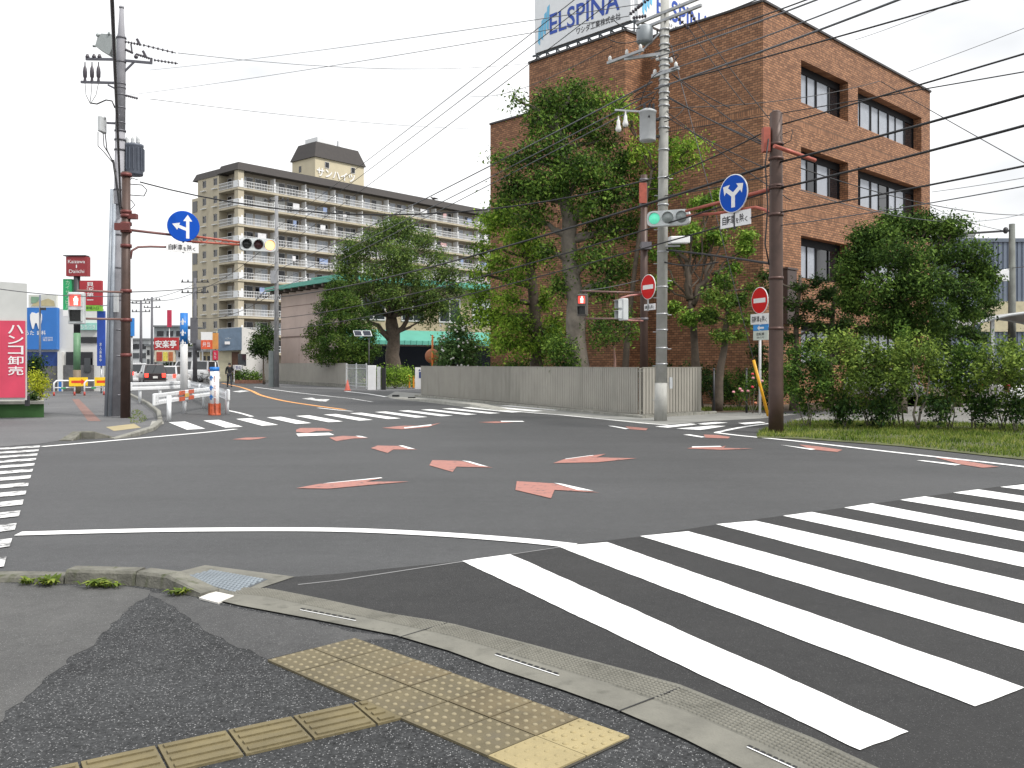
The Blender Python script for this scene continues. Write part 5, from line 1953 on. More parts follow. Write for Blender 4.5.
def ped_signal(label, c, u, n, lit=True, s=1.0, house=None):
    HOUSE_ = house or HOUSE
    rt = thing('pedestrian_signal', label, 'pedestrian light', c)
    mb = MB()
    mb.box(c - n * 0.1, (0.42 * s, 0.2, 0.88 * s), (u, n, Z_), bev=0.03)
    mb.build('housing', HOUSE_, rt)
    for k, m in ((1, L_PED if lit else LENSOFF), (-1, LENSOFF)):
        lc = c + Z_ * (0.21 * s * k)
        mb = MB()
        mb.box(lc + n * 0.006, (0.3 * s, 0.02, 0.3 * s), (u, n, Z_))
        ln = mb.build('lens', m, rt)
        mb = MB()
        h_ = 0.16 * s
        mb.box(lc + n * 0.09 + Z_ * h_, (0.34 * s, 0.18, 0.012), (u, n, Z_))
        for q in (-1, 1):
            mb.box(lc + n * 0.07 + u * (h_ * q), (0.012, 0.14, 0.31 * s), (u, n, Z_))
        mb.build('hood', HOUSE_, rt)
        if k == 1 and lit:
            mb = MB()
            d = lc + n * 0.02
            def q4(x0, z0, x1, z1):
                mb.poly([d + u * (x0 * s) + Z_ * (z0 * s), d + u * (x1 * s) + Z_ * (z0 * s), d + u * (x1 * s) + Z_ * (z1 * s), d + u * (x0 * s) + Z_ * (z1 * s)])
            q4(-0.035, 0.07, 0.035, 0.13)
            q4(-0.06, -0.02, 0.06, 0.062)
            q4(-0.05, -0.13, -0.008, -0.022)
            q4(0.008, -0.13, 0.05, -0.022)
            mb.build('figure', L_MAN, ln)
    return rt

def disc_sign(name, label, c, n, r, face, rim, artwork, plate=None, tilt=0.0):
    rt = thing(name, label, 'road sign', c)
    n = n.normalized()
    u = Z_.cross(n).normalized()   # reading direction seen from the front
    w = n.cross(u).normalized()
    mb = MB()
    mb.lathe(c, [(0, -0.02), (r, -0.02), (r, 0.0), (r * 0.955, 0.002)], 40, 0, axis=n)
    mb.lathe(c, [(r * 0.955, 0.002), (0, 0.002)], 40, 1, axis=n)
    # stiffener on the back
    mb.bar(c - n * 0.035 - u * r * 0.8, c - n * 0.035 + u * r * 0.8, 0.03, 0.04)
    mb.build('disc', [rim, face], rt)
    mb = MB()
    artwork(mb, c + n * 0.004, u, w, r)
    mb.build('emblem', SIGNW, rt)
    return rt, u, w, n

def strokes(mb, o, u, w, r, pts, wd, head=None):
    """broad arrow in sign units (r = 1): pts path, head length/width at the end"""
    P2 = [V((a, b, 0)) for a, b in pts]
    for i in range(len(P2) - 1):
        d = (P2[i + 1] - P2[i]).normalized()
        nn = V((-d.y, d.x, 0)) * wd / 2
        e = d * (wd * 0.25 if 0 < i else 0)
        q = [P2[i] - nn - e, P2[i + 1] - nn, P2[i + 1] + nn, P2[i] + nn - e]
        mb.poly([o + u * (p.x * r) + w * (p.y * r) for p in q])
    if head:
        d = (P2[-1] - P2[-2]).normalized()
        nn = V((-d.y, d.x, 0))
        q = [P2[-1] - nn * head[1] / 2, P2[-1] + d * head[0], P2[-1] + nn * head[1] / 2]
        mb.poly([o + u * (p.x * r) + w * (p.y * r) for p in q])

def art_split(mb, o, u, w, r):
    strokes(mb, o, u, w, r, [(0, -0.72), (0, 0.0)], 0.26)
    n = u.cross(w)
    strokes(mb, o + n * 0.0015, u, w, r, [(0.05, -0.12), (-0.42, 0.22)], 0.24, (0.36, 0.66))
    strokes(mb, o + n * 0.003, u, w, r, [(-0.05, -0.12), (0.42, 0.22)], 0.24, (0.36, 0.66))

def art_straight_left(mb, o, u, w, r):
    n = u.cross(w)
    strokes(mb, o, u, w, r, [(0.26, -0.78), (0.26, 0.34)], 0.2, (0.42, 0.56))
    strokes(mb, o + n * 0.0015, u, w, r, [(0.26, -0.22), (-0.30, -0.02)], 0.2, (0.42, 0.5))

def art_bar(mb, o, u, w, r):
    mb.poly([o + u * (-0.72 * r) + w * (-0.17 * r), o + u * (0.72 * r) + w * (-0.17 * r), o + u * (0.72 * r) + w * (0.17 * r), o + u * (-0.72 * r) + w * (0.17 * r)])

def plate(root, c, u, w, n, W_, H_, text, mat=None, ink=None, tw=0.86, th=0.6):
    mb = MB()
    mb.box(c - n * 0.01, (W_, 0.02, H_), (u, n, w), bev=0.004)
    pl = mb.build('plate', mat or SIGNW, root)
    if text:
        mb = MB()
        if text.startswith('自'):
            o = c + n * 0.003 - u * (W_ * tw / 2) - w * (H_ * th / 2)
            k = W_ * tw / 6.0
            for i, chh in enumerate('自転車を除く'):
                sm_ = chh in 'をく'
                write(mb, chh, o + u * (k * i + k * (0.12 if sm_ else 0.02)), u, w, k * (0.7 if sm_ else 0.95), H_ * th * (0.62 if sm_ else 1.0), 0, 0.02)
        else:
            write(mb, text, c + n * 0.003 - u * (W_ * tw / 2) - w * (H_ * th / 2), u, w, W_ * tw, H_ * th, 0, 0.012)
        mb.build('plate_lettering', ink or INK, pl)
    return pl

# ------------------------------------------------------------------ pole on the far corner, with arm, signal and blue sign
bp0 = G(776, 433)
bp0.z = 0
pr = thing('signal_pole', 'tall rusty brown steel pole with faded orange arms on the grass verge tip', 'signal pole', bp0)
top = ZY(113, bp0.y)
mb = MB()
mb.tube([bp0 + V((0, 0, top * i / 8)) for i in range(9)], [0.176 - 0.004 * i for i in range(9)], 20)
mb.tube([bp0 + V((0, 0, top)), bp0 + V((0, 0, top + 0.05))], [0.14, 0.08], 20)
mb.build('shaft', BROWNP, pr)
armd = V((-0.44, 0.9, 0)).normalized()
bx_ = MB()
za = ZY(189, bp0.y)
s_c = V(((667 - CX) / FPX * 25.1, 25.1, za))
aL = (V((s_c.x, s_c.y, 0)) - V((bp0.x, bp0.y, 0))).length
armd = (V((s_c.x, s_c.y, 0)) - V((bp0.x, bp0.y, 0))).normalized()
def on(f, z):
    return V((bp0.x, bp0.y, z)) + armd * (aL * f)
mb = MB()
mb.tube([on(0, za + 0.02), on(0.8, za)], [0.055, 0.04], 8)
mb.tube([on(0.04, za - 0.62), on(0.08, za - 0.45), on(0.16, za - 0.33), on(0.5, za - 0.26), on(0.79, za - 0.14)], 0.04, 8)
mb.build('arm', ORARM, pr)
mb = MB()
mb.tube([on(-0.1, za + 0.75) + V((-0.45, -0.35, 0.10)), on(0, za + 0.72) + V((0.9, -0.1, -0.06))][0:2], 0.05, 8)
mb.build('stub_arm', ORARM, pr)
mb = MB()
mb.box2(bp0 + V((-0.32, -0.1, ZY(152, bp0.y))), bp0 + V((-0.16, 0.1, ZY(128, bp0.y))))
mb.build('red_box', ORARM, pr)
bands(pr, pbr('brown bands', (0.10, 0.055, 0.045), 0.5, 0.3), [(bp0 + V((0, 0, zz)), 0.18, 0.035) for zz in (za - 0.62, za + 0.02, za + 0.72, 5.9, 6.9, 2.5, 3.7)])
mb = MB()
mb.tube([bp0 + V((-0.22, -0.14, 7.0)), bp0 + V((-0.3, -0.16, 6.4)), bp0 + V((-0.24, -0.15, 5.4)), bp0 + V((-0.3, -0.14, 4.5)), bp0 + V((-0.2, -0.13, 4.0))], 0.018, 6)
mb.tube([bp0 + V((0.1, -0.15, 7.1)), bp0 + V((0.35, -0.18, 7.2)), bp0 + V((0.3, -0.16, 6.95)), bp0 + V((0.1, -0.15, 6.85))], 0.012, 6)
mb.build('cable', WIREM, pr)
nR = V((-armd.y, armd.x, 0))
nR = nR if nR.y < 0 else -nR
uR = Z_.cross(nR).normalized()
vehicle_signal('pale horizontal traffic light showing green beside the concrete utility pole', V((s_c.x - 0.02, s_c.y - 0.25, ZY(218, 24.9))), V((0.91, -0.41, 0)).normalized(), V((-0.41, -0.91, 0)).normalized(), 0, [L_GRN, LENSGREY, LENSGREY], 0.06)
f_ = 0.40
sc_ = on(0.354, 0) * (1 - 0.2 / 22.6)
sc_.z = ZY(193.5, sc_.y)
nRs = V((-0.85, -0.53, 0)).normalized()
ds, u, w, n = disc_sign('round_sign', 'round blue sign with white arrows forking both ways on the orange arm', sc_, nRs, 0.485, SIGNB, SIGNW, art_split)
plate(ds, V((sc_.x + 0.05, sc_.y, ZY(219, sc_.y))), u, w, n, 1.03, 0.38, '自転車を除く')
mb = MB()
mb.bar(sc_ - n * 0.05 - Z_ * 0.9, sc_ - n * 0.05 + Z_ * 0.3, 0.05, 0.04)
mb.build('bracket', DARKST, ds)

# ------------------------------------------------------------------ concrete pole by the short fence
cp0 = V(((660.5 - CX) / FPX * 25.8, 25.8, 0))
pc = thing('utility_pole', 'tall pale concrete utility pole with grey transformer before the brick block', 'utility pole', cp0)
mb = MB()
mb.tube([cp0, cp0 + V((0.02, 0, 1.1))], [0.188, 0.182], 20)
mb.tube([cp0 + V((0.02, 0, 1.1)), cp0 + V((0.14, 0, 13.4))], [0.165, 0.118], 20)
mb.build('shaft', POLEC, pc)
def cpz(py, dx=0.0, dy=0.0):
    z = ZY(py, 25.8)
    return V((cp0.x + 0.02 + 0.12 * z / 13.4 + dx, 25.8 + dy, z))
px2 = 25.8 / FPX
hvd = V((0.62, -0.78, 0)).normalized()
mb = MB()
for dz, k in ((0, 1.0), (-0.22, 1.05)):
    c = cpz(14) + V((0, -0.16, dz))
    mb.bar(c - hvd * 1.15, c + hvd * 1.3, 0.075, 0.075)
mb.bar(cpz(54) + V((0, -0.05, 0)), cpz(53) + V((-1.1, 0.5, 0)), 0.07, 0.09)
e_ = cpz(53) + V((-1.1, 0.5, 0.06))
mb.bar(e_ - hvd * 0.7, e_ + hvd * 0.75, 0.075, 0.075)
mb.bar(cpz(74) - hvd * 0.5 + V((0, -0.16, 0)), cpz(74) + hvd * 0.5 + V((0, -0.16, 0)), 0.09, 0.1)
mb.bar(cpz(30) + V((-0.05, 0, 0)), cpz(50) + V((-0.7, 0.35, 0)), 0.04, 0.04)
mb.build('crossarm', STEEL, pc)
for py in (30, 37, 45, 51, 60, 66, 72, 80, 86, 93, 100, 106, 118, 128, 150, 178, 205, 252, 287, 314, 330, 348, 364):
    c = cpz(py)
    r_ = 0.14 + 0.02 * (1 - c.z / 13)
    bands(pc, STEEL, [(c, r_ + 0.016, 0.022)])
for i in range(14):
    c = cpz(400 - i * 17)
    MB().tube([c, c + V((0.27 * (1 if i % 2 else -1), -0.05, 0))], 0.011, 5).build('step_bolt', STEEL, pc)
# transformer
tc0 = cpz(142, -0.48, -0.1)
mb = MB()
mb.lathe(tc0, [(0.0, 0), (0.225, 0.0), (0.235, 0.03), (0.235, 0.80), (0.255, 0.81), (0.255, 0.86), (0.12, 0.93), (0.0, 0.94)], 24)
tr_ = mb.build('transformer', STEELP, pc)
mb = MB()
mb.bar(tc0 + V((0.2, 0.05, 0.15)), tc0 + V((0.42, 0.1, 0.15)), 0.12, 0.06)
mb.bar(tc0 + V((0.2, 0.05, 0.65)), tc0 + V((0.42, 0.1, 0.65)), 0.12, 0.06)
mb.tube([tc0 + V((-0.02, -0.24, 0.62)), tc0 + V((0.0, -0.27, 0.68)), tc0 + V((0.02, -0.24, 0.62))], 0.015, 5)
for dx in (-0.1, 0.05, 0.16):
    mb.lathe(tc0 + V((dx, -0.05, 0.9)), [(0.04, 0), (0.05, 0.05), (0.03, 0.09), (0.045, 0.12), (0.02, 0.18)], 8)
mb.build('bushing', DARKST, tr_)
mb = MB()
dc0 = cpz(33, -0.42, 0.25)
mb.lathe(dc0 - V((0.12, 0, 0.2)), [(0.0, 0), (0.22, 0), (0.24, 0.04), (0.24, 0.42), (0.2, 0.48), (0.0, 0.5)], 20)
mb.build('regulator_drum', pbr('drum grey', (0.30, 0.33, 0.35), 0.5, 0.2), pc)
mb = MB()
for px, py in ((618.5, 123), (625.5, 118)):
    c = P(px, py, 25.6)
    mb = MB()
    mb.lathe(c - Z_ * 0.26, [(0.0, 0), (0.075, 0.02), (0.085, 0.10), (0.05, 0.22), (0.05, 0.32), (0.025, 0.36), (0.02, 0.46)], 10)
    mb.build('cutout', pbr('porcelain', (0.75, 0.75, 0.73), 0.3), pc)
mb = MB()
mb.bar(P(615, 110, 25.6), P(646, 112, 25.8), 0.05, 0.05)
mb.build('cutout_arm', STEEL, pc)

mb = MB()
def strain(mb, a, b, r=0.055, k=5):
    a, b = V(a), V(b)
    for i in range(k):
        p = a.lerp(b, i / k)
        mb.lathe(p, [(0.015, 0), (r, 0.02), (r, 0.035), (0.015, 0.06)], 8, axis=(b - a))
    mb.tube([a, b], 0.015, 5)
for a, b in (((687, 9), (698, 24)), ((676, 16), (690, 30)), ((651, -3), (637, 8)), ((641, 5), (629, 15)), ((646, 16), (632, 18))):
    mb = MB()
    strain(mb, P(a[0], a[1], 25.6), P(b[0], b[1], 25.4))
    mb.build('insulator', INSUL, pc)
mb = MB()
for q_ in (e_ - hvd * 0.6, e_ + hvd * 0.1, e_ + hvd * 0.65, cpz(74) - hvd * 0.4 + V((0, -0.16, 0)), cpz(74) + hvd * 0.4 + V((0, -0.16, 0)), cpz(64, 0.2), cpz(62, -0.2)):
    MB().lathe(q_ + V((0, 0, 0.04)), [(0.03, 0), (0.06, 0.03), (0.045, 0.07), (0.055, 0.10), (0.02, 0.15)], 8).build('insulator', pbr('porcelain', (0.75, 0.75, 0.73), 0.3), pc)
mb = MB()
for a, b, c in (((640, 105), (646, 78), (660, 72)), ((648, 108), (655, 92), (662, 86)), ((620, 105), (632, 92), (650, 84)), ((628, 102), (640, 96), (652, 98)), ((652, 92), (640, 90), (634, 98)), ((675, 60), (684, 50), (668, 58)), ((664, 122), (678, 118), (684, 108)), ((605, 36), (618, 48), (640, 40)), ((614, 20), (622, 30), (640, 28))):
    p0, p1, p2 = P(a[0], a[1], 25.5), P(b[0], b[1], 25.4), P(c[0], c[1], 25.6)
    pts = [p0 * (1 - t_) ** 2 + p1 * 2 * t_ * (1 - t_) + p2 * t_ ** 2 for t_ in [i / 8 for i in range(9)]]
    MB().tube(pts, 0.014, 5).build('jumper', WIREM, pc)
mb = MB()
c = cpz(385, 0.02, -0.16)
mb.box2(c + V((0.2, 0.05, -0.1)), c + V((0.28, 0.2, 0.22)))
mb.build('small_box', STEELP, pc)
cm = thing('street_camera', 'white tubular camera housing clamped to the concrete utility pole', 'camera', P(679, 240, 25.5))
mb = MB()
mb.box(P(679, 240, 25.5), (0.62, 0.2, 0.21), (V((0.96, 0.28, 0.06)).normalized(), V((-0.28, 0.96, 0)).normalized(), Z_), bev=0.03)
mb.build('housing', WHITE, cm)
mb = MB()
mb.box(P(690.5, 238.4, 25.62), (0.03, 0.17, 0.17), (V((0.96, 0.28, 0.06)).normalized(), V((-0.28, 0.96, 0)).normalized(), Z_))
mb.build('lens_window', BLACK, cm)
mb = MB()
mb.bar(P(664, 246, 25.7), P(680, 246, 25.55), 0.05, 0.05)
mb.build('bracket', STEEL, cm)

# thin brown pole behind the fence corner
tb0 = V(((644 - CX) / FPX * 28.9, 28.9, 0))
tb = thing('signal_pole', 'slim dark brown steel pole rising behind the fence corner', 'signal pole', tb0)
mb = MB()
tz = ZY(175, 28.9)
mb.tube([tb0, tb0 + V((0, 0, tz))], [0.135, 0.11], 16)
mb.build('shaft', BROWNP, tb)
mb = MB()
mb.box2(tb0 + V((-0.18, -0.2, ZY(204, 28.9))), tb0 + V((0.06, -0.12, ZY(184, 28.9))))
mb.build('red_box', ORARM, tb)
mb = MB()
mb.tube([tb0 + V((0, -0.05, ZY(293, 28.9))), P(582, 291, 28.6)], 0.03, 8)
mb.build('arm', pbr('arm brown pink', (0.20, 0.12, 0.105), 0.5), tb)
mb = MB()
mb.tube([tb0 + V((0, -0.05, ZY(319, 28.9))), P(584, 318.5, 28.6)], 0.03, 8)
mb.build('arm', pbr('arm brown pink', (0.20, 0.12, 0.105), 0.5), tb)
mb = MB()
mb.tube([tb0 + V((0, -0.05, ZY(294, 28.9))), P(630, 295.5, 28.2), P(621, 298, 27.9)], 0.03, 8)
mb.build('arm', pbr('arm pink', (0.42, 0.20, 0.18), 0.5), tb)
mb = MB()
mb.tube([tb0 + V((0, -0.05, ZY(321, 28.9))), P(621, 320, 27.9)], 0.028, 8)
mb.build('arm', pbr('arm pink', (0.42, 0.20, 0.18), 0.5), tb)
mb = MB()
for py in (180, 205, 246, 293, 319):
    c = tb0 + V((0, 0, ZY(py, 28.9)))
    bands(tb, pbr('band grey purple', (0.16, 0.15, 0.165), 0.5, 0.3), [(c, 0.145, 0.04)])
mb.box2(tb0 + V((-0.13, -0.3, ZY(250, 28.9))), tb0 + V((0.2, -0.05, ZY(243, 28.9))))
mb.build('small_box', pbr('band grey purple', (0.16, 0.15, 0.165), 0.5, 0.3), tb)
ped_signal('dark pedestrian light showing the red figure before the pale tree trunk', P(582, 305, 28.4), V((0.97, -0.25, 0)).normalized(), V((-0.25, -0.97, 0)).normalized(), True, 0.8, pbr('dull dark housing', (0.12, 0.11, 0.10), 0.6))
ped_signal('pale pedestrian light seen edge on beside the slim brown pole', P(620.5, 309.5, 27.8), V((0.35, -0.94, 0)).normalized(), V((-0.94, -0.35, 0)).normalized(), False, 0.78)
nv_ = V((-0.9, -0.44, 0)).normalized()
dn, u, w, n = disc_sign('no_entry_sign', 'small red no-entry disc on the slim brown pole behind the fence', P(648, 287, 28.4), nv_, 0.40, SIGNR, SIGNW, art_bar)
plate(dn, P(649.5, 307, 28.4), u, w, n, 0.6, 0.2, '自転車を除く')
mb = MB()
mb.bar(P(648, 294, 28.46), P(648, 311, 28.46), 0.05, 0.04)
mb.bar(P(648, 287, 28.46), tb0 + V((0, 0, ZY(287, 28.9))), 0.04, 0.05)
mb.build('bracket', STEEL, dn)

# no entry sign on its own white post
wp0 = V(((760 - CX) / FPX * 28.8, 28.8, 0))
ne, u, w, n = disc_sign('no_entry_sign', 'red no-entry disc on a white post with plates below it beside the flowers', P(759.5, 300.5, 28.7), V((-0.94, -0.36, 0)), 0.43, SIGNR, SIGNW, art_bar)
mb = MB()
mb.tube([wp0, wp0 + V((0, 0, ZY(288, 28.8)))], 0.042, 10)
mb.build('post', WHITE, ne)
plate(ne, P(759.5, 319, 28.66), u, w, n, 0.95, 0.34, '自転車を除く')
pl = plate(ne, P(760.5, 327.5, 28.66), u, w, n, 0.78, 0.2, None, pbr('plate light blue', (0.05, 0.30, 0.72), 0.4))
mb = MB()
strokes(mb, P(760.5, 327.5, 28.66) + n * 0.004, u, w, 0.24, [(0.75, -0.05), (-0.2, -0.05)], 0.24, (0.5, 0.75))
mb.build('plate_arrow', SIGNW, pl)
pl = plate(ne, P(760.5, 335.5, 28.66), u, w, n, 0.78, 0.3, None, pbr('plate pale green', (0.62, 0.68, 0.62), 0.5))
mb = MB()
write(mb, '自転車', P(760.5, 336, 28.66) - u * 0.2 + n * 0.004 + w * 0.01, u, w, 0.4, 0.1, 0, 0.01)
write(mb, '通行可', P(760.5, 338.5, 28.66) - u * 0.2 + n * 0.004, u, w, 0.4, 0.06, 0, 0.0)
mb.build('plate_lettering', INK, pl)
# yellow guy guard
gy = thing('guy_wire_guard', 'slanting yellow plastic guard on a guy wire beside the white sign post', 'guy guard', G(768, 416.5))
mb = MB()
mb.tube([P(768.3, 416.5, 28.0), P(753.5, 360, 28.0)], 0.048, 10)
mb.build('guard', pbr('guard yellow', (0.72, 0.36, 0.01), 0.45), gy)
mb = MB()
mb.tube([P(753.5, 360, 28.0), P(716, 215, 28.0), P(671, 45, 26.2)], 0.012, 5)
mb.build('wire', WIREG, gy)
for px, py, h, lab in ((714, 414, 45, 'dark thin iron stake nearest the short slat fence'), (746.5, 414.5, 45, 'dark thin iron stake beside the rose bush')):
    q_ = P(px, py, 30.0); q_.z = 0
    mb = MB()
    mb.tube([q_, q_ + V((0, 0, 1.45))], [0.04, 0.03], 8)
    mb.sphere(q_ + V((0, 0, 1.47)), 0.045, 8, 6)
    tag(mb.build('iron_stake', DARKST, None, q_), lab, 'stake', 'garden stakes')

# ------------------------------------------------------------------ corner by the guard rails: concrete pole and brown pole
lc0 = V(((116.5 - CX) / FPX * 28.2, 28.2, 0))
lp = thing('utility_pole', 'concrete utility pole crowded with transformers and switchgear beside the brown signal pole', 'utility pole', lc0)
def lpz(py, dx=0, dy=0):
    z = ZY(py, 28.2)
    return V((lc0.x + 0.02 + z * 0.011 + dx, 28.2 + dy, z))
mb = MB()
mb.tube([lc0, lpz(130)], [0.185, 0.15], 18)
mb.tube([lpz(130), lpz(38), lpz(33), lpz(7)], [0.15, 0.135, 0.1, 0.06], 16)
mb.lathe(lpz(8), [(0.08, 0), (0.08, 0.05), (0.0, 0.06)], 12)
mb.build('shaft', pbr('bluish pole concrete', (0.30, 0.30, 0.325), 0.8, var=0.2, bump=0.2, bscale=30), lp)
for dx, r_, t_ in ((-0.26, 0.055, 190), (-0.13, 0.06, 205)):
    mb = MB()
    b_ = lc0 + V((dx, -0.16, 0))
    b2 = V((lpz(t_).x + dx * 0.65, 28.04, ZY(t_, 28.2)))
    mb.tube([b_, b2], r_, 10)
    mb.build('conduit', pbr('conduit grey blue', (0.33, 0.365, 0.41), 0.45, 0.1), lp)
def LP(px, py, dy=0.0):
    return P(px, py, 28.2 + dy)
mb = MB()
mb.bar(LP(86, 59), LP(119, 59.5), 0.07, 0.07)
mb.bar(LP(118, 60), LP(152, 63), 0.07, 0.07)
mb.bar(LP(81, 82), LP(117, 83), 0.07, 0.07)
mb.bar(LP(134, 62), LP(122, 74), 0.05, 0.05)
mb.bar(LP(108, 85), LP(116, 89), 0.05, 0.05)
mb.bar(LP(107, 123), LP(119, 123.5), 0.06, 0.06)
mb.build('crossarm', pbr('dark arm steel', (0.12, 0.12, 0.14), 0.5, 0.4), lp)
mb = MB()
for px in (85, 92, 98.5):
    mb = MB()
    mb.lathe(LP(px, 81.5), [(0.05, 0), (0.035, 0.1), (0.06, 0.15), (0.065, 0.3), (0.05, 0.42), (0.02, 0.5), (0.015, 0.62)], 10)
    mb.build('cutout', INSUL, lp)
for px in (87.5, 94, 99.5, 136):
    MB().lathe(LP(px, 58.5), [(0.04, 0), (0.07, 0.04), (0.05, 0.09), (0.03, 0.14)], 8).build('arm_pin', INSUL, lp)
mb = MB()
for a, b in (((122, 41), (142, 45)), ((143, 45), (176, 53)), ((122, 48), (133, 53)), ((136, 54), (150, 58.5)), ((154, 60), (178, 63.5)), ((124, 95), (138, 98.5))):
    m2_ = MB()
    strain(m2_, LP(*a), LP(*b), 0.045, 7)
    m2_.build('insulator', INSUL, lp)
for px, py in ((140, 42), (146, 54)):
    MB().bar(LP(px, py + 3), LP(px - 3, py - 3), 0.07, 0.07).build('arrester', INSUL, lp)
MB().bar(LP(131, 44), LP(132, 52), 0.04, 0.04).build('link', INSUL, lp)
MB().bar(LP(151.5, 58), LP(151, 64), 0.06, 0.06).build('arm_end', INSUL, lp)
mb = MB()
cc = LP(102, 43, -0.1)
mb.prism([LP(95, 46), LP(97.5, 37), LP(101, 33.5), LP(111, 34), LP(111.5, 49), LP(109, 54.5), LP(103, 51)], V((0, 0.5, 0)))
mb.tube([LP(97, 34.5), LP(99, 36)], 0.06, 6)
mb.tube([LP(93, 46), LP(96, 46)], 0.04, 6)
mb.tube([LP(109, 32), LP(109, 35)], 0.04, 6)
mb.build('switchgear', pbr('switchgear grey', (0.32, 0.35, 0.35), 0.5, var=0.2), lp)
mb = MB()
mb.box2(LP(97.2, 131, -0.25), LP(107, 119, 0.15), bev=0.03)
mb.build('cabinet', STEELP, lp)
mb = MB()
for px in (99, 102, 105):
    mb.lathe(LP(px, 119), [(0.03, 0), (0.045, 0.03), (0.03, 0.07), (0.0, 0.09)], 8)
mb.build('cabinet_bushing', STEEL, lp)
tt = LP(133.8, 175.5, 0.25)
mb = MB()
mb.lathe(tt, [(0.0, 0), (0.27, 0.0), (0.285, 0.04), (0.285, 0.90), (0.30, 0.92), (0.30, 0.98), (0.0, 1.0)], 24)
for k in range(16):
    a = k * math.pi / 8
    mb.box(tt + V((0.3 * math.cos(a), 0.3 * math.sin(a), 0.5)), (0.05, 0.02, 0.7), (V((math.cos(a), math.sin(a), 0)), V((-math.sin(a), math.cos(a), 0)), Z_))
tr2 = mb.build('transformer', pbr('slate transformer', (0.115, 0.13, 0.165), 0.45, 0.1, var=0.1), lp)
mb = MB()
for dx in (-0.18, 0.0, 0.17):
    mb.lathe(tt + V((dx, -0.08, 1.0)), [(0.05, 0), (0.07, 0.04), (0.045, 0.08), (0.06, 0.12), (0.03, 0.2)], 10)
mb.tube([tt + V((0.05, 0.1, 1.0)), tt + V((0.05, 0.1, 1.3))], 0.02, 6)
mb.build('bushing', STEELP, tr2)
for py in (38, 62, 84, 88, 95, 108, 123, 131, 140, 150, 190, 205, 235, 268, 300, 330, 356, 395):
    c = lpz(py)
    bands(lp, pbr('dark bands', (0.14, 0.14, 0.155), 0.5, 0.4), [(c, 0.175 if py > 130 else 0.155, 0.025)])
mb = MB()
for pts, r_ in (([(90, 103), (97, 104), (106, 100), (112, 101), (115, 108)], 0.022), ([(98, 132), (98, 146), (104, 152), (113, 163)], 0.014), ([(103, 132), (104, 146), (110, 156), (114, 163)], 0.016), ([(105, 132), (107, 150), (112, 160), (116, 172)], 0.018),
                ([(113, 160), (116, 180), (119, 200), (121, 214)], 0.035), ([(85, 83), (86, 95), (90, 103)], 0.01), ([(92, 83), (91, 95), (90, 103)], 0.01), ([(98.5, 83), (96, 95), (91, 103)], 0.01),
                ([(138, 180), (132, 178), (128, 182)], 0.014), ([(128, 184), (142, 185), (147, 190), (144, 196), (130, 195)], 0.016), ([(131, 200), (135, 205), (128, 212)], 0.014)):
    MB().tube([LP(a, b, -0.2) for a, b in pts], r_, 6).build('cable', WIREM, lp)
mb = MB()
mb.box2(LP(113.4, 312, -0.32), LP(119, 292, -0.2))
mb.build('meter_box', STEELP, lp)

lb0 = V(((125.5 - CX) / FPX * 27.2, 27.2, 0))
lb = thing('signal_pole', 'dark brown signal pole with reddish arms standing by the guard rails', 'signal pole', lb0)
mb = MB()
lt = ZY(172, 27.2)
mb.tube([lb0, lb0 + V((0.02, 0, lt))], [0.145, 0.125], 16)
mb.build('shaft', BROWNP, lb)
za2 = ZY(230.5, 27.2)
e1 = P(242, 242.5, 29.9)
e1.z = za2 - 0.02
ad2 = (V((e1.x, e1.y, 0)) - V((lb0.x, lb0.y, 0)))
aL2 = ad2.length
ad2.normalize()
def on2(f, z):
    return V((lb0.x, lb0.y, z)) + ad2 * (aL2 * f)
mb = MB()
mb.tube([on2(-0.03, za2 + 0.03), on2(0.5, za2 + 0.01)], 0.04, 8, 1)
mb.tube([on2(0.5, za2 + 0.05), on2(1.0, za2 + 0.0)], 0.035, 8)
mb.tube([on2(0.5, za2 - 0.14), on2(1.0, za2 - 0.08)], 0.035, 8)
for i in range(7):
    mb.tube([on2(0.52 + 0.065 * i, za2 + (0.05 if i % 2 else -0.14)), on2(0.52 + 0.065 * (i + 1), za2 + (-0.13 if i % 2 else 0.04))], 0.014, 5)
mb.tube([on2(0.04, za2 - 0.85), on2(0.05, za2 - 0.6), on2(0.1, za2 - 0.47), on2(0.2, za2 - 0.42), on2(0.36, za2 - 0.38), on2(0.55, za2 - 0.32)], 0.035, 8, 1)
mb.build('arm', [ORARM, pbr('dull red arm', (0.17, 0.07, 0.065), 0.5)], lb)
mb = MB()
for py in (175, 212, 216, 224, 231, 246, 291, 320, 355):
    c = lb0 + V((0.02, 0, ZY(py, 27.2)))
    bands(lb, pbr('red brown bands', (0.16, 0.045, 0.04), 0.5, 0.2), [(c, 0.165, 0.05)])
mb.box2(lb0 + V((-0.25, -0.22, ZY(231, 27.2))), lb0 + V((0.2, -0.1, ZY(224, 27.2))))
mb.box2(lb0 + V((0.05, -0.1, ZY(219, 27.2))), lb0 + V((0.35, 0.1, ZY(214, 27.2))))
mb.build('clamp_box', pbr('red brown bands', (0.16, 0.045, 0.04), 0.5, 0.2), lb)
mb = MB()
for py, px in ((290.5, 77), (318.5, 80)):
    a = P(px, py, 26.2)
    mb.tube([V((lb0.x + 0.02, lb0.y - 0.1, a.z + 0.02)), a], 0.032, 8)
mb.build('pedestrian_arm', pbr('arm brown pink', (0.2, 0.12, 0.105), 0.5), lb)
nL = V((ad2.y, -ad2.x, 0))
nLs = (nL + V((-0.1, -0.4, 0))).normalized()
uL = Z_.cross(nLs).normalized()
sgc = P(258, 244.8, 30.1)
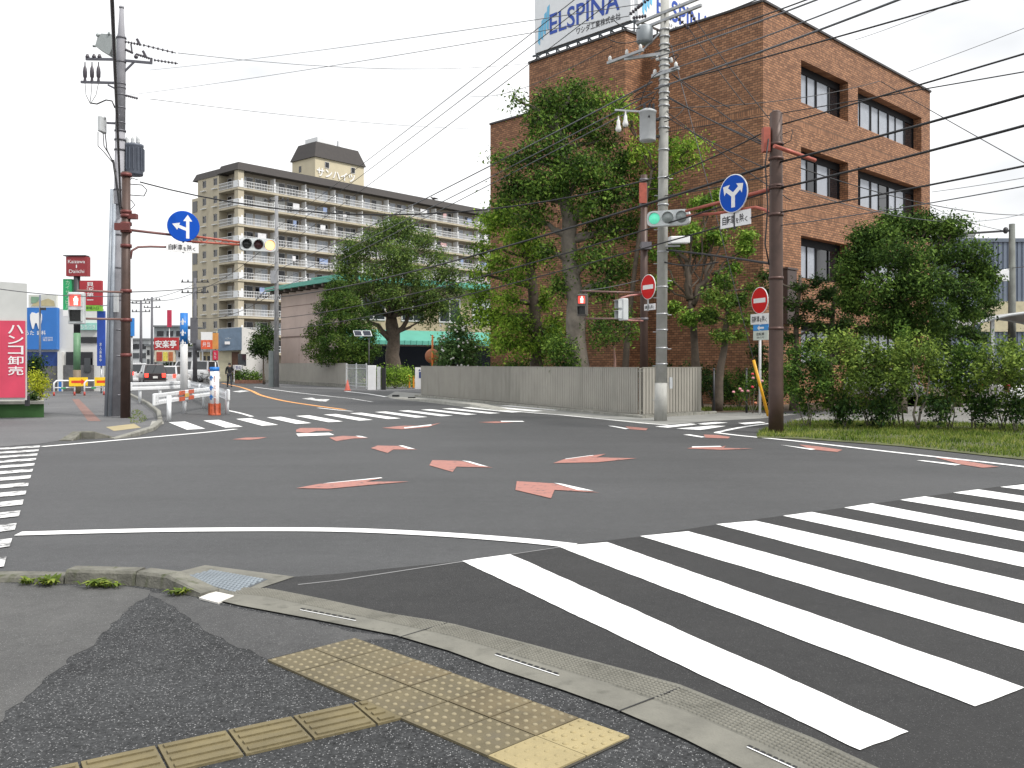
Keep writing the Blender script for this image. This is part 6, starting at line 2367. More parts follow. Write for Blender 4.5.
vehicle_signal('horizontal traffic light glowing amber at the end of the lattice arm', sgc + nLs * 0.05, uL, nLs, 2, [LENSOFF, pbr('dark red lens', (0.04, 0.008, 0.01), 0.25), L_RED])
c = on2(0.40, za2)
c = V((c.x, c.y, ZY(226.5, c.y))) + nL * 0.07
c.x = (183.5 - CX) / FPX * c.y
dl, u, w, n = disc_sign('round_sign', 'round blue sign with straight-on and side arrows above the reddish arm', c, nLs, 0.49, SIGNB, SIGNB, art_straight_left)
plate(dl, V((c.x - 0.03, c.y, ZY(247.5, c.y))), u, w, n, 0.98, 0.31, '自転車を除く')
mb = MB()
mb.bar(c - n * 0.05 - Z_ * 0.85, c - n * 0.05 + Z_ * 0.3, 0.05, 0.04)
mb.build('bracket', DARKST, dl)
ped_signal('pedestrian light glowing with the red figure before the brown town sign', P(76, 308, 26.0), V((0.98, 0.2, 0)).normalized(), V((0.2, -0.98, 0)).normalized(), True, 1.06)

# ------------------------------------------------------------------ town sign cluster on its pole
Yk = 49.5
kp0 = V(((77 - CX) / FPX * Yk, Yk, 0))
kp = thing('sign_pole', 'dark pole carrying a brown town sign, a red board and a green banner', 'sign pole', kp0)
mb = MB()
mb.tube([kp0 + V((0, 0, ZY(333, Yk))), kp0 + V((0, 0, ZY(276, Yk)))], 0.17, 14, 0)
mb.tube([kp0 + V((0, 0, ZY(370, Yk))), kp0 + V((0, 0, ZY(333, Yk)))], 0.185, 14, 1)
mb.tube([kp0, kp0 + V((0, 0, ZY(370, Yk)))], 0.2, 14, 2)
mb.build('pole', [DARKST, pbr('pole green', (0.13, 0.27, 0.15), 0.5), pbr('pole tan', (0.2, 0.15, 0.1), 0.6)], kp)
def kbox(name, a, b, mat, d0=-0.15, d1=0.15, par=kp):
    mb = MB()
    mb.box2(P(a[0], a[1], Yk + d0), P(b[0], b[1], Yk + d0) + V((0, d1 - d0, 0)))
    return mb.build(name, mat, par)
MAROON = pbr('maroon board', (0.27, 0.028, 0.035), 0.5, var=0.1)
s1 = kbox('town_sign', (66, 276), (87, 256.5), MAROON, -0.2, 0.2)
mb = MB()
mb.bar(P(65.4, 256, Yk), P(87.4, 256, Yk), 0.5, 0.05)
mb.build('top_rim', DARKST, s1)
mb = MB()
write(mb, 'Kaizawa', P(68, 263.2, Yk - 0.21), X_, Z_, 0.94, 0.19)
write(mb, '1', P(75.9, 268, Yk - 0.21), X_, Z_, 0.06, 0.18)
write(mb, 'Daiichi', P(69, 273, Yk - 0.21), X_, Z_, 0.84, 0.19)
mb.build('lettering', SIGNW, s1)
s2 = kbox('red_board', (79.5, 305), (101, 280.5), pbr('dark red board', (0.40, 0.028, 0.04), 0.5), -0.1, 0.15)
mb = MB()
write_down(mb, '貝沢第一', P(86.5, 302.5, Yk - 0.115), X_, Z_, 0.4, 1.15, 0, 0.01)
mb.build('lettering', SIGNW, s2)
s3 = kbox('lime_strip', (79.5, 311), (101, 305.3), pbr('lime strip', (0.22, 0.50, 0.05), 0.5), -0.1, 0.15)
mb = MB()
write(mb, '駐車場入口', P(82.5, 309.5, Yk - 0.115), X_, Z_, 0.9, 0.18)
mb.build('lettering', INK, s3)
s4 = kbox('green_banner', (63, 310), (71.5, 279), pbr('banner green', (0.02, 0.36, 0.13), 0.5), -0.1, 0.15)
kbox('banner_foot', (63, 316), (71.5, 310), SIGNW, -0.1, 0.15)
mb = MB()
write_down(mb, 'カイザワビル', P(65.6, 309, Yk - 0.115), X_, Z_, 0.21, 1.6)
mb.build('lettering', pbr('pale green lettering', (0.45, 0.7, 0.5), 0.5), s4)
bv = thing('banner_sign', 'tall narrow deep blue banner sign with pale lettering beside the clinic', 'banner', P(100, 399, 50))
mb = MB()
mb.box2(P(97, 366, 50), P(104, 311, 50) + V((0, 0.2, 0)))
mb.build('board', pbr('banner blue', (0.02, 0.07, 0.38), 0.5), bv)
mb = MB()
b0 = P(100.5, 399, 50); b0.z = 0
mb.tube([b0 + V((0, 0.1, 0)), b0 + V((0, 0.1, ZY(366, 50)))], 0.05, 8)
mb.build('post', STEEL, bv)
mb = MB()
write_down(mb, '求人募集中', P(99.4, 362, 49.98), X_, Z_, 0.13, 1.1)
mb.build('lettering', SIGNW, bv)

# ------------------------------------------------------------------ pipe barriers with yellow arrow boards
def barrier(label, p0, p1, bl, arrow_f, mats):
    rt = thing('pipe_barrier', label, 'barrier', V((p0.x, p0.y, 0)), 0, 'pipe barriers before the clinic')
    d = (p1 - p0); L = d.length; d.normalize()
    h = 0.78
    pts = [p0, p0 + Z_ * (h - 0.12), p0 + d * 0.12 + Z_ * h, p1 - d * 0.12 + Z_ * h, p1 + Z_ * (h - 0.12), p1]
    mb = MB()
    mb.tube(pts, 0.045, 8)
    mb.build('hoop', WHITE, rt)
    mb = MB()
    mb.tube([p0 + Z_ * 0.42, p1 + Z_ * 0.42], 0.03, 8)
    mb.build('cross_bar', WHITE, rt)
    for p in (p0, p1):
        mb = MB()
        mb.tube([p, p + Z_ * 0.2], 0.05, 8)
        mb.build('red_band', pbr('red band', (0.45, 0.06, 0.045), 0.5), rt)
    nn = V((d.y, -d.x, 0))
    c = p0.lerp(p1, arrow_f) + Z_ * 0.72 + nn * 0.07
    mb = MB()
    mb.box(c, (bl, 0.02, 0.46), (d, nn, Z_))
    bo = mb.build('arrow_board', pbr('arrow yellow', (0.85, 0.56, 0.02), 0.45), rt)
    mb = MB()
    o = c + nn * 0.014
    aw = bl * 0.38
    mb.poly([o + d * a + Z_ * b for a, b in ((-aw, -0.065), (aw * 0.45, -0.065), (aw * 0.45, 0.065), (-aw, 0.065))])
    mb.poly([o + d * a + Z_ * b for a, b in ((aw * 0.4, -0.15), (aw, 0), (aw * 0.4, 0.15))])
    mb.build('arrow', pbr('arrow red', (0.70, 0.05, 0.02), 0.5), bo)
    mb = MB()
    mb.box(p0.lerp(p1, 0.45) + Z_ * 0.4 + nn * 0.05, (0.22, 0.05, 0.09), (d, nn, Z_))
    mb.build('reflector', pbr('green reflector', (0.04, 0.28, 0.12), 0.4), rt)
q0, q1 = G(54, 396), G(74.5, 395.6)
barrier('white pipe barrier with a yellow red-arrow board below the town sign pole', q0, q1, 0.9, 1.18, None)
q0, q1 = G(84.5, 395.6), G(104, 395.2)
barrier('white pipe barrier with a yellow red-arrow board nearest the concrete pole', q0, q1, 0.8, 0.92, None)

# ------------------------------------------------------------------ guard rails
GRW = pbr('guard rail white', (0.74, 0.76, 0.78), 0.45, var=0.08, scale=3, stain=(0.6, 0.6, 0.58))
def guard_rail(label, pts, posts, zc=0.62, end0=True, end1=True):
    rt = thing('guard_rail', label, 'guard rail', V((pts[0].x, pts[0].y, 0)), 0, 'white guard rails')
    prof = [(0.0, -0.165), (0.05, -0.15), (0.05, -0.06), (0.0, -0.03), (0.0, 0.03), (0.05, 0.06), (0.05, 0.15), (0.0, 0.165)]
    mb = MB()
    n = len(pts)
    m = len(prof)
    nrm = []
    for i, p in enumerate(pts):
        d = (pts[min(i + 1, n - 1)] - pts[max(i - 1, 0)]).normalized()
        nn = V((d.y, -d.x, 0))
        if nn.y > 0 and False:
            nn = -nn
        nrm.append(nn)
    for s_ in (0, 1):
        vs = []
        for p, nn in zip(pts, nrm):
            for a, b in prof:
                vs.append(V((p.x, p.y, zc + b)) + nn * (a + 0.06 - 0.006 * s_))
        fs = [(i * m + k, (i + 1) * m + k, (i + 1) * m + k + 1, i * m + k + 1) for i in range(n - 1) for k in range(m - 1)]
        mb.add(vs, fs, 0, False)
    mb.build('beam', GRW, rt)
    for i, on_ in ((0, end0), (n - 1, end1)):
        if on_:
            p = pts[i]
            d = (pts[1] - pts[0]) if i == 0 else (pts[-1] - pts[-2])
            d.normalize()
            mb = MB()
            c = V((p.x, p.y, zc)) + nrm[i] * 0.085
            mb.box(c + d * (0.12 if i else -0.12) * 0 , (0.45, 0.08, 0.36), (d, nrm[i], Z_), bev=0.03)
            for a in (-0.1, 0.1):
                for b in (-0.08, 0.08):
                    mb.lathe(c + d * a + Z_ * b + nrm[i] * 0.04, [(0.018, 0), (0.012, 0.012), (0, 0.014)], 6, 1, axis=nrm[i])
            mb.build('end_shoe', [GRW, STEEL], rt)
    for p in posts:
        mb = MB()
        mb.tube([V((p.x, p.y, 0)), V((p.x, p.y, zc + 0.12))], 0.065, 12)
        mb.build('post', GRW, rt)
    return rt
a0 = V((-10.38, 25.7, 0)); a1_ = G(205, 408.5); a1_ = V((a1_.x, a1_.y, 0))
ga_ = [a0, a0.lerp(a1_, 0.25), a0.lerp(a1_, 0.5), a0.lerp(a1_, 0.75), a1_ + V((0.1, 0.3, 0))]
g1 = guard_rail('white guard rail with orange reflectors facing the crossing', ga_, [G(169, 421.5), a0.lerp(a1_, 0.55), G(204, 408.5)])
dd = (a1_ - a0).normalized()
nn_ = V((dd.y, -dd.x, 0))
mb = MB()
mid = a0.lerp(a1_, 0.52)
for a in (-0.42, 0.42):
    for b in (-0.1, 0.1):
        mb.box(mid + dd * a * 1.6 + nn_ * 0.125 + Z_ * (0.62 + b), (0.75, 0.02, 0.13), (dd, nn_, Z_), mi=0)
mb.box(mid + nn_ * 0.125 + Z_ * 0.62, (0.55, 0.02, 0.12), (dd, nn_, Z_), mi=1)
mb.build('reflector', [pbr('reflector orange red', (0.62, 0.10, 0.03), 0.4), pbr('reflector yellow', (0.72, 0.45, 0.10), 0.4)], g1)
b0 = G(225.5, 414.5); b0 = V((b0.x, b0.y, 0))
b1 = V(((213 - CX) / FPX * 34, 34, 0)); b2 = V(((200 - CX) / FPX * 40, 40, 0)); b3 = V(((186 - CX) / FPX * 46, 46, 0))
guard_rail('white guard rail curving away behind the short arrow post', [b0, b1, b2, b3], [b0 + V((0.02, 0.1, 0)), b1, b2, b3], 0.64)
c0_ = V(((126 - CX) / FPX * 36.4, 36.4, 0)); c1_ = V(((160 - CX) / FPX * 38, 38, 0)); c2_ = V(((186 - CX) / FPX * 40.5, 40.5, 0))
guard_rail('white guard rail behind the brown signal pole', [c0_, c0_.lerp(c1_, 0.5), c1_, c2_], [c0_.lerp(c1_, 0.4), c1_, c2_], 0.72)

# ------------------------------------------------------------------ arrow posts
SKY_B = pbr('post blue', (0.02, 0.19, 0.58), 0.45)
def arrow_post(label, base, h, w_, blue_z, chev, base_col=None, text=None):
    rt = thing('arrow_post', label, 'marker post', base)
    mb = MB()
    mb.tube([base, base + Z_ * h], w_ / 2, 18)
    mb.build('tube', SIGNW, rt)
    for z0, z1 in blue_z:
        mb = MB()
        mb.tube([base + Z_ * z0, base + Z_ * z1], w_ / 2 + 0.006, 18)
        mb.build('blue_band', SKY_B, rt)
    mb = MB()
    for z, dx, col in chev:
        pts = [(-0.42, -0.2), (0, 0.25), (0.42, -0.2), (0.42, -0.45), (0.16, -0.28), (0.16, -0.75), (-0.16, -0.75), (-0.16, -0.28), (-0.42, -0.45)]
        s_ = w_ * (0.62 if text else 0.9)
        o = base + Z_ * z + V((dx, 0, 0))
        q = []
        for a, b in pts:
            x = a * s_ + dx
            yy = -math.sqrt(max(0.0, (w_ / 2 + 0.012) ** 2 - min(abs(x), w_ / 2) ** 2))
            q.append(V((base.x + x, base.y + yy, base.z + z + b * s_)))
        cen = sum(q, V()) / len(q)
        mb.poly(q, col)
    mb.build('arrow', [SIGNW, SKY_B], rt)
    if text:
        mb = MB()
        write_down(mb, text, base + V((w_ * 0.07, -w_ / 2 - 0.004, h * 0.22)), X_, Z_, w_ * 0.26, h * 0.62)
        mb.build('lettering', pbr('post lettering red brown', (0.35, 0.06, 0.03), 0.5), rt)
    if base_col:
        mb = MB()
        mb.lathe(base, [(0.2, 0), (0.2, 0.05), (0.155, 0.07), (0.15, 0.36), (0.145, 0.37)], 16)
        for k in range(6):
            a = k * math.pi / 3
            mb.box(base + V((0.17 * math.cos(a), 0.17 * math.sin(a), 0.2)), (0.06, 0.03, 0.36), (V((math.cos(a), math.sin(a), 0)), V((-math.sin(a), math.cos(a), 0)), Z_))
        mb.build('rubber_base', base_col, rt)
    return rt
ab = V(((184 - CX) / FPX * 38.5, 38.5, 0.0))
arrow_post('tall white marker post with a blue band of white arrows behind the guard rails', ab, ZY(313, 38.5), 0.31, [(ZY(344, 38.5), ZY(313, 38.5))],
           [(ZY(320, 38.5), 0, 0), (ZY(331, 38.5), 0, 0), (ZY(341, 38.5), 0, 0)])
ab = G(214.5, 415); ab = V((ab.x, ab.y, 0))
hh_ = ZY(367, ab.y)
arrow_post('short blue-capped white marker post on an orange rubber base', ab, hh_, 0.29, [(hh_ - 0.13, hh_)],
           [(hh_ - 0.30, -0.07, 1), (hh_ - 0.62, -0.07, 1), (hh_ - 0.92, -0.07, 1)], pbr('orange rubber', (0.40, 0.08, 0.03), 0.6, var=0.4, scale=8), '巻込注意')

# ------------------------------------------------------------------ restaurant sign and other signs down the street
Yr = 84.0
rs = thing('restaurant_sign', 'red restaurant board with white lettering over a menu frame', 'sign board', P(165, 384, Yr))
mb = MB()
mb.box2(P(154, 350, Yr), P(177.5, 337.5, Yr) + V((0, 0.4, 0)))
mb.build('red_board', pbr('restaurant red', (0.42, 0.02, 0.025), 0.5), rs)
mb = MB()
write(mb, '安楽亭', P(155.2, 348, Yr - 0.02), X_, Z_, 2.0, 0.74, 0, 0.02)
mb.build('lettering', SIGNW, rs)
mb = MB()
mb.box2(P(154.5, 362, Yr), P(174.5, 350.5, Yr) + V((0, 0.3, 0)))
mb.build('menu_frame', pbr('menu cream', (0.62, 0.55, 0.42), 0.5), rs)
for a, b, col in ((156.5, 162, (0.42, 0.06, 0.04)), (163, 167.6, (0.70, 0.60, 0.10)), (168.4, 172.8, (0.45, 0.14, 0.05))):
    mb = MB()
    mb.box2(P(a, 361, Yr - 0.04), P(b, 352, Yr - 0.04) + V((0, 0.03, 0)))
    mb.build('menu_panel', pbr('menu panel %.2f' % col[0] + str(a), col, 0.5, var=0.4, scale=4), rs)
mb = MB()
for px in (157, 172):
    p = P(px, 384, Yr); p.z = 0
    mb.box2(p + V((-0.06, 0.1, 0)), p + V((0.06, 0.22, ZY(362, Yr))))
mb.build('post', STEEL, rs)
for nm, lab, (a, b), (c_, d_), Yq, col, txt in (
        ('pylon_sign', 'slim tall crimson sign rising above the red restaurant board', (167, 327), (171, 310), 110, (0.50, 0.03, 0.08), None),
        ('banner_sign', 'orange vertical banner sign next to the slate blue corner shop', (212.5, 349), (217.5, 333), 80, (0.66, 0.30, 0.08), None),
        ('banner_sign', 'small crimson hanging banner below the orange banner', (212.8, 360), (217.2, 350.5), 79, (0.62, 0.03, 0.08), 'もち'),
        ('street_banner', 'small blue sign plate fixed beyond the brown signal pole', (129, 336), (133, 318), 60, (0.03, 0.22, 0.62), None)):
    rt = thing(nm, lab, 'sign', V((P((a + c_) / 2, 384, Yq).x, Yq, 0)))
    mb = MB()
    mb.box2(P(a, b, Yq), P(c_, d_, Yq) + V((0, 0.25, 0)))
    bo_ = mb.build('board', pbr(nm + lab[:9], col, 0.5), rt)
    if txt:
        mb = MB()
        write_down(mb, txt, P(a + 1.4, b - 1.2, Yq - 0.02), X_, Z_, 0.16, 0.6)
        mb.build('lettering', SIGNW, bo_)
    mb = MB()
    pz = P((a + c_) / 2, 384, Yq); pz.z = 0
    mb.tube([pz + V((0, 0.12, 0)), pz + V((0, 0.12, ZY(b, Yq)))], 0.07, 8)
    mb.build('post', STEEL, rt)
ow = thing('shop_sign', 'white over orange square shop sign on posts before the apartment block', 'shop sign', P(206, 384, 82))
mb = MB()
mb.box2(P(201, 340, 82), P(211.5, 332, 82) + V((0, 0.3, 0)))
mb.build('white_panel', SIGNW, ow)
mb = MB()
mb.box2(P(201, 349, 82), P(211.5, 340, 82) + V((0, 0.3, 0)))
op = mb.build('orange_panel', pbr('vermilion panel', (0.72, 0.10, 0.03), 0.5), ow)
mb = MB()
write(mb, '弁当', P(202.5, 347, 81.97), X_, Z_, 0.7, 0.5)
mb.build('lettering', SIGNW, op)
mb = MB()
for px in (202, 210.5):
    p = P(px, 384, 82); p.z = 0
    mb.box2(p + V((-0.06, 0.1, 0)), p + V((0.06, 0.2, ZY(349, 82))))
mb.build('post', STEEL, ow)

# ------------------------------------------------------------------ distant poles
def far_pole(label, px, ytop, Yq, r, arms=2, armw=1.0, mat=None, rt_name='utility_pole', extra=None):
    b_ = V(((px - CX) / FPX * Yq, Yq, 0))
    rt = thing(rt_name, label, 'utility pole', b_)
    h = ZY(ytop, Yq)
    mb = MB()
    mb.tube([b_, b_ + Z_ * h], [r, r * 0.65], 10)
    mb.build('shaft', mat or POLEC, rt)
    mb = MB()
    for i in range(arms):
        z = h - 0.35 - 0.9 * i
        mb.bar(b_ + V((-armw, 0.1 * i, z)), b_ + V((armw, -0.1 * i, z)), 0.08, 0.08)
        for k in (-0.9, -0.5, 0.5, 0.9):
            mb.lathe(b_ + V((armw * k, 0, z + 0.04)), [(0.05, 0), (0.08, 0.06), (0.05, 0.12), (0.03, 0.2)], 6)
    mb.build('crossarm', DARKST, rt)
    if extra:
        extra(rt, b_, h)
    return rt
GREYP = pbr('dark weathered pole', (0.13, 0.13, 0.145), 0.8)
far_pole('slim grey utility pole beyond the guard rails, nearest the brown signal pole', 141, 300, 95, 0.17, 2, 1.0, GREYP)
far_pole('slim dark utility pole between the guard rails and the red restaurant board', 152, 297, 105, 0.18, 2, 1.0, GREYP)
def ex(rt, b_, h):
    mb = MB()
    mb.lathe(b_ + V((0.3, -0.1, h - 6.2)), [(0, 0), (0.22, 0), (0.22, 0.9), (0, 0.95)], 12)
    mb.box2(b_ + V((-0.3, -0.3, 3.4)), b_ + V((0.3, -0.15, 5.6)))
    mb.build('equipment', GREYP, rt)
far_pole('dark utility pole at the near edge of the apartment block', 195, 278, 76, 0.2, 2, 1.2, GREYP, extra=ex)
def ex2(rt, b_, h):
    mb = MB()
    mb.box2(b_ + V((-0.35, -0.3, h - 6.3)), b_ + V((0.05, 0.1, h - 5.4)))
    mb.tube([b_ + V((-1.5, 0, h - 7.5)), b_ + V((-0.8, 0, h - 6.8)), b_ + V((0, 0, h - 6.6))], 0.05, 6)
    mb.build('equipment', pbr('steel grey box', (0.33, 0.34, 0.36), 0.5), rt)
    mb = MB()
    mb.box2(b_ + V((-0.6, 0.1, 0.0)), b_ + V((-0.25, 0.5, 2.6)))
    mb.build('cabinet', pbr('cabinet green grey', (0.2, 0.23, 0.23), 0.5), rt)
far_pole('grey utility pole in front of the pinkish hall wall', 276.5, 196, 64, 0.19, 1, 0.9, pbr('grey pole concrete', (0.25, 0.255, 0.265), 0.8), extra=ex2)
def ex3(rt, b_, h):
    mb = MB()
    mb.box2(b_ + V((-0.9, -0.3, h - 2.7)), b_ + V((-0.3, 0.2, h - 2.2)))
    mb.tube([b_ + V((-0.95, 0, h - 2.3)), b_ + V((0, 0, h - 2.1))], 0.04, 6)
    mb.build('street_lamp', WHITE, rt)
def single_arm(rt, b_, h):
    ex3(rt, b_, h)
    mb = MB()
    mb.bar(b_ + V((-2.9, 0, h - 0.5)), b_ + V((0.1, 0, h - 0.3)), 0.09, 0.09)
    for k in (-2.8, -0.3):
        mb.lathe(b_ + V((k, 0, h - 0.45)), [(0.05, 0), (0.13, 0.1), (0.1, 0.25), (0.04, 0.3)], 8)
    mb.build('side_arm', DARKST, rt)
far_pole('grey weathered utility pole before the grey blue warehouse', 1012, 224, 42, 0.2, 0, 1.0, pbr('mossy pole', (0.17, 0.18, 0.165), 0.85, var=0.3), extra=single_arm)
hzp = V(((40 - CX) / FPX * 50, 50, 0))
ht = thing('lamp_post', 'thin grey post with a small floodlight before the blue clinic board', 'lamp post', hzp)
mb = MB()
mb.tube([hzp, hzp + Z_ * ZY(295, 50)], [0.07, 0.05], 8)
mb.build('shaft', pbr('slate post', (0.14, 0.16, 0.21), 0.5), ht)
mb = MB()
mb.box(hzp + V((0.22, -0.1, ZY(309, 50))), (0.25, 0.2, 0.14))
mb.build('floodlight', DARKST, ht)

# ------------------------------------------------------------------ wires
wn_ = [0]
def wire(label, a, b, sag=0.4, r=0.014, mat=None, name='overhead_wire', segs=16, group='overhead wires'):
    if b.x > b.y * 0.58 and b.y < a.y:
        b = a + (b - a) * 1.9      # runs on to a pole beyond the verge
    pts = []
    for i in range(segs + 1):
        f = i / segs
        p = a.lerp(b, f)
        p.z -= 4 * sag * f * (1 - f)
        pts.append(p)
    mb = MB()
    mb.tube(pts, r, 6)
    return tag(mb.build(name, mat or WIREM, None, a), label, 'wire', group)
topbrown = bp0 + V((0, 0, ZY(128, bp0.y)))
# near ends run on out of view to a pole behind the verge
wire('thick black cable from the rusty brown pole across the zelkova crown', P(775, 163.5, 21.3), P(278, 297, 64), 0.5, 0.034)
wire('thick black cable leaving the rusty brown pole past the upper brick windows', P(776, 163, 21.3), P(1080, 72, 14.5), 0.12, 0.026)
wire('black wire from the rusty brown pole crossing just below the thick cable', P(775, 190, 21.3), P(278, 318, 64), 0.5, 0.022)
wire('black wire leaving the rusty brown pole across the middle brick windows', P(776, 189, 21.3), P(1080, 103, 14.5), 0.12, 0.026)
wire('black wire from the rusty brown pole crossing low before the zelkova', P(775, 211, 21.3), P(278, 330, 64), 0.45, 0.02)
wire('black wire leaving the rusty brown pole over the round tree top', P(776, 213, 21.3), P(1080, 147, 14.5), 0.12, 0.02)
wire('thin wire beneath the one passing over the round tree top', P(776, 226, 21.3), P(1080, 164, 15.5), 0.2, 0.012, WIREG)
wire('black wire from the top of the rusty brown pole past the top windows', P(780, 125, 21.3), P(1080, 34, 14.5), 0.05, 0.018)
wire('black wire joining the rusty brown pole top to the concrete pole', P(772, 128, 21.3), P(664, 178, 25.7), 0.05, 0.018)
wire('grey wire joining the rusty brown pole to the concrete pole lower down', P(772, 175, 21.3), P(664, 196, 25.7), 0.04, 0.014, WIREM)
wire('long black wire sagging from the slate transformer to the concrete pole', P(140, 182, 28.0), P(655, 178, 25.8), 1.05, 0.022)
# high voltage to the far pole
for i, (a, b, lab) in enumerate((((620, -36), (277, 228), 'topmost high wire from the concrete pole to the far grey pole'),
                                 ((637, -36), (277, 238), 'middle high wire from the concrete pole to the far grey pole'),
                                 ((652, -30), (277, 252), 'lowest high wire from the concrete pole to the far grey pole'))):
    wire(lab, P(a[0], a[1], 25.6), P(b[0], b[1], 64), 0.1, 0.014, WIREM)
for i, (a, b, r_) in enumerate((((652, 82), (277, 270), 0.022), ((654, 92), (277, 282), 0.018), ((655, 98), (277, 290), 0.016), ((629, 16), (120, 96), 0.012), ((641, 4), (150, 70), 0.012))):
    wire(('upper grey service line', 'middle grey service line', 'lower grey service line', 'lower faint line to the far sky', 'upper faint line to the far sky')[i] + ' slanting from the concrete pole over the tallest tree', P(a[0], a[1], 25.7), P(b[0], b[1], 64), 0.15, r_, WIREG)
for i, (a, b, Yb, r_) in enumerate((((655, 52), (910, -40), 15, 0.016), ((668, 84), (1060, -30), 16, 0.02), ((667, 96), (775, 150), 21.3, 0.016), ((666, 132), (1060, 62), 15, 0.012), ((667, 112), (790, 200), 22, 0.012), ((700, 20), (800, -20), 18, 0.016))):
    wire('thin black overhead line from the concrete pole, ' + ('highest past the brick corner', 'across the upper brick windows', 'short to the brown pole top', 'nearly level across the brick face', 'steep down the brick face', 'from the end of the crossarm')[i], P(a[0], a[1], 25.6), P(b[0], b[1], Yb), 0.06, r_, WIREM)
wire('dark wire reaching from the crossarm toward the billboard', P(612, 46, 25.6), P(470, 96, 60), 0.5, 0.012)
# sheathed lines rising out of view past the brick corner
for a, b, r_, lab in (((651, 59), (880, -25), 0.03, 'upper sheathed grey line rising past the brick corner'), ((669, 70), (900, -16), 0.026, 'second sheathed grey line rising past the brick corner'), ((655, 89), (980, -32), 0.04, 'lowest thick sheathed grey line rising past the brick corner')):
    wire(lab, P(a[0], a[1], 25.6), P(b[0], b[1], 15), 0.05, r_ * 0.6, WIREG)
for a, b, lab, Yb in (((698, 24), (775, 126), 'steep wire from the outer strain insulator down across the brick face', 24), ((690, 30), (745, 105), 'steep wire from the inner strain insulator down across the brick face', 24.4),
                  ((674, 76), (768, 146), 'slanting service wire from the concrete pole to the rusty brown pole', 21.5), ((672, 74), (730, 108), 'thick black drop sleeve slanting below the crossarm', 24), ((668, 98), (764, 143), 'slanting thin wire below the crossarm sleeve', 22.2), ((668, 118), (765, 168), 'lowest slanting thin wire to the rusty brown pole', 21.8)):
    wire(lab, P(a[0], a[1], 25.6), P(b[0], b[1], Yb), 0.05, 0.013, WIREM)
wire('thin wire from the concrete pole to the bracket on the brick facade', P(668, 108, 25.6), P(880, 81, 39), 0.25, 0.015, WIREM)
wire('wire from the brick facade bracket sloping down past the far corner', P(881, 81.5, 39), P(1060, 178, 30), 0.15, 0.016)
wire('faint wire with a small ball above the brick roof', P(855, 40, 45), P(1000, -18, 30), 0.1, 0.012, WIREG)
wire('faint wire rising behind the brick roof end', P(908, 72, 50), P(1060, 12, 40), 0.1, 0.014, WIREG)
wire('wire sagging below the brick windows to the roadside pole', P(800, 168, 23), P(1060, 213, 40), 0.5, 0.014)
wire('wire sagging across the lower brick windows', P(800, 190, 23), P(1060, 200, 40), 0.9, 0.010, WIREG)
wire('thin wire rising beyond the brick corner over the warehouse', P(932, 192, 52), P(1060, 168, 38), 0.15, 0.016, WIREG)
wire('thin wire along the roadside pole before the warehouse', P(928, 205, 52), P(1012, 232, 42), 0.2, 0.014, WIREG)
wire('thin dark wire drooping from the mossy roadside pole', P(1012, 268, 42), P(1080, 250, 30), 0.2, 0.018)
wire('drooping cable from the concrete pole to the rusty brown pole', P(667, 250, 25.6), P(772, 264, 21.3), -0.02, 0.03)
wire('black cable with a splice sleeve before the pruned pine', P(664, 262, 25.7), P(718, 262, 23.5), 0.1, 0.022)
wire('thick black cable rising overhead from the switchgear pole', P(121, 212, 28.0), P(109.5, -60, 10.0), 0.0, 0.026)
wire('wire from the slate transformer sweeping low to the apartment pole', P(130, 292, 27.2), P(277, 262, 64), 0.5, 0.016)
wire('thin wire spanning from the seal shop to the brown signal pole', P(-20, 286, 22), P(122, 296, 27.2), 0.1, 0.012, WIREG)
wire('low wire behind the brown signal pole toward the apartment pole', P(130, 300, 40), P(195, 292, 76), 0.3, 0.02, WIREG)
wire('lower wire behind the brown signal pole toward the apartment pole', P(100, 306, 40), P(195, 284, 76), 0.3, 0.02, WIREG)
wire('wire from the apartment pole climbing to the pole by the hall', P(195, 292, 76), P(277, 236, 64), 0.5, 0.02)
wire('lower wire from the apartment pole climbing to the pole by the hall', P(195, 318, 76), P(277, 290, 64), 0.7, 0.02)
wire('faint high wire over the street beside the switchgear pole', P(150, 99, 28), P(540, 128, 70), 0.4, 0.010, WIREG)
wire('faint topmost high wire leaving the switchgear pole', P(178, 53, 28), P(700, 20, 60), 1.6, 0.010, WIREG)
wire('short wire from the slim brown pole to the fenced tree', P(640, 280, 28.9), P(580, 291, 28.6), 0.05, 0.014, WIREG)

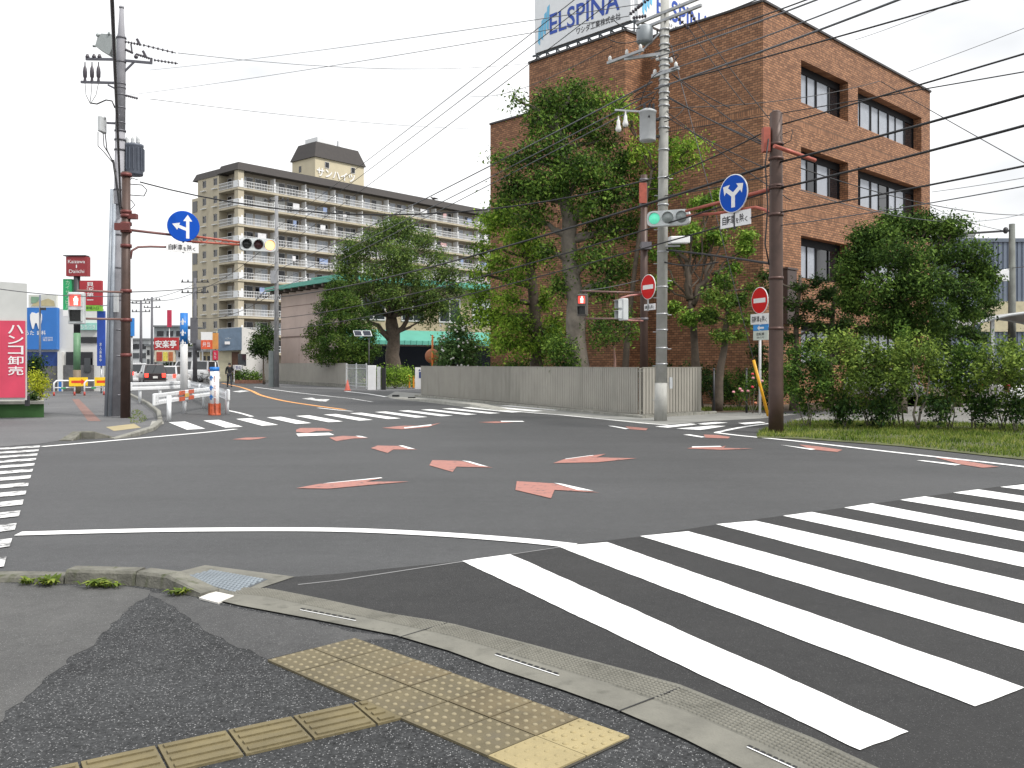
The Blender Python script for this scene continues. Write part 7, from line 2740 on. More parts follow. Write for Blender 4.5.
# ------------------------------------------------------------------ cars
TYRE = pbr('tyre', (0.02, 0.02, 0.02), 0.8)
RIM = pbr('alloy rim', (0.4, 0.4, 0.41), 0.35, 0.8)
TAILON = pbr('lit tail lamp', (0.9, 0.03, 0.02), 0.3, emit=(1.0, 0.05, 0.03), emis=2.2, var=0.02)
TAIL = pbr('tail lamp', (0.42, 0.02, 0.02), 0.3)
HEADL = pbr('headlamp', (0.75, 0.76, 0.78), 0.15)
CARGL = glassmat('car glass', (0.02, 0.024, 0.027), 0.04, 0.7)
PLATEM = pbr('number plate', (0.7, 0.7, 0.68), 0.5)
def car(name, label, cat, loc, rz, col, L=4.3, W_=1.7, H_=1.5, hood=0.24, roof0=0.42, roof1=0.9, tailx=1.0, brake=True, group='cars queuing on the far street'):
    """x forward; profile fractions from the nose (0) to the tail (1)"""
    rt = thing(name, label, cat, loc, rz, group)
    paintm = pbr('car paint ' + '%.2f_%.2f_%.2f' % col, col, 0.22, 0.0, var=0.04, spec=0.7)
    belt = H_ * 0.56
    def xx(f):
        return L * (0.5 - f)
    side = [(0.0, 0.30, 0.80), (0.02, 0.24, 0.9), (0.08, 0.2, 0.97), (hood, 0.2, 1.0), (0.5, 0.2, 1.0), (0.85, 0.2, 1.0), (0.95, 0.22, 0.97), (1.0, 0.32, 0.9)]
    tops = [0.36 * H_, 0.45 * H_, 0.50 * H_, belt, belt + 0.02, belt + 0.03, belt + 0.02, belt - 0.04]
    mb = MB()
    rings = []
    for (f, zb, wf), zt_ in zip(side, tops):
        x = xx(f); w = W_ / 2 * wf
        ring = [(x, -w * 0.92, zb), (x, -w, zb + 0.16), (x, -w, zt_ - 0.1), (x, -w * 0.93, zt_), (x, 0, zt_ + 0.02), (x, w * 0.93, zt_), (x, w, zt_ - 0.1), (x, w, zb + 0.16), (x, w * 0.92, zb), (x, 0, zb - 0.02)]
        rings.append([V(p) for p in ring])
    m = 10
    vs = [p for r_ in rings for p in r_]
    fs = [(i * m + k, i * m + (k + 1) % m, (i + 1) * m + (k + 1) % m, (i + 1) * m + k) for i in range(len(rings) - 1) for k in range(m)]
    mb.add(vs, fs, 0, True)
    mb.poly(rings[0][::-1]); mb.poly(rings[-1])
    # cabin
    cab = [(hood, belt), (roof0, H_ - 0.02), ((roof0 + roof1) / 2, H_), (roof1, H_ - 0.04), (tailx - 0.015, belt)]
    cr_ = []
    for f, z in cab:
        wz_ = W_ / 2 * (0.93 if z < belt + 0.1 else 0.76)
        cr_.append((xx(f), wz_, z))
    vs = []
    for x, w, z in cr_:
        vs += [V((x, -w, z)), V((x, w, z))]
    base = [V((cr_[0][0], 0, belt - 0.05)), V((cr_[-1][0], 0, belt - 0.05))]
    fs = [(i * 2, i * 2 + 1, i * 2 + 3, i * 2 + 2) for i in range(4)]
    for s_ in (0, 1):
        fs.append([i * 2 + s_ for i in range(5)] if s_ == 0 else [i * 2 + s_ for i in range(4, -1, -1)])
    mb.add(vs, fs, 0, False)
    mb.build('body', paintm, rt, local=True)
    def quad(name, pts, mat, off):
        mb = MB()
        c = sum(pts, V()) / len(pts)
        n = (pts[1] - pts[0]).cross(pts[2] - pts[0]).normalized()
        q = [c + (p - c) * 0.86 for p in pts]
        if n.dot(c - V((0, 0, H_ * 0.5))) < 0:
            n = -n
        mb.prism([p + n * 0.002 for p in q], n * off)
        mb.build(name, mat, rt, local=True)
    quad('windscreen', [vs[0], vs[1], vs[3], vs[2]], CARGL, 0.01)
    quad('rear_window', [vs[6], vs[7], vs[9], vs[8]], CARGL, 0.01)
    for s_ in (0, 1):
        quad('side_window', [vs[0 + s_], vs[2 + s_], vs[4 + s_], vs[4 + s_] * 0.5 + V((vs[4 + s_].x, vs[0 + s_].y, belt)) * 0.5, V((vs[4 + s_].x, vs[0 + s_].y * 1.0, belt))], CARGL, 0.012)
        quad('side_window', [V((vs[4 + s_].x, vs[0 + s_].y, belt)), vs[4 + s_], vs[6 + s_], vs[8 + s_]], CARGL, 0.012)
    for f in (0.19, 0.8):
        for s_ in (-1, 1):
            mb = MB()
            c = V((xx(f), s_ * (W_ / 2 - 0.1), 0.31))
            mb.lathe(c - Y_ * 0.1, [(0.0, 0), (0.24, 0), (0.31, 0.03), (0.31, 0.17), (0.24, 0.2), (0.0, 0.2)], 20, axis=Y_)
            wh = mb.build('wheel', TYRE, rt, local=True)
            mb = MB()
            mb.lathe(c + Y_ * (0.101 * s_), [(0.2, 0), (0.19, 0.006), (0.05, 0.012), (0, 0.012)], 16, axis=Y_ * s_)
            mb.build('rim', RIM, wh, local=True)
    for s_ in (-1, 1):
        mb = MB()
        mb.box(V((xx(0.985), s_ * W_ * 0.36, belt - 0.12)), (0.14, 0.26, 0.3), bev=0.03)
        mb.build('tail_light', TAILON if brake else TAIL, rt, local=True)
        mb = MB()
        mb.box(V((xx(0.03), s_ * W_ * 0.32, 0.42 * H_)), (0.16, 0.36, 0.14), bev=0.03)
        mb.build('headlight', HEADL, rt, local=True)
        mb = MB()
        mb.box(V((xx(hood + 0.08), s_ * (W_ / 2 + 0.07), belt + 0.1)), (0.1, 0.16, 0.13), bev=0.03)
        mb.build('mirror', paintm, rt, local=True)
    mb = MB()
    mb.box(V((xx(1.0) - 0.02, 0, 0.33)), (0.12, W_ * 0.92, 0.2), bev=0.03)
    mb.box(V((xx(0.0) + 0.03, 0, 0.33)), (0.12, W_ * 0.85, 0.2), bev=0.03)
    mb.build('bumper', pbr('bumper dark', (0.06, 0.06, 0.065), 0.5) if col[0] < 0.3 else paintm, rt, local=True)
    mb = MB()
    mb.box(V((xx(1.0) - 0.06, 0, belt - 0.25)), (0.03, 0.33, 0.165))
    mb.build('number_plate', PLATEM, rt, local=True)
    return rt
rd = math.atan2(0.87, -0.42)
def at(px, Yq):
    return V(((px - CX) / FPX * Yq, Yq, 0.01))
car('parked_car', 'dark hatchback with brake lamps lit behind the brown signal pole', 'car', at(152, 68), rd + 0.05, (0.022, 0.014, 0.016), 3.9, 1.66, 1.62, 0.2, 0.36, 0.92)
car('parked_car', 'silver white station wagon directly behind the guard rails', 'car', at(174, 69), rd - 0.35, (0.62, 0.63, 0.64), 4.4, 1.72, 1.5, 0.26, 0.42, 0.9)
car('parked_car', 'blue-grey sedan half hidden behind the dark hatchback', 'car', at(164, 78), rd - 0.2, (0.14, 0.19, 0.25), 4.2, 1.68, 1.48, 0.26, 0.42, 0.85)
car('parked_van', 'white van beyond the tall arrow post', 'van', at(194, 82), rd + 0.75, (0.70, 0.70, 0.70), 4.6, 1.72, 1.95, 0.1, 0.2, 0.97, brake=False)
car('parked_car', 'white kei car at the back of the queue by the dark hatchback', 'car', at(138, 76), rd, (0.66, 0.66, 0.67), 3.5, 1.5, 1.7, 0.16, 0.3, 0.95)
car('parked_van', 'silver minivan at the far end of the queue', 'van', at(133, 92), rd, (0.45, 0.46, 0.47), 4.5, 1.7, 1.85, 0.14, 0.26, 0.96)
car('parked_car', 'white car parked under the curved carport behind the hedge', 'car', V((20.4, 34.5, 0.01)), 0.3, (0.72, 0.72, 0.73), 4.4, 1.72, 1.5, 0.25, 0.42, 0.88, brake=False, group='cars parked on the lot')
car('parked_car', 'silver car parked in the lot beneath the round tree', 'car', V((16.0, 40, 0.01)), 2.6, (0.5, 0.51, 0.52), 4.4, 1.72, 1.45, 0.25, 0.42, 0.86, brake=False, group='cars parked on the lot')
mb = MB()
# parked bicycle by the cream shop
bc = at(204.5, 75)
by = thing('bicycle', 'dark bicycle leaning by the cream shop past the white van', 'bicycle', bc)
for dx in (-0.5, 0.5):
    mb = MB()
    pts = [bc + V((dx + 0.32 * math.cos(a), 0, 0.33 + 0.32 * math.sin(a))) for a in [i * math.pi / 9 for i in range(19)]]
    mb.tube(pts, 0.022, 5)
    mb.build('wheel', TYRE, by)
mb = MB()
F_ = lambda x, z: bc + V((x, 0, z))
for a, b in (((-0.5, 0.33), (-0.1, 0.3)), ((-0.1, 0.3), (-0.22, 0.82)), ((-0.22, 0.75), (0.35, 0.78)), ((-0.1, 0.3), (0.35, 0.7)), ((-0.5, 0.33), (-0.2, 0.7)), ((0.5, 0.33), (0.33, 0.98))):
    mb.tube([F_(*a), F_(*b)], 0.02, 6)
mb.build('frame', DARKST, by)
mb = MB()
mb.box(F_(-0.22, 0.86), (0.26, 0.16, 0.07), bev=0.02)
mb.build('saddle', BLACK, by)
mb = MB()
mb.tube([F_(0.25, 1.02) + V((0, -0.25, 0)), F_(0.33, 1.0), F_(0.25, 1.02) + V((0, 0.25, 0))], 0.015, 6)
mb.build('handlebar', STEEL, by)
mb = MB()
for s_ in (-1, 1):
    mb.box(F_(0.62, 0.85) + V((0.15 * s_, 0, 0)), (0.02, 0.3, 0.24))
    mb.box(F_(0.62, 0.85) + V((0, 0.15 * s_, 0)), (0.3, 0.02, 0.24))
mb.box(F_(0.62, 0.73), (0.3, 0.3, 0.02))
mb.build('basket', BLACK, by)

# ------------------------------------------------------------------ pedestrian
def skin_mesh(name, verts, edges, radii, mat, parent, root_i=0, sub=2):
    me = bpy.data.meshes.new(name)
    me.from_pydata([tuple(v) for v in verts], edges, [])
    o = bpy.data.objects.new(name, me)
    COL.objects.link(o)
    sk = o.modifiers.new('skin', 'SKIN')
    for i, r_ in enumerate(radii):
        d = me.skin_vertices[0].data[i]
        d.radius = r_ if isinstance(r_, tuple) else (r_, r_)
        d.use_root = (i == root_i)
    ss_ = o.modifiers.new('sub', 'SUBSURF')
    ss_.levels = sub
    ss_.render_levels = sub
    bpy.context.view_layer.update()
    dg = bpy.context.evaluated_depsgraph_get()
    m2 = bpy.data.meshes.new_from_object(o.evaluated_get(dg))
    bpy.data.objects.remove(o)
    m2.materials.clear()
    m2.materials.append(mat)
    for p in m2.polygons:
        p.use_smooth = True
    n = bpy.data.objects.new(name, m2)
    COL.objects.link(n)
    n.parent = parent
    return n
pg = G(229.5, 387)
pg.z = 0.0
rzp = math.radians(205)
pe = thing('person', 'person in a dark jacket walking across the far street looking at something in hand', 'person', pg, rzp)
# local: facing +Y, right side +X
J = {
    'pel': (0, 0, 0.93), 'waist': (0, 0.005, 1.08), 'chest': (0, 0.01, 1.28), 'neckb': (0, 0.0, 1.44), 'neck': (0, 0.02, 1.51), 'headc': (0, 0.045, 1.62), 'headt': (0, 0.03, 1.71),
    'shl': (-0.185, 0, 1.40), 'ell': (-0.25, 0.0, 1.13), 'wrl': (-0.21, 0.2, 1.05), 'hal': (-0.18, 0.27, 1.08),
    'shr': (0.185, 0, 1.40), 'elr': (0.235, -0.07, 1.14), 'wrr': (0.24, -0.06, 0.90), 'har': (0.24, -0.04, 0.82),
    'hil': (-0.09, 0, 0.90), 'knl': (-0.10, 0.17, 0.51), 'anl': (-0.10, 0.22, 0.10), 'tol': (-0.10, 0.36, 0.045),
    'hir': (0.09, 0, 0.90), 'knr': (0.10, -0.03, 0.48), 'anr': (0.10, -0.30, 0.14), 'tor': (0.10, -0.22, 0.03)}
rad = {'pel': 0.12, 'waist': (0.13, 0.10), 'chest': (0.15, 0.11), 'neckb': 0.07, 'neck': 0.052, 'headc': (0.085, 0.10), 'headt': 0.06, 'shl': 0.065, 'ell': 0.043, 'wrl': 0.03, 'hal': 0.035, 'shr': 0.065, 'elr': 0.043, 'wrr': 0.03, 'har': 0.035,
       'hil': 0.09, 'knl': 0.06, 'anl': 0.042, 'tol': 0.035, 'hir': 0.09, 'knr': 0.06, 'anr': 0.042, 'tor': 0.035}
E_ = [('pel', 'waist'), ('waist', 'chest'), ('chest', 'neckb'), ('neckb', 'neck'), ('neck', 'headc'), ('headc', 'headt'), ('neckb', 'shl'), ('shl', 'ell'), ('ell', 'wrl'), ('wrl', 'hal'), ('neckb', 'shr'), ('shr', 'elr'), ('elr', 'wrr'), ('wrr', 'har'),
      ('pel', 'hil'), ('hil', 'knl'), ('knl', 'anl'), ('anl', 'tol'), ('pel', 'hir'), ('hir', 'knr'), ('knr', 'anr'), ('anr', 'tor')]
def sub(keys, grow, name, mat, root):
    ks = list(keys)
    ix = {k: i for i, k in enumerate(ks)}
    ed = [(ix[a], ix[b]) for a, b in E_ if a in ix and b in ix]
    rr = [tuple(x + grow for x in rad[k]) if isinstance(rad[k], tuple) else rad[k] + grow for k in ks]
    return skin_mesh(name, [J[k] for k in ks], ed, rr, mat, pe, ix[root])
SKIN = pbr('skin', (0.42, 0.26, 0.18), 0.6)
sub(J.keys(), 0.0, 'body', SKIN, 'pel')
sub(['pel', 'waist', 'chest', 'neckb', 'shl', 'ell', 'wrl', 'shr', 'elr', 'wrr'], 0.022, 'jacket', pbr('dark jacket', (0.014, 0.015, 0.017), 0.8), 'pel')
sub(['pel', 'hil', 'knl', 'anl', 'hir', 'knr', 'anr'], 0.016, 'trousers', pbr('dark grey trousers', (0.035, 0.037, 0.045), 0.8), 'pel')
mb = MB()
for k in ('l', 'r'):
    a, b = V(J['an' + k]), V(J['to' + k])
    d = (b - a); d.z = 0; d.normalize()
    c = a.lerp(b, 0.45) - Z_ * 0.03
    mb.sphere(c, (0.055, 0.14, 0.06), 10, 6)
mb.build('shoe', BLACK, pe, local=True)
mb = MB()
mb.sphere((0, 0.02, 1.655), (0.098, 0.115, 0.105), 14, 8)
mb.build('hair', pbr('black hair', (0.012, 0.01, 0.01), 0.6), pe, local=True)
mb = MB()
mb.box((-0.16, 0.31, 1.1), (0.07, 0.012, 0.14), (X_, V((0, 0.8, 0.6)), V((0, -0.6, 0.8))))
tag(mb.build('phone', BLACK, None, None), 'small dark phone held by the walking person', 'phone')
ph = bpy.data.objects['phone']
ph.location = pg
ph.rotation_euler = (0, 0, rzp)
# ------------------------------------------------------------------ trees and shrubs
# tall broadleaf with a pale pollarded trunk in front of the brick wall
ptree('broadleaf_tree', 'tallest broadleaf tree with a pale thick trunk before the brick wall', 'tree',
      ([(580, 405), (579, 365), (577, 320), (572, 260), (566, 200), (560, 150), (556, 118)], 34.0), 0.46,
      [(556, 105, 30, 17, 0.3), (536, 122, 18, 16, -0.3), (590, 100, 24, 16, 0.4), (577, 122, 30, 16, 0), (548, 148, 30, 18, -0.5), (520, 160, 20, 13, -0.3), (500, 160, 10, 7, 0), (600, 140, 24, 16, 0.6),
       (622, 165, 22, 18, 0.2), (585, 170, 34, 20, -0.9), (545, 185, 34, 19, -0.7), (518, 188, 24, 13, 0.3), (610, 195, 30, 20, -0.4), (645, 190, 18, 16, 0.5), (584, 206, 18, 12, -1.0), (530, 216, 24, 15, -0.2),
       (605, 228, 28, 18, 0.2), (634, 225, 16, 16, 0.4), (546, 250, 12, 9, -0.4), (592, 258, 24, 18, -0.4), (617, 270, 18, 16, 0.2), (600, 290, 16, 14, -0.3), (516, 100, 8, 6, 0.2), (572, 90, 14, 8, 0), (505, 200, 14, 10, 0.3), (562, 285, 14, 14, 0)],
      13500, 0.17, LEAF_A, BARKP, 21, per=16, spread=0.26)
# bough with fresh leaves reaching behind the transformer
ptree('broadleaf_tree', 'slim tree with fresh yellow-green sprays beside the transformer', 'tree',
      ([(622, 405), (628, 330), (640, 230), (652, 170)], 33.2), 0.13,
      [(678, 148, 24, 8, 0), (694, 160, 12, 7, 0.2), (668, 165, 20, 10, 0.2), (640, 150, 16, 9, 0.2), (618, 106, 16, 8, 0.3), (630, 118, 14, 7, 0.3), (655, 185, 14, 10, 0.3), (700, 146, 8, 5, 0), (672, 188, 12, 7, 0)],
      1700, 0.17, LEAF_B, BARK, 23, per=12, spread=0.24)
# darker tree left of it with bright low boughs
ptree('broadleaf_tree', 'dark trunked broadleaf tree with bright low boughs over the long fence', 'tree',
      ([(538, 402), (537, 365), (535, 320), (530, 270), (524, 225)], 37.0), 0.34,
      [(505, 215, 22, 10, 0), (490, 225, 14, 10, 0.4), (520, 238, 22, 12, -0.6), (482, 250, 12, 9, 0.3), (498, 262, 18, 11, -0.5), (480, 275, 12, 8, 0), (515, 275, 18, 11, -0.8), (478, 296, 18, 9, 0.2), (505, 300, 22, 10, -0.6), (488, 318, 22, 11, 0), (515, 325, 22, 13, -0.9),
       (500, 342, 16, 11, -0.5), (525, 345, 16, 13, -0.5), (545, 300, 14, 14, 0.3), (548, 345, 14, 16, -0.2), (472, 308, 10, 6, 0), (535, 255, 18, 14, 0.2), (555, 325, 14, 14, 0)],
      7600, 0.17, LEAF_B, BARK, 22, per=14, spread=0.25)
# bush with pale blossoms
ptree('flowering_shrub', 'rounded shrub dotted with small white flowers beside the traffic mirror', 'shrub',
      ([(459, 396), (459, 375), (458, 350)], 46.0), 0.10,
      [(458, 330, 14, 9, 0), (446, 345, 12, 11, -0.3), (468, 345, 14, 12, 0), (456, 350, 16, 12, -0.5), (446, 362, 12, 9, 0), (470, 362, 14, 9, -0.3), (460, 318, 8, 8, 0.1)],
      2600, 0.19, leafmat('shrub green', (0.026, 0.055, 0.02), (0.065, 0.13, 0.04), (0.15, 0.23, 0.075)), BARK, 24, per=12, spread=0.25)
rg2 = random.Random(9)
mb = MB()
for _ in range(60):
    c = P(rg2.uniform(440, 480), rg2.uniform(322, 368), 45.2 + rg2.uniform(-0.5, 0.5))
    mb.sphere(c, rg2.uniform(0.035, 0.06), 6, 4)
shrub = [o for o in COL.objects if o.name.startswith('flowering_shrub')][0]
mb.build('blossom', pbr('white petals', (0.75, 0.75, 0.72), 0.7), shrub)
# large zelkova
ptree('zelkova_tree', 'big spreading zelkova with a forked trunk and wide dark rounded crown', 'tree',
      ([(392, 392), (392, 365), (393, 335), (390, 318)], 71.0), 0.8,
      [(398, 232, 22, 12, 0.5), (378, 238, 20, 12, 0), (420, 240, 20, 11, 0.2), (362, 252, 18, 13, 0.3), (398, 255, 26, 15, -1.5), (436, 258, 16, 11, 0.5), (352, 270, 15, 12, 0), (380, 275, 24, 15, -2.0), (412, 275, 24, 14, -1.6), (442, 275, 14, 9, 0), (360, 290, 18, 12, -0.6),
       (392, 295, 22, 13, -2.0), (424, 292, 20, 11, -1.0), (448, 286, 10, 7, 0.4), (352, 305, 12, 9, 0), (374, 310, 16, 9, -0.5), (410, 308, 18, 9, -0.5), (432, 306, 14, 8, 0.3), (388, 226, 13, 8, 0), (350, 250, 16, 13, 0), (344, 268, 13, 13, 0.2), (346, 285, 12, 10, 0.2), (450, 272, 14, 12, 0), (456, 290, 10, 9, 0), (442, 306, 14, 10, 0), (428, 318, 13, 7, 0.4), (406, 224, 14, 8, 0.3)],
      15500, 0.23, LEAF_Z, BARK, 25, per=16, spread=0.36,
      extra=[((391, 340), (366, 318), 0.3, 0.12), ((392, 345), (408, 316), 0.3, 0.14), ((366, 318), (356, 305), 0.12, 0.05), ((408, 316), (428, 308), 0.14, 0.05), ((393, 335), (394, 300), 0.3, 0.12)], limb_r=0.16)
# clipped evergreen
ptree('evergreen_tree', 'dense dark green clipped conical evergreen behind the far slat fence', 'tree',
      ([(342, 392), (342, 372), (342, 330), (340, 295)], 66.0), 0.25,
      [(337, 288, 13, 11), (334, 298, 17, 11), (343, 303, 22, 12, -0.5), (328, 310, 17, 11, 0), (354, 313, 18, 12, 0), (340, 323, 26, 14, -1.2), (320, 332, 18, 13, 0), (362, 333, 20, 14, 0), (340, 344, 30, 14, -1.6), (316, 350, 16, 12, -0.2), (368, 350, 17, 12, -0.2), (342, 358, 34, 9, -0.8), (334, 285, 7, 6, 0)],
      16000, 0.17, leafmat('conifer green', (0.008, 0.022, 0.005), (0.030, 0.066, 0.011), (0.10, 0.15, 0.025), 0.18), BARK, 26, per=16, spread=0.15, shell=0.8)
ptree('round_shrub', 'small round-headed dark shrub on a thin stem beside the far fence end', 'shrub',
      ([(264, 384), (263.5, 370), (263, 350)], 72.0), 0.10,
      [(263, 330, 8, 7), (258, 340, 9, 9, 0), (267, 342, 9, 10, 0), (256, 350, 8, 7, 0), (268, 352, 8, 8, 0), (262, 345, 10, 10, -0.6), (271, 335, 5, 8, 0)],
      2600, 0.2, LEAF_D, BARK, 27, per=12, spread=0.22, shell=0.7)
def hedge(name, label, clumps, Yq, n, leaf, mat, seed, base=None, group=None, stems=((0, 0),), stem_r=0.03, per=12, spread=0.16, shell=0.5, nl=4):
    rng = random.Random(seed)
    cl = []
    k = Yq / FPX
    for c in clumps:
        yy = Yq + (c[4] if len(c) > 4 else 0)
        cl.append((P(c[0], c[1], yy), (c[2] * k, (c[5] if len(c) > 5 else c[2]) * k, c[3] * k)))
    bx0 = sum(c[0] for c in clumps) / len(clumps)
    b_ = P(base if base else bx0, 384, Yq)
    b_.z = 0.01
    rt = thing(name, label, 'shrub', b_, 0, group)
    mb = MB()
    for dx, dy in stems:
        s0_ = b_ + V((dx, dy, 0))
        for cc, r in cl[:nl]:
            limb(mb, rng, s0_, cc, stem_r, stem_r * 0.35, 6, 5, 0.05)
    mb.build('stem', BARKP, rt)
    lv = leaves(MB(), rng, cl, n * 1.7, leaf * 0.95, spread, per, 0.0, shell)
    lv.build('crown', mat, rt)
    return rt
hedge('trimmed_hedge', 'low bright trimmed hedge behind the orange bollards', [(395, 373, 17, 5, 0, 12), (384, 375, 9, 6, 0, 12), (406, 375, 9, 6, 0, 12), (395, 380, 18, 4, 0, 10)], 60, 2600, 0.14, LEAF_B, 31, spread=0.16, shell=0.75)
hedge('trimmed_hedge', 'low dull hedge behind the barred sliding gate', [(352, 376, 14, 7, 0, 8), (338, 378, 12, 7, 0, 8), (362, 378, 10, 7, 0, 8)], 68, 1300, 0.18, LEAF_A, 32, shell=0.75)
hedge('trimmed_hedge', 'small box hedge in a brick bed by the corner shop', [(246, 376, 9, 5, 0, 6), (254, 377, 7, 5, 0, 6), (240, 377, 5, 4, 0, 5)], 76, 1300, 0.16, LEAF_A, 33, shell=0.75)
mb = MB()
q_ = at(247, 75.4)
mb.box(q_ + V((0, 0.5, 0.13)), (1.9, 1.6, 0.3))
tag(mb.build('brick_planter', pbr('brick bed', (0.22, 0.11, 0.075), 0.85, var=0.3, scale=6), None, q_), 'low brown brick planter bed holding the small box hedge', 'planter')

# small reddish branched tree behind the long fence
ptree('ornamental_tree', 'small open tree with bare pinkish branches behind the fence corner', 'tree',
      ([(615, 402), (615, 365), (614, 345)], 31.5), 0.07,
      [(600, 325, 14, 8, 0), (622, 318, 16, 9, 0), (610, 335, 16, 7, -0.3), (632, 332, 10, 6, 0), (596, 342, 9, 5, 0)],
      1100, 0.13, LEAF_A, pbr('pink bark', (0.26, 0.15, 0.12), 0.8), 41, per=10, spread=0.2)
# pruned pines
PADS1 = [(716, 238, 12, 7), (744, 248, 9, 10), (730, 222, 8, 4), (700, 250, 9, 6, 0.4), (676, 248, 10, 8, 0.3), (665, 222, 10, 6, 0.3), (690, 232, 12, 7, -0.3), (660, 284, 14, 6, 0.2), (672, 308, 10, 5, 0), (688, 318, 9, 6, -0.3), (708, 315, 10, 8, -0.3), (655, 256, 8, 6, 0.4), (734, 268, 9, 5, 0), (702, 205, 14, 7, 0.3), (718, 196, 8, 6, 0.3), (722, 280, 6, 4, -0.4), (748, 236, 7, 5, 0)]
ptree('pruned_pine', 'taller cloud-pruned pine with a forked trunk before the brick wall', 'tree',
      ([(697, 405), (696, 360), (694, 325), (690, 300)], 32.5), 0.2, PADS1, 5000, 0.16, LEAF_P, BARK, 42, per=16, spread=0.15, flat=0.3,
      extra=[((690, 300), (687, 262), 0.15, 0.08), ((692, 305), (712, 262), 0.14, 0.07), ((687, 262), (672, 245), 0.08, 0.04), ((712, 262), (708, 240), 0.07, 0.03), ((712, 275), (736, 262), 0.06, 0.03)], limb_r=0.05, twigs=1)
PADS2 = [(727, 284, 7, 5), (712, 296, 12, 7), (728, 302, 10, 9, -0.2), (741, 300, 9, 8, 0), (752, 288, 8, 3, 0), (736, 318, 9, 6, -0.2), (748, 320, 8, 5, 0), (722, 336, 12, 5, -0.2), (740, 336, 7, 3, 0), (710, 316, 8, 7, 0.3), (724, 278, 5, 3, 0)]
ptree('pruned_pine', 'shorter cloud-pruned pine leaning beside the short slat fence', 'tree',
      ([(717, 404), (719, 380), (725, 340), (728, 310), (726, 285)], 31.0), 0.17, PADS2, 2600, 0.14, leafmat('dark pine', (0.016, 0.036, 0.012), (0.065, 0.125, 0.022), (0.16, 0.22, 0.04)), BARK, 43, per=16, spread=0.13, flat=0.3, limb_r=0.045, twigs=1)
PADS3 = [(764, 276, 6, 5), (768, 292, 7, 5), (758, 352, 8, 5), (764, 366, 10, 6), (800, 288, 9, 6), (816, 282, 9, 5), (792, 304, 8, 6), (810, 306, 10, 6), (826, 296, 9, 5), (798, 322, 9, 6), (818, 326, 10, 6), (834, 312, 9, 6), (788, 338, 8, 5), (812, 344, 10, 5), (836, 332, 9, 6), (846, 322, 8, 5)]
ptree('pruned_pine', 'dark cloud-pruned pine partly behind the rusty brown pole', 'tree',
      ([(794, 412), (795, 370), (797, 320), (800, 275)], 31.5), 0.15, PADS3[:2] + PADS3[2:6] + PADS3[6:9] + PADS3[9:11] + PADS3[12:14], 3200, 0.13, LEAF_D, BARK, 44, per=16, spread=0.14, flat=0.3, limb_r=0.05, twigs=1)
ptree('pruned_pine', 'dark cloud-pruned pine in the shade of the big round tree', 'tree',
      ([(829, 412), (829, 370), (832, 320), (836, 285)], 33), 0.15, [(830, 292, 9, 6), (842, 300, 9, 6), (826, 312, 10, 6), (846, 322, 10, 6), (834, 330, 10, 6), (852, 342, 10, 6), (826, 346, 9, 5), (860, 330, 8, 6)], 2200, 0.14, LEAF_D, BARK, 45, per=16, spread=0.15, flat=0.3, limb_r=0.05, twigs=1)
ptree('pruned_pine', 'low dark cloud-pruned pine beside the carport', 'tree',
      ([(958, 405), (958, 370), (962, 340)], 34), 0.14, [(990, 303, 9, 4), (984, 314, 10, 4), (965, 330, 12, 6), (978, 338, 12, 6), (945, 335, 12, 6), (952, 350, 12, 6), (972, 352, 10, 5), (930, 345, 10, 5)], 2200, 0.15, LEAF_D, BARK, 46, per=16, spread=0.16, flat=0.3, limb_r=0.05, twigs=1)
# the big round tree
ptree('round_tree', 'large dense round evergreen tree standing behind the roadside hedge', 'tree',
      ([(898, 408), (899, 370), (902, 330), (905, 295)], 30.0), 0.26,
      [(908, 228, 30, 14, 0.6), (880, 238, 22, 14, 0), (938, 232, 22, 13, 0.4), (862, 258, 22, 16, 0), (905, 255, 34, 18, -1.4), (950, 254, 24, 16, 0), (974, 272, 18, 14, 0.3), (854, 282, 17, 16, 0.2), (885, 288, 28, 18, -1.6), (925, 285, 32, 18, -1.8), (962, 292, 24, 15, -0.5), (984, 292, 12, 10, 0.4),
       (858, 304, 16, 12, 0.3), (892, 312, 26, 14, -1.2), (932, 314, 28, 14, -1.3), (965, 312, 18, 11, 0), (905, 328, 24, 10, -0.4), (938, 330, 20, 9, -0.3), (880, 328, 15, 9, 0.2), (925, 219, 12, 7, 0.4), (848, 262, 9, 9, 0.3), (892, 222, 16, 9, 0.5), (866, 238, 20, 14), (846, 272, 15, 18), (954, 228, 18, 12), (978, 254, 17, 15), (988, 278, 12, 14), (850, 298, 14, 14), (872, 250, 20, 16)],
      23000, 0.14, leafmat('round tree green', (0.009, 0.022, 0.006), (0.034, 0.070, 0.013), (0.12, 0.19, 0.036)), BARK, 47, per=14, spread=0.15, shell=0.75)

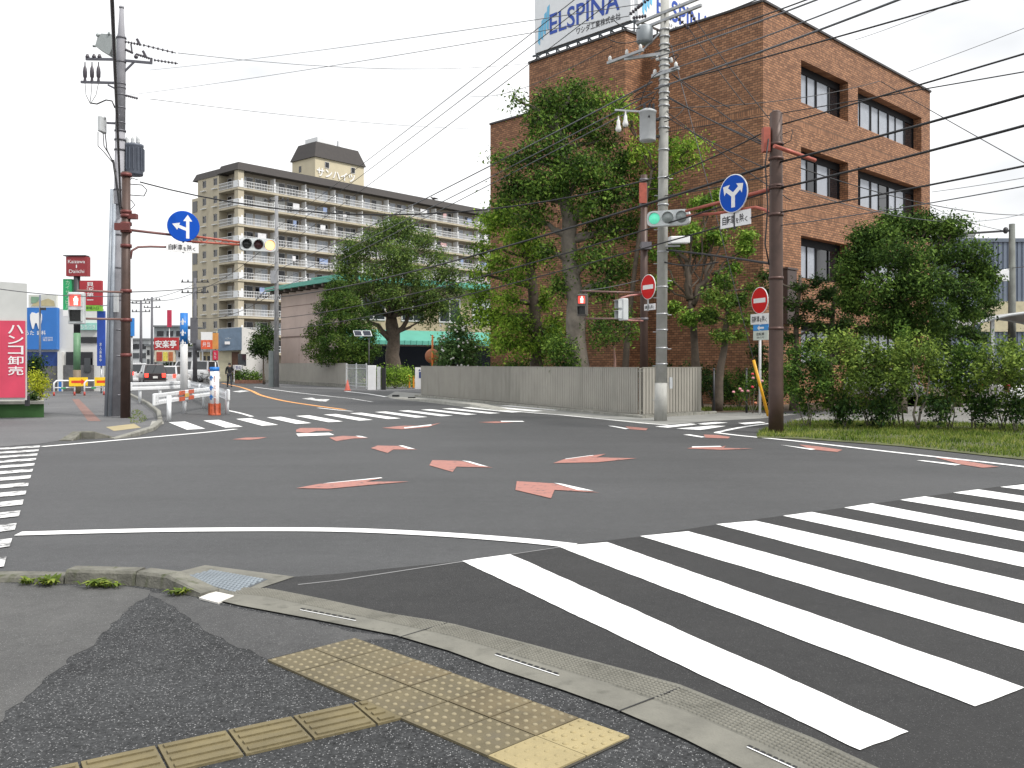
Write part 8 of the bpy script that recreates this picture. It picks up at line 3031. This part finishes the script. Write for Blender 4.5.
# roadside hedge: each shrub stands by itself
shr = [
    # px, top, halfwidth, Y, label
    (806, 348, 20, 23.0, 'first roadside shrub, right behind the rusty brown pole foot'),
    (838, 338, 24, 23.4, 'dense tall roadside shrub second along from the rusty brown pole'),
    (868, 344, 20, 22.8, 'roadside shrub third along from the rusty brown pole'),
    (890, 347, 18, 23.2, 'slender roadside shrub just before the single-stemmed one'),
    (918, 340, 24, 22.2, 'roadside shrub with a single pale bare stem at its foot'),
    (948, 352, 20, 22.8, 'thin open roadside shrub past the single-stemmed one'),
    (972, 346, 20, 22.4, 'roadside shrub under the near carport post'),
    (1000, 345, 22, 22.0, 'roadside shrub with gaps showing the white parked car'),
    (1030, 342, 22, 21.5, 'last visible roadside shrub before the photo edge'),
    (900, 330, 9, 23.6, 'tall pointed sprig of the roadside hedge under the round tree'),
]
for i, (px, tp, hw, Yq, lab) in enumerate(shr):
    rr_ = random.Random(100 + i)
    bot = HYP + CAMH * FPX / Yq
    cl = []
    rows = 5
    for j in range(rows):
        f = j / (rows - 1)
        y = tp + 9 + (bot - 32 - tp) * f
        w_ = hw * (0.62 + 0.5 * math.sin(math.pi * (0.18 + 0.72 * f))) * (1.0 if f < 0.7 else (0.5 if px in (918, 948, 1000) else 0.66))
        for s_ in ((-0.55, 0.5) if w_ > 8 else (0,)):
            cl.append((px + s_ * w_ + rr_.uniform(-3, 3), y + rr_.uniform(-4, 4), w_ * rr_.uniform(0.5, 0.72), 12 * rr_.uniform(0.7, 1.2), rr_.uniform(-0.5, 0.5), w_ * 0.7))
    if px == 918:
        cl = [c for c in cl if c[1] < 402]
    for _ in range(3):
        cl.append((px + rr_.uniform(-0.8, 0.8) * hw, tp + rr_.uniform(-5, 8), 4, 8, rr_.uniform(-0.3, 0.3), 4))
    n = int((2700 if px < 880 else 2150) * hw / 20)
    if px in (948, 1000):
        n = int(n * 0.75)
    hedge('roadside_shrub', lab, cl, Yq, n, 0.092, LEAF_H if i % 3 else LEAF_A, 200 + i, base=px, group='shrubs of the roadside hedge', stems=((0, 0), (0.12, 0.05)) if px != 918 else ((0, 0),), stem_r=0.016 if px != 918 else 0.035, nl=2, per=11, spread=0.11, shell=0.3)
for i, (px, py, hw, Yq, lab) in enumerate(((938, 412, 10, 22.0, 'low dark leafy shrub at the hedge foot beside the bare stem'), (985, 410, 9, 21.8, 'low dark leafy shrub at the hedge foot near the parked car gap'), (880, 414, 11, 22.4, 'low dark leafy shrub at the hedge foot before the slender shrub'), (845, 414, 13, 22.6, 'low dark leafy shrub at the foot of the dense tall shrub'), (1015, 412, 12, 21.4, 'low dark leafy shrub at the hedge foot by the photo edge'))):
    hedge('low_shrub', lab, [(px, py, hw, 14), (px - 4, py - 8, hw * 0.6, 9), (px + 5, py - 6, hw * 0.6, 9)], Yq, 420, 0.11, LEAF_D, 260 + i, base=px, group='low shrubs at the hedge foot', stem_r=0.012, per=9, spread=0.12, shell=0.3)
# garden shrubs by the short fence
hedge('azalea_bush', 'dark clipped azalea mound behind the short fence end', [(712, 384, 16, 14, 0), (705, 376, 10, 10, 0.3), (722, 392, 12, 10, 0)], 32.6, 1900, 0.09, LEAF_D, 301, shell=0.7, spread=0.12)
hedge('azalea_bush', 'dark clipped azalea mound between the leaning pine and the white post', [(738, 384, 18, 13, 0), (750, 380, 12, 10, 0), (730, 392, 12, 10, -0.3)], 32.8, 2100, 0.09, LEAF_A, 302, shell=0.7, spread=0.12)
hedge('azalea_bush', 'dark clipped azalea mound behind the yellow guy guard', [(768, 392, 14, 14, 0), (780, 385, 12, 12, 0.3), (762, 376, 10, 10, 0)], 32, 1700, 0.09, LEAF_D, 303, shell=0.7, spread=0.12)
hedge('azalea_bush', 'dim azalea mound behind the slatted corner under the ornamental tree', [(655, 372, 20, 10, 0), (690, 374, 14, 10, 0), (672, 380, 18, 10, 0)], 33.5, 1500, 0.1, LEAF_D, 304, shell=0.7, spread=0.12)
hedge('azalea_bush', 'low clipped green mound showing just above the long fence', [(520, 368, 18, 7, 0), (545, 368, 14, 8, 0), (500, 370, 12, 6, 0)], 38.5, 1500, 0.12, LEAF_A, 305, shell=0.7, spread=0.14)
hedge('azalea_bush', 'feathery green bush above the long fence before the pale trunk', [(562, 352, 16, 16, 0), (555, 342, 10, 12, 0), (568, 366, 14, 10, 0)], 33.2, 1500, 0.12, LEAF_A, 306, shell=0.4, spread=0.16)
rb_ = hedge('rose_bush', 'loose rose bush with pink and red blooms beside the white sign post', [(748, 388, 8, 12), (757, 378, 5, 10), (742, 396, 8, 8), (764, 384, 5, 8)], 29.6, 520, 0.08, LEAF_A, 307, stem_r=0.012, spread=0.12, shell=0.2, per=8)
fl = [(752.5, 374, 'r'), (753, 378, 'p'), (752.5, 387, 'r'), (762, 381, 'p'), (733.5, 392, 'p'), (740, 389, 'p'), (742, 391, 'p'), (755.5, 403, 'o'), (760, 376, 'p'), (748, 391, 'p')]
for px, py, k in fl:
    c = P(px, py, 29.0)
    mb = MB()
    for i in range(7):
        a = i * 2.4
        mb.sphere(c + V((0.022 * math.cos(a), 0.022 * math.sin(a), 0.006 * i - 0.015)), (0.03, 0.03, 0.022), 6, 4)
    m_ = {'r': pbr('red petals', (0.62, 0.05, 0.08), 0.6), 'p': pbr('pink petals', (0.72, 0.32, 0.36), 0.6), 'o': pbr('orange petals', (0.6, 0.22, 0.12), 0.6)}[k]
    mb.build('bloom', m_, rb_)
# planting by the seal shop sign
hedge('yellow_shrub', 'bright yellow-green shrub in the planter beside the crimson sign', [(37, 384, 7, 8), (42, 380, 5, 6), (34, 378, 5, 6), (40, 391, 6, 6)], 28.4, 900, 0.085, LEAF_Y, 311, shell=0.4, spread=0.1)
hedge('dark_shrub', 'dark rounded shrub before the deep blue clinic wall', [(35, 364, 7, 8), (40, 368, 5, 8), (32, 372, 6, 8)], 37.0, 700, 0.12, LEAF_D, 312, shell=0.5, spread=0.13)
hedge('dark_shrub', 'black-green clump at the foot of the yellow-green shrub', [(34, 397, 5, 4), (29, 398, 4, 3)], 27.7, 260, 0.08, LEAF_D, 313, shell=0.4, spread=0.08)
# trees seen at the end of the street
for i, (px, py, rx, ry, Yq, lab) in enumerate(((183, 352, 9, 12, 140, 'far dark tree behind the tall arrow post'), (178, 362, 10, 8, 130, 'far low tree beside the red restaurant board'))):
    ptree('far_tree', lab, 'tree', ([(px, 376), (px, 366), (px, py)], Yq), 0.3, [(px, py - ry * 0.3, rx, ry * 0.6), (px - rx * 0.4, py + ry * 0.2, rx * 0.6, ry * 0.6), (px + rx * 0.4, py + ry * 0.2, rx * 0.6, ry * 0.6)], 900, 0.5, LEAF_D, BARK, 320 + i, group='far trees at the street end', per=10, spread=0.6)

bpy.data.objects.remove(_fo)
bpy.context.view_layer.update()
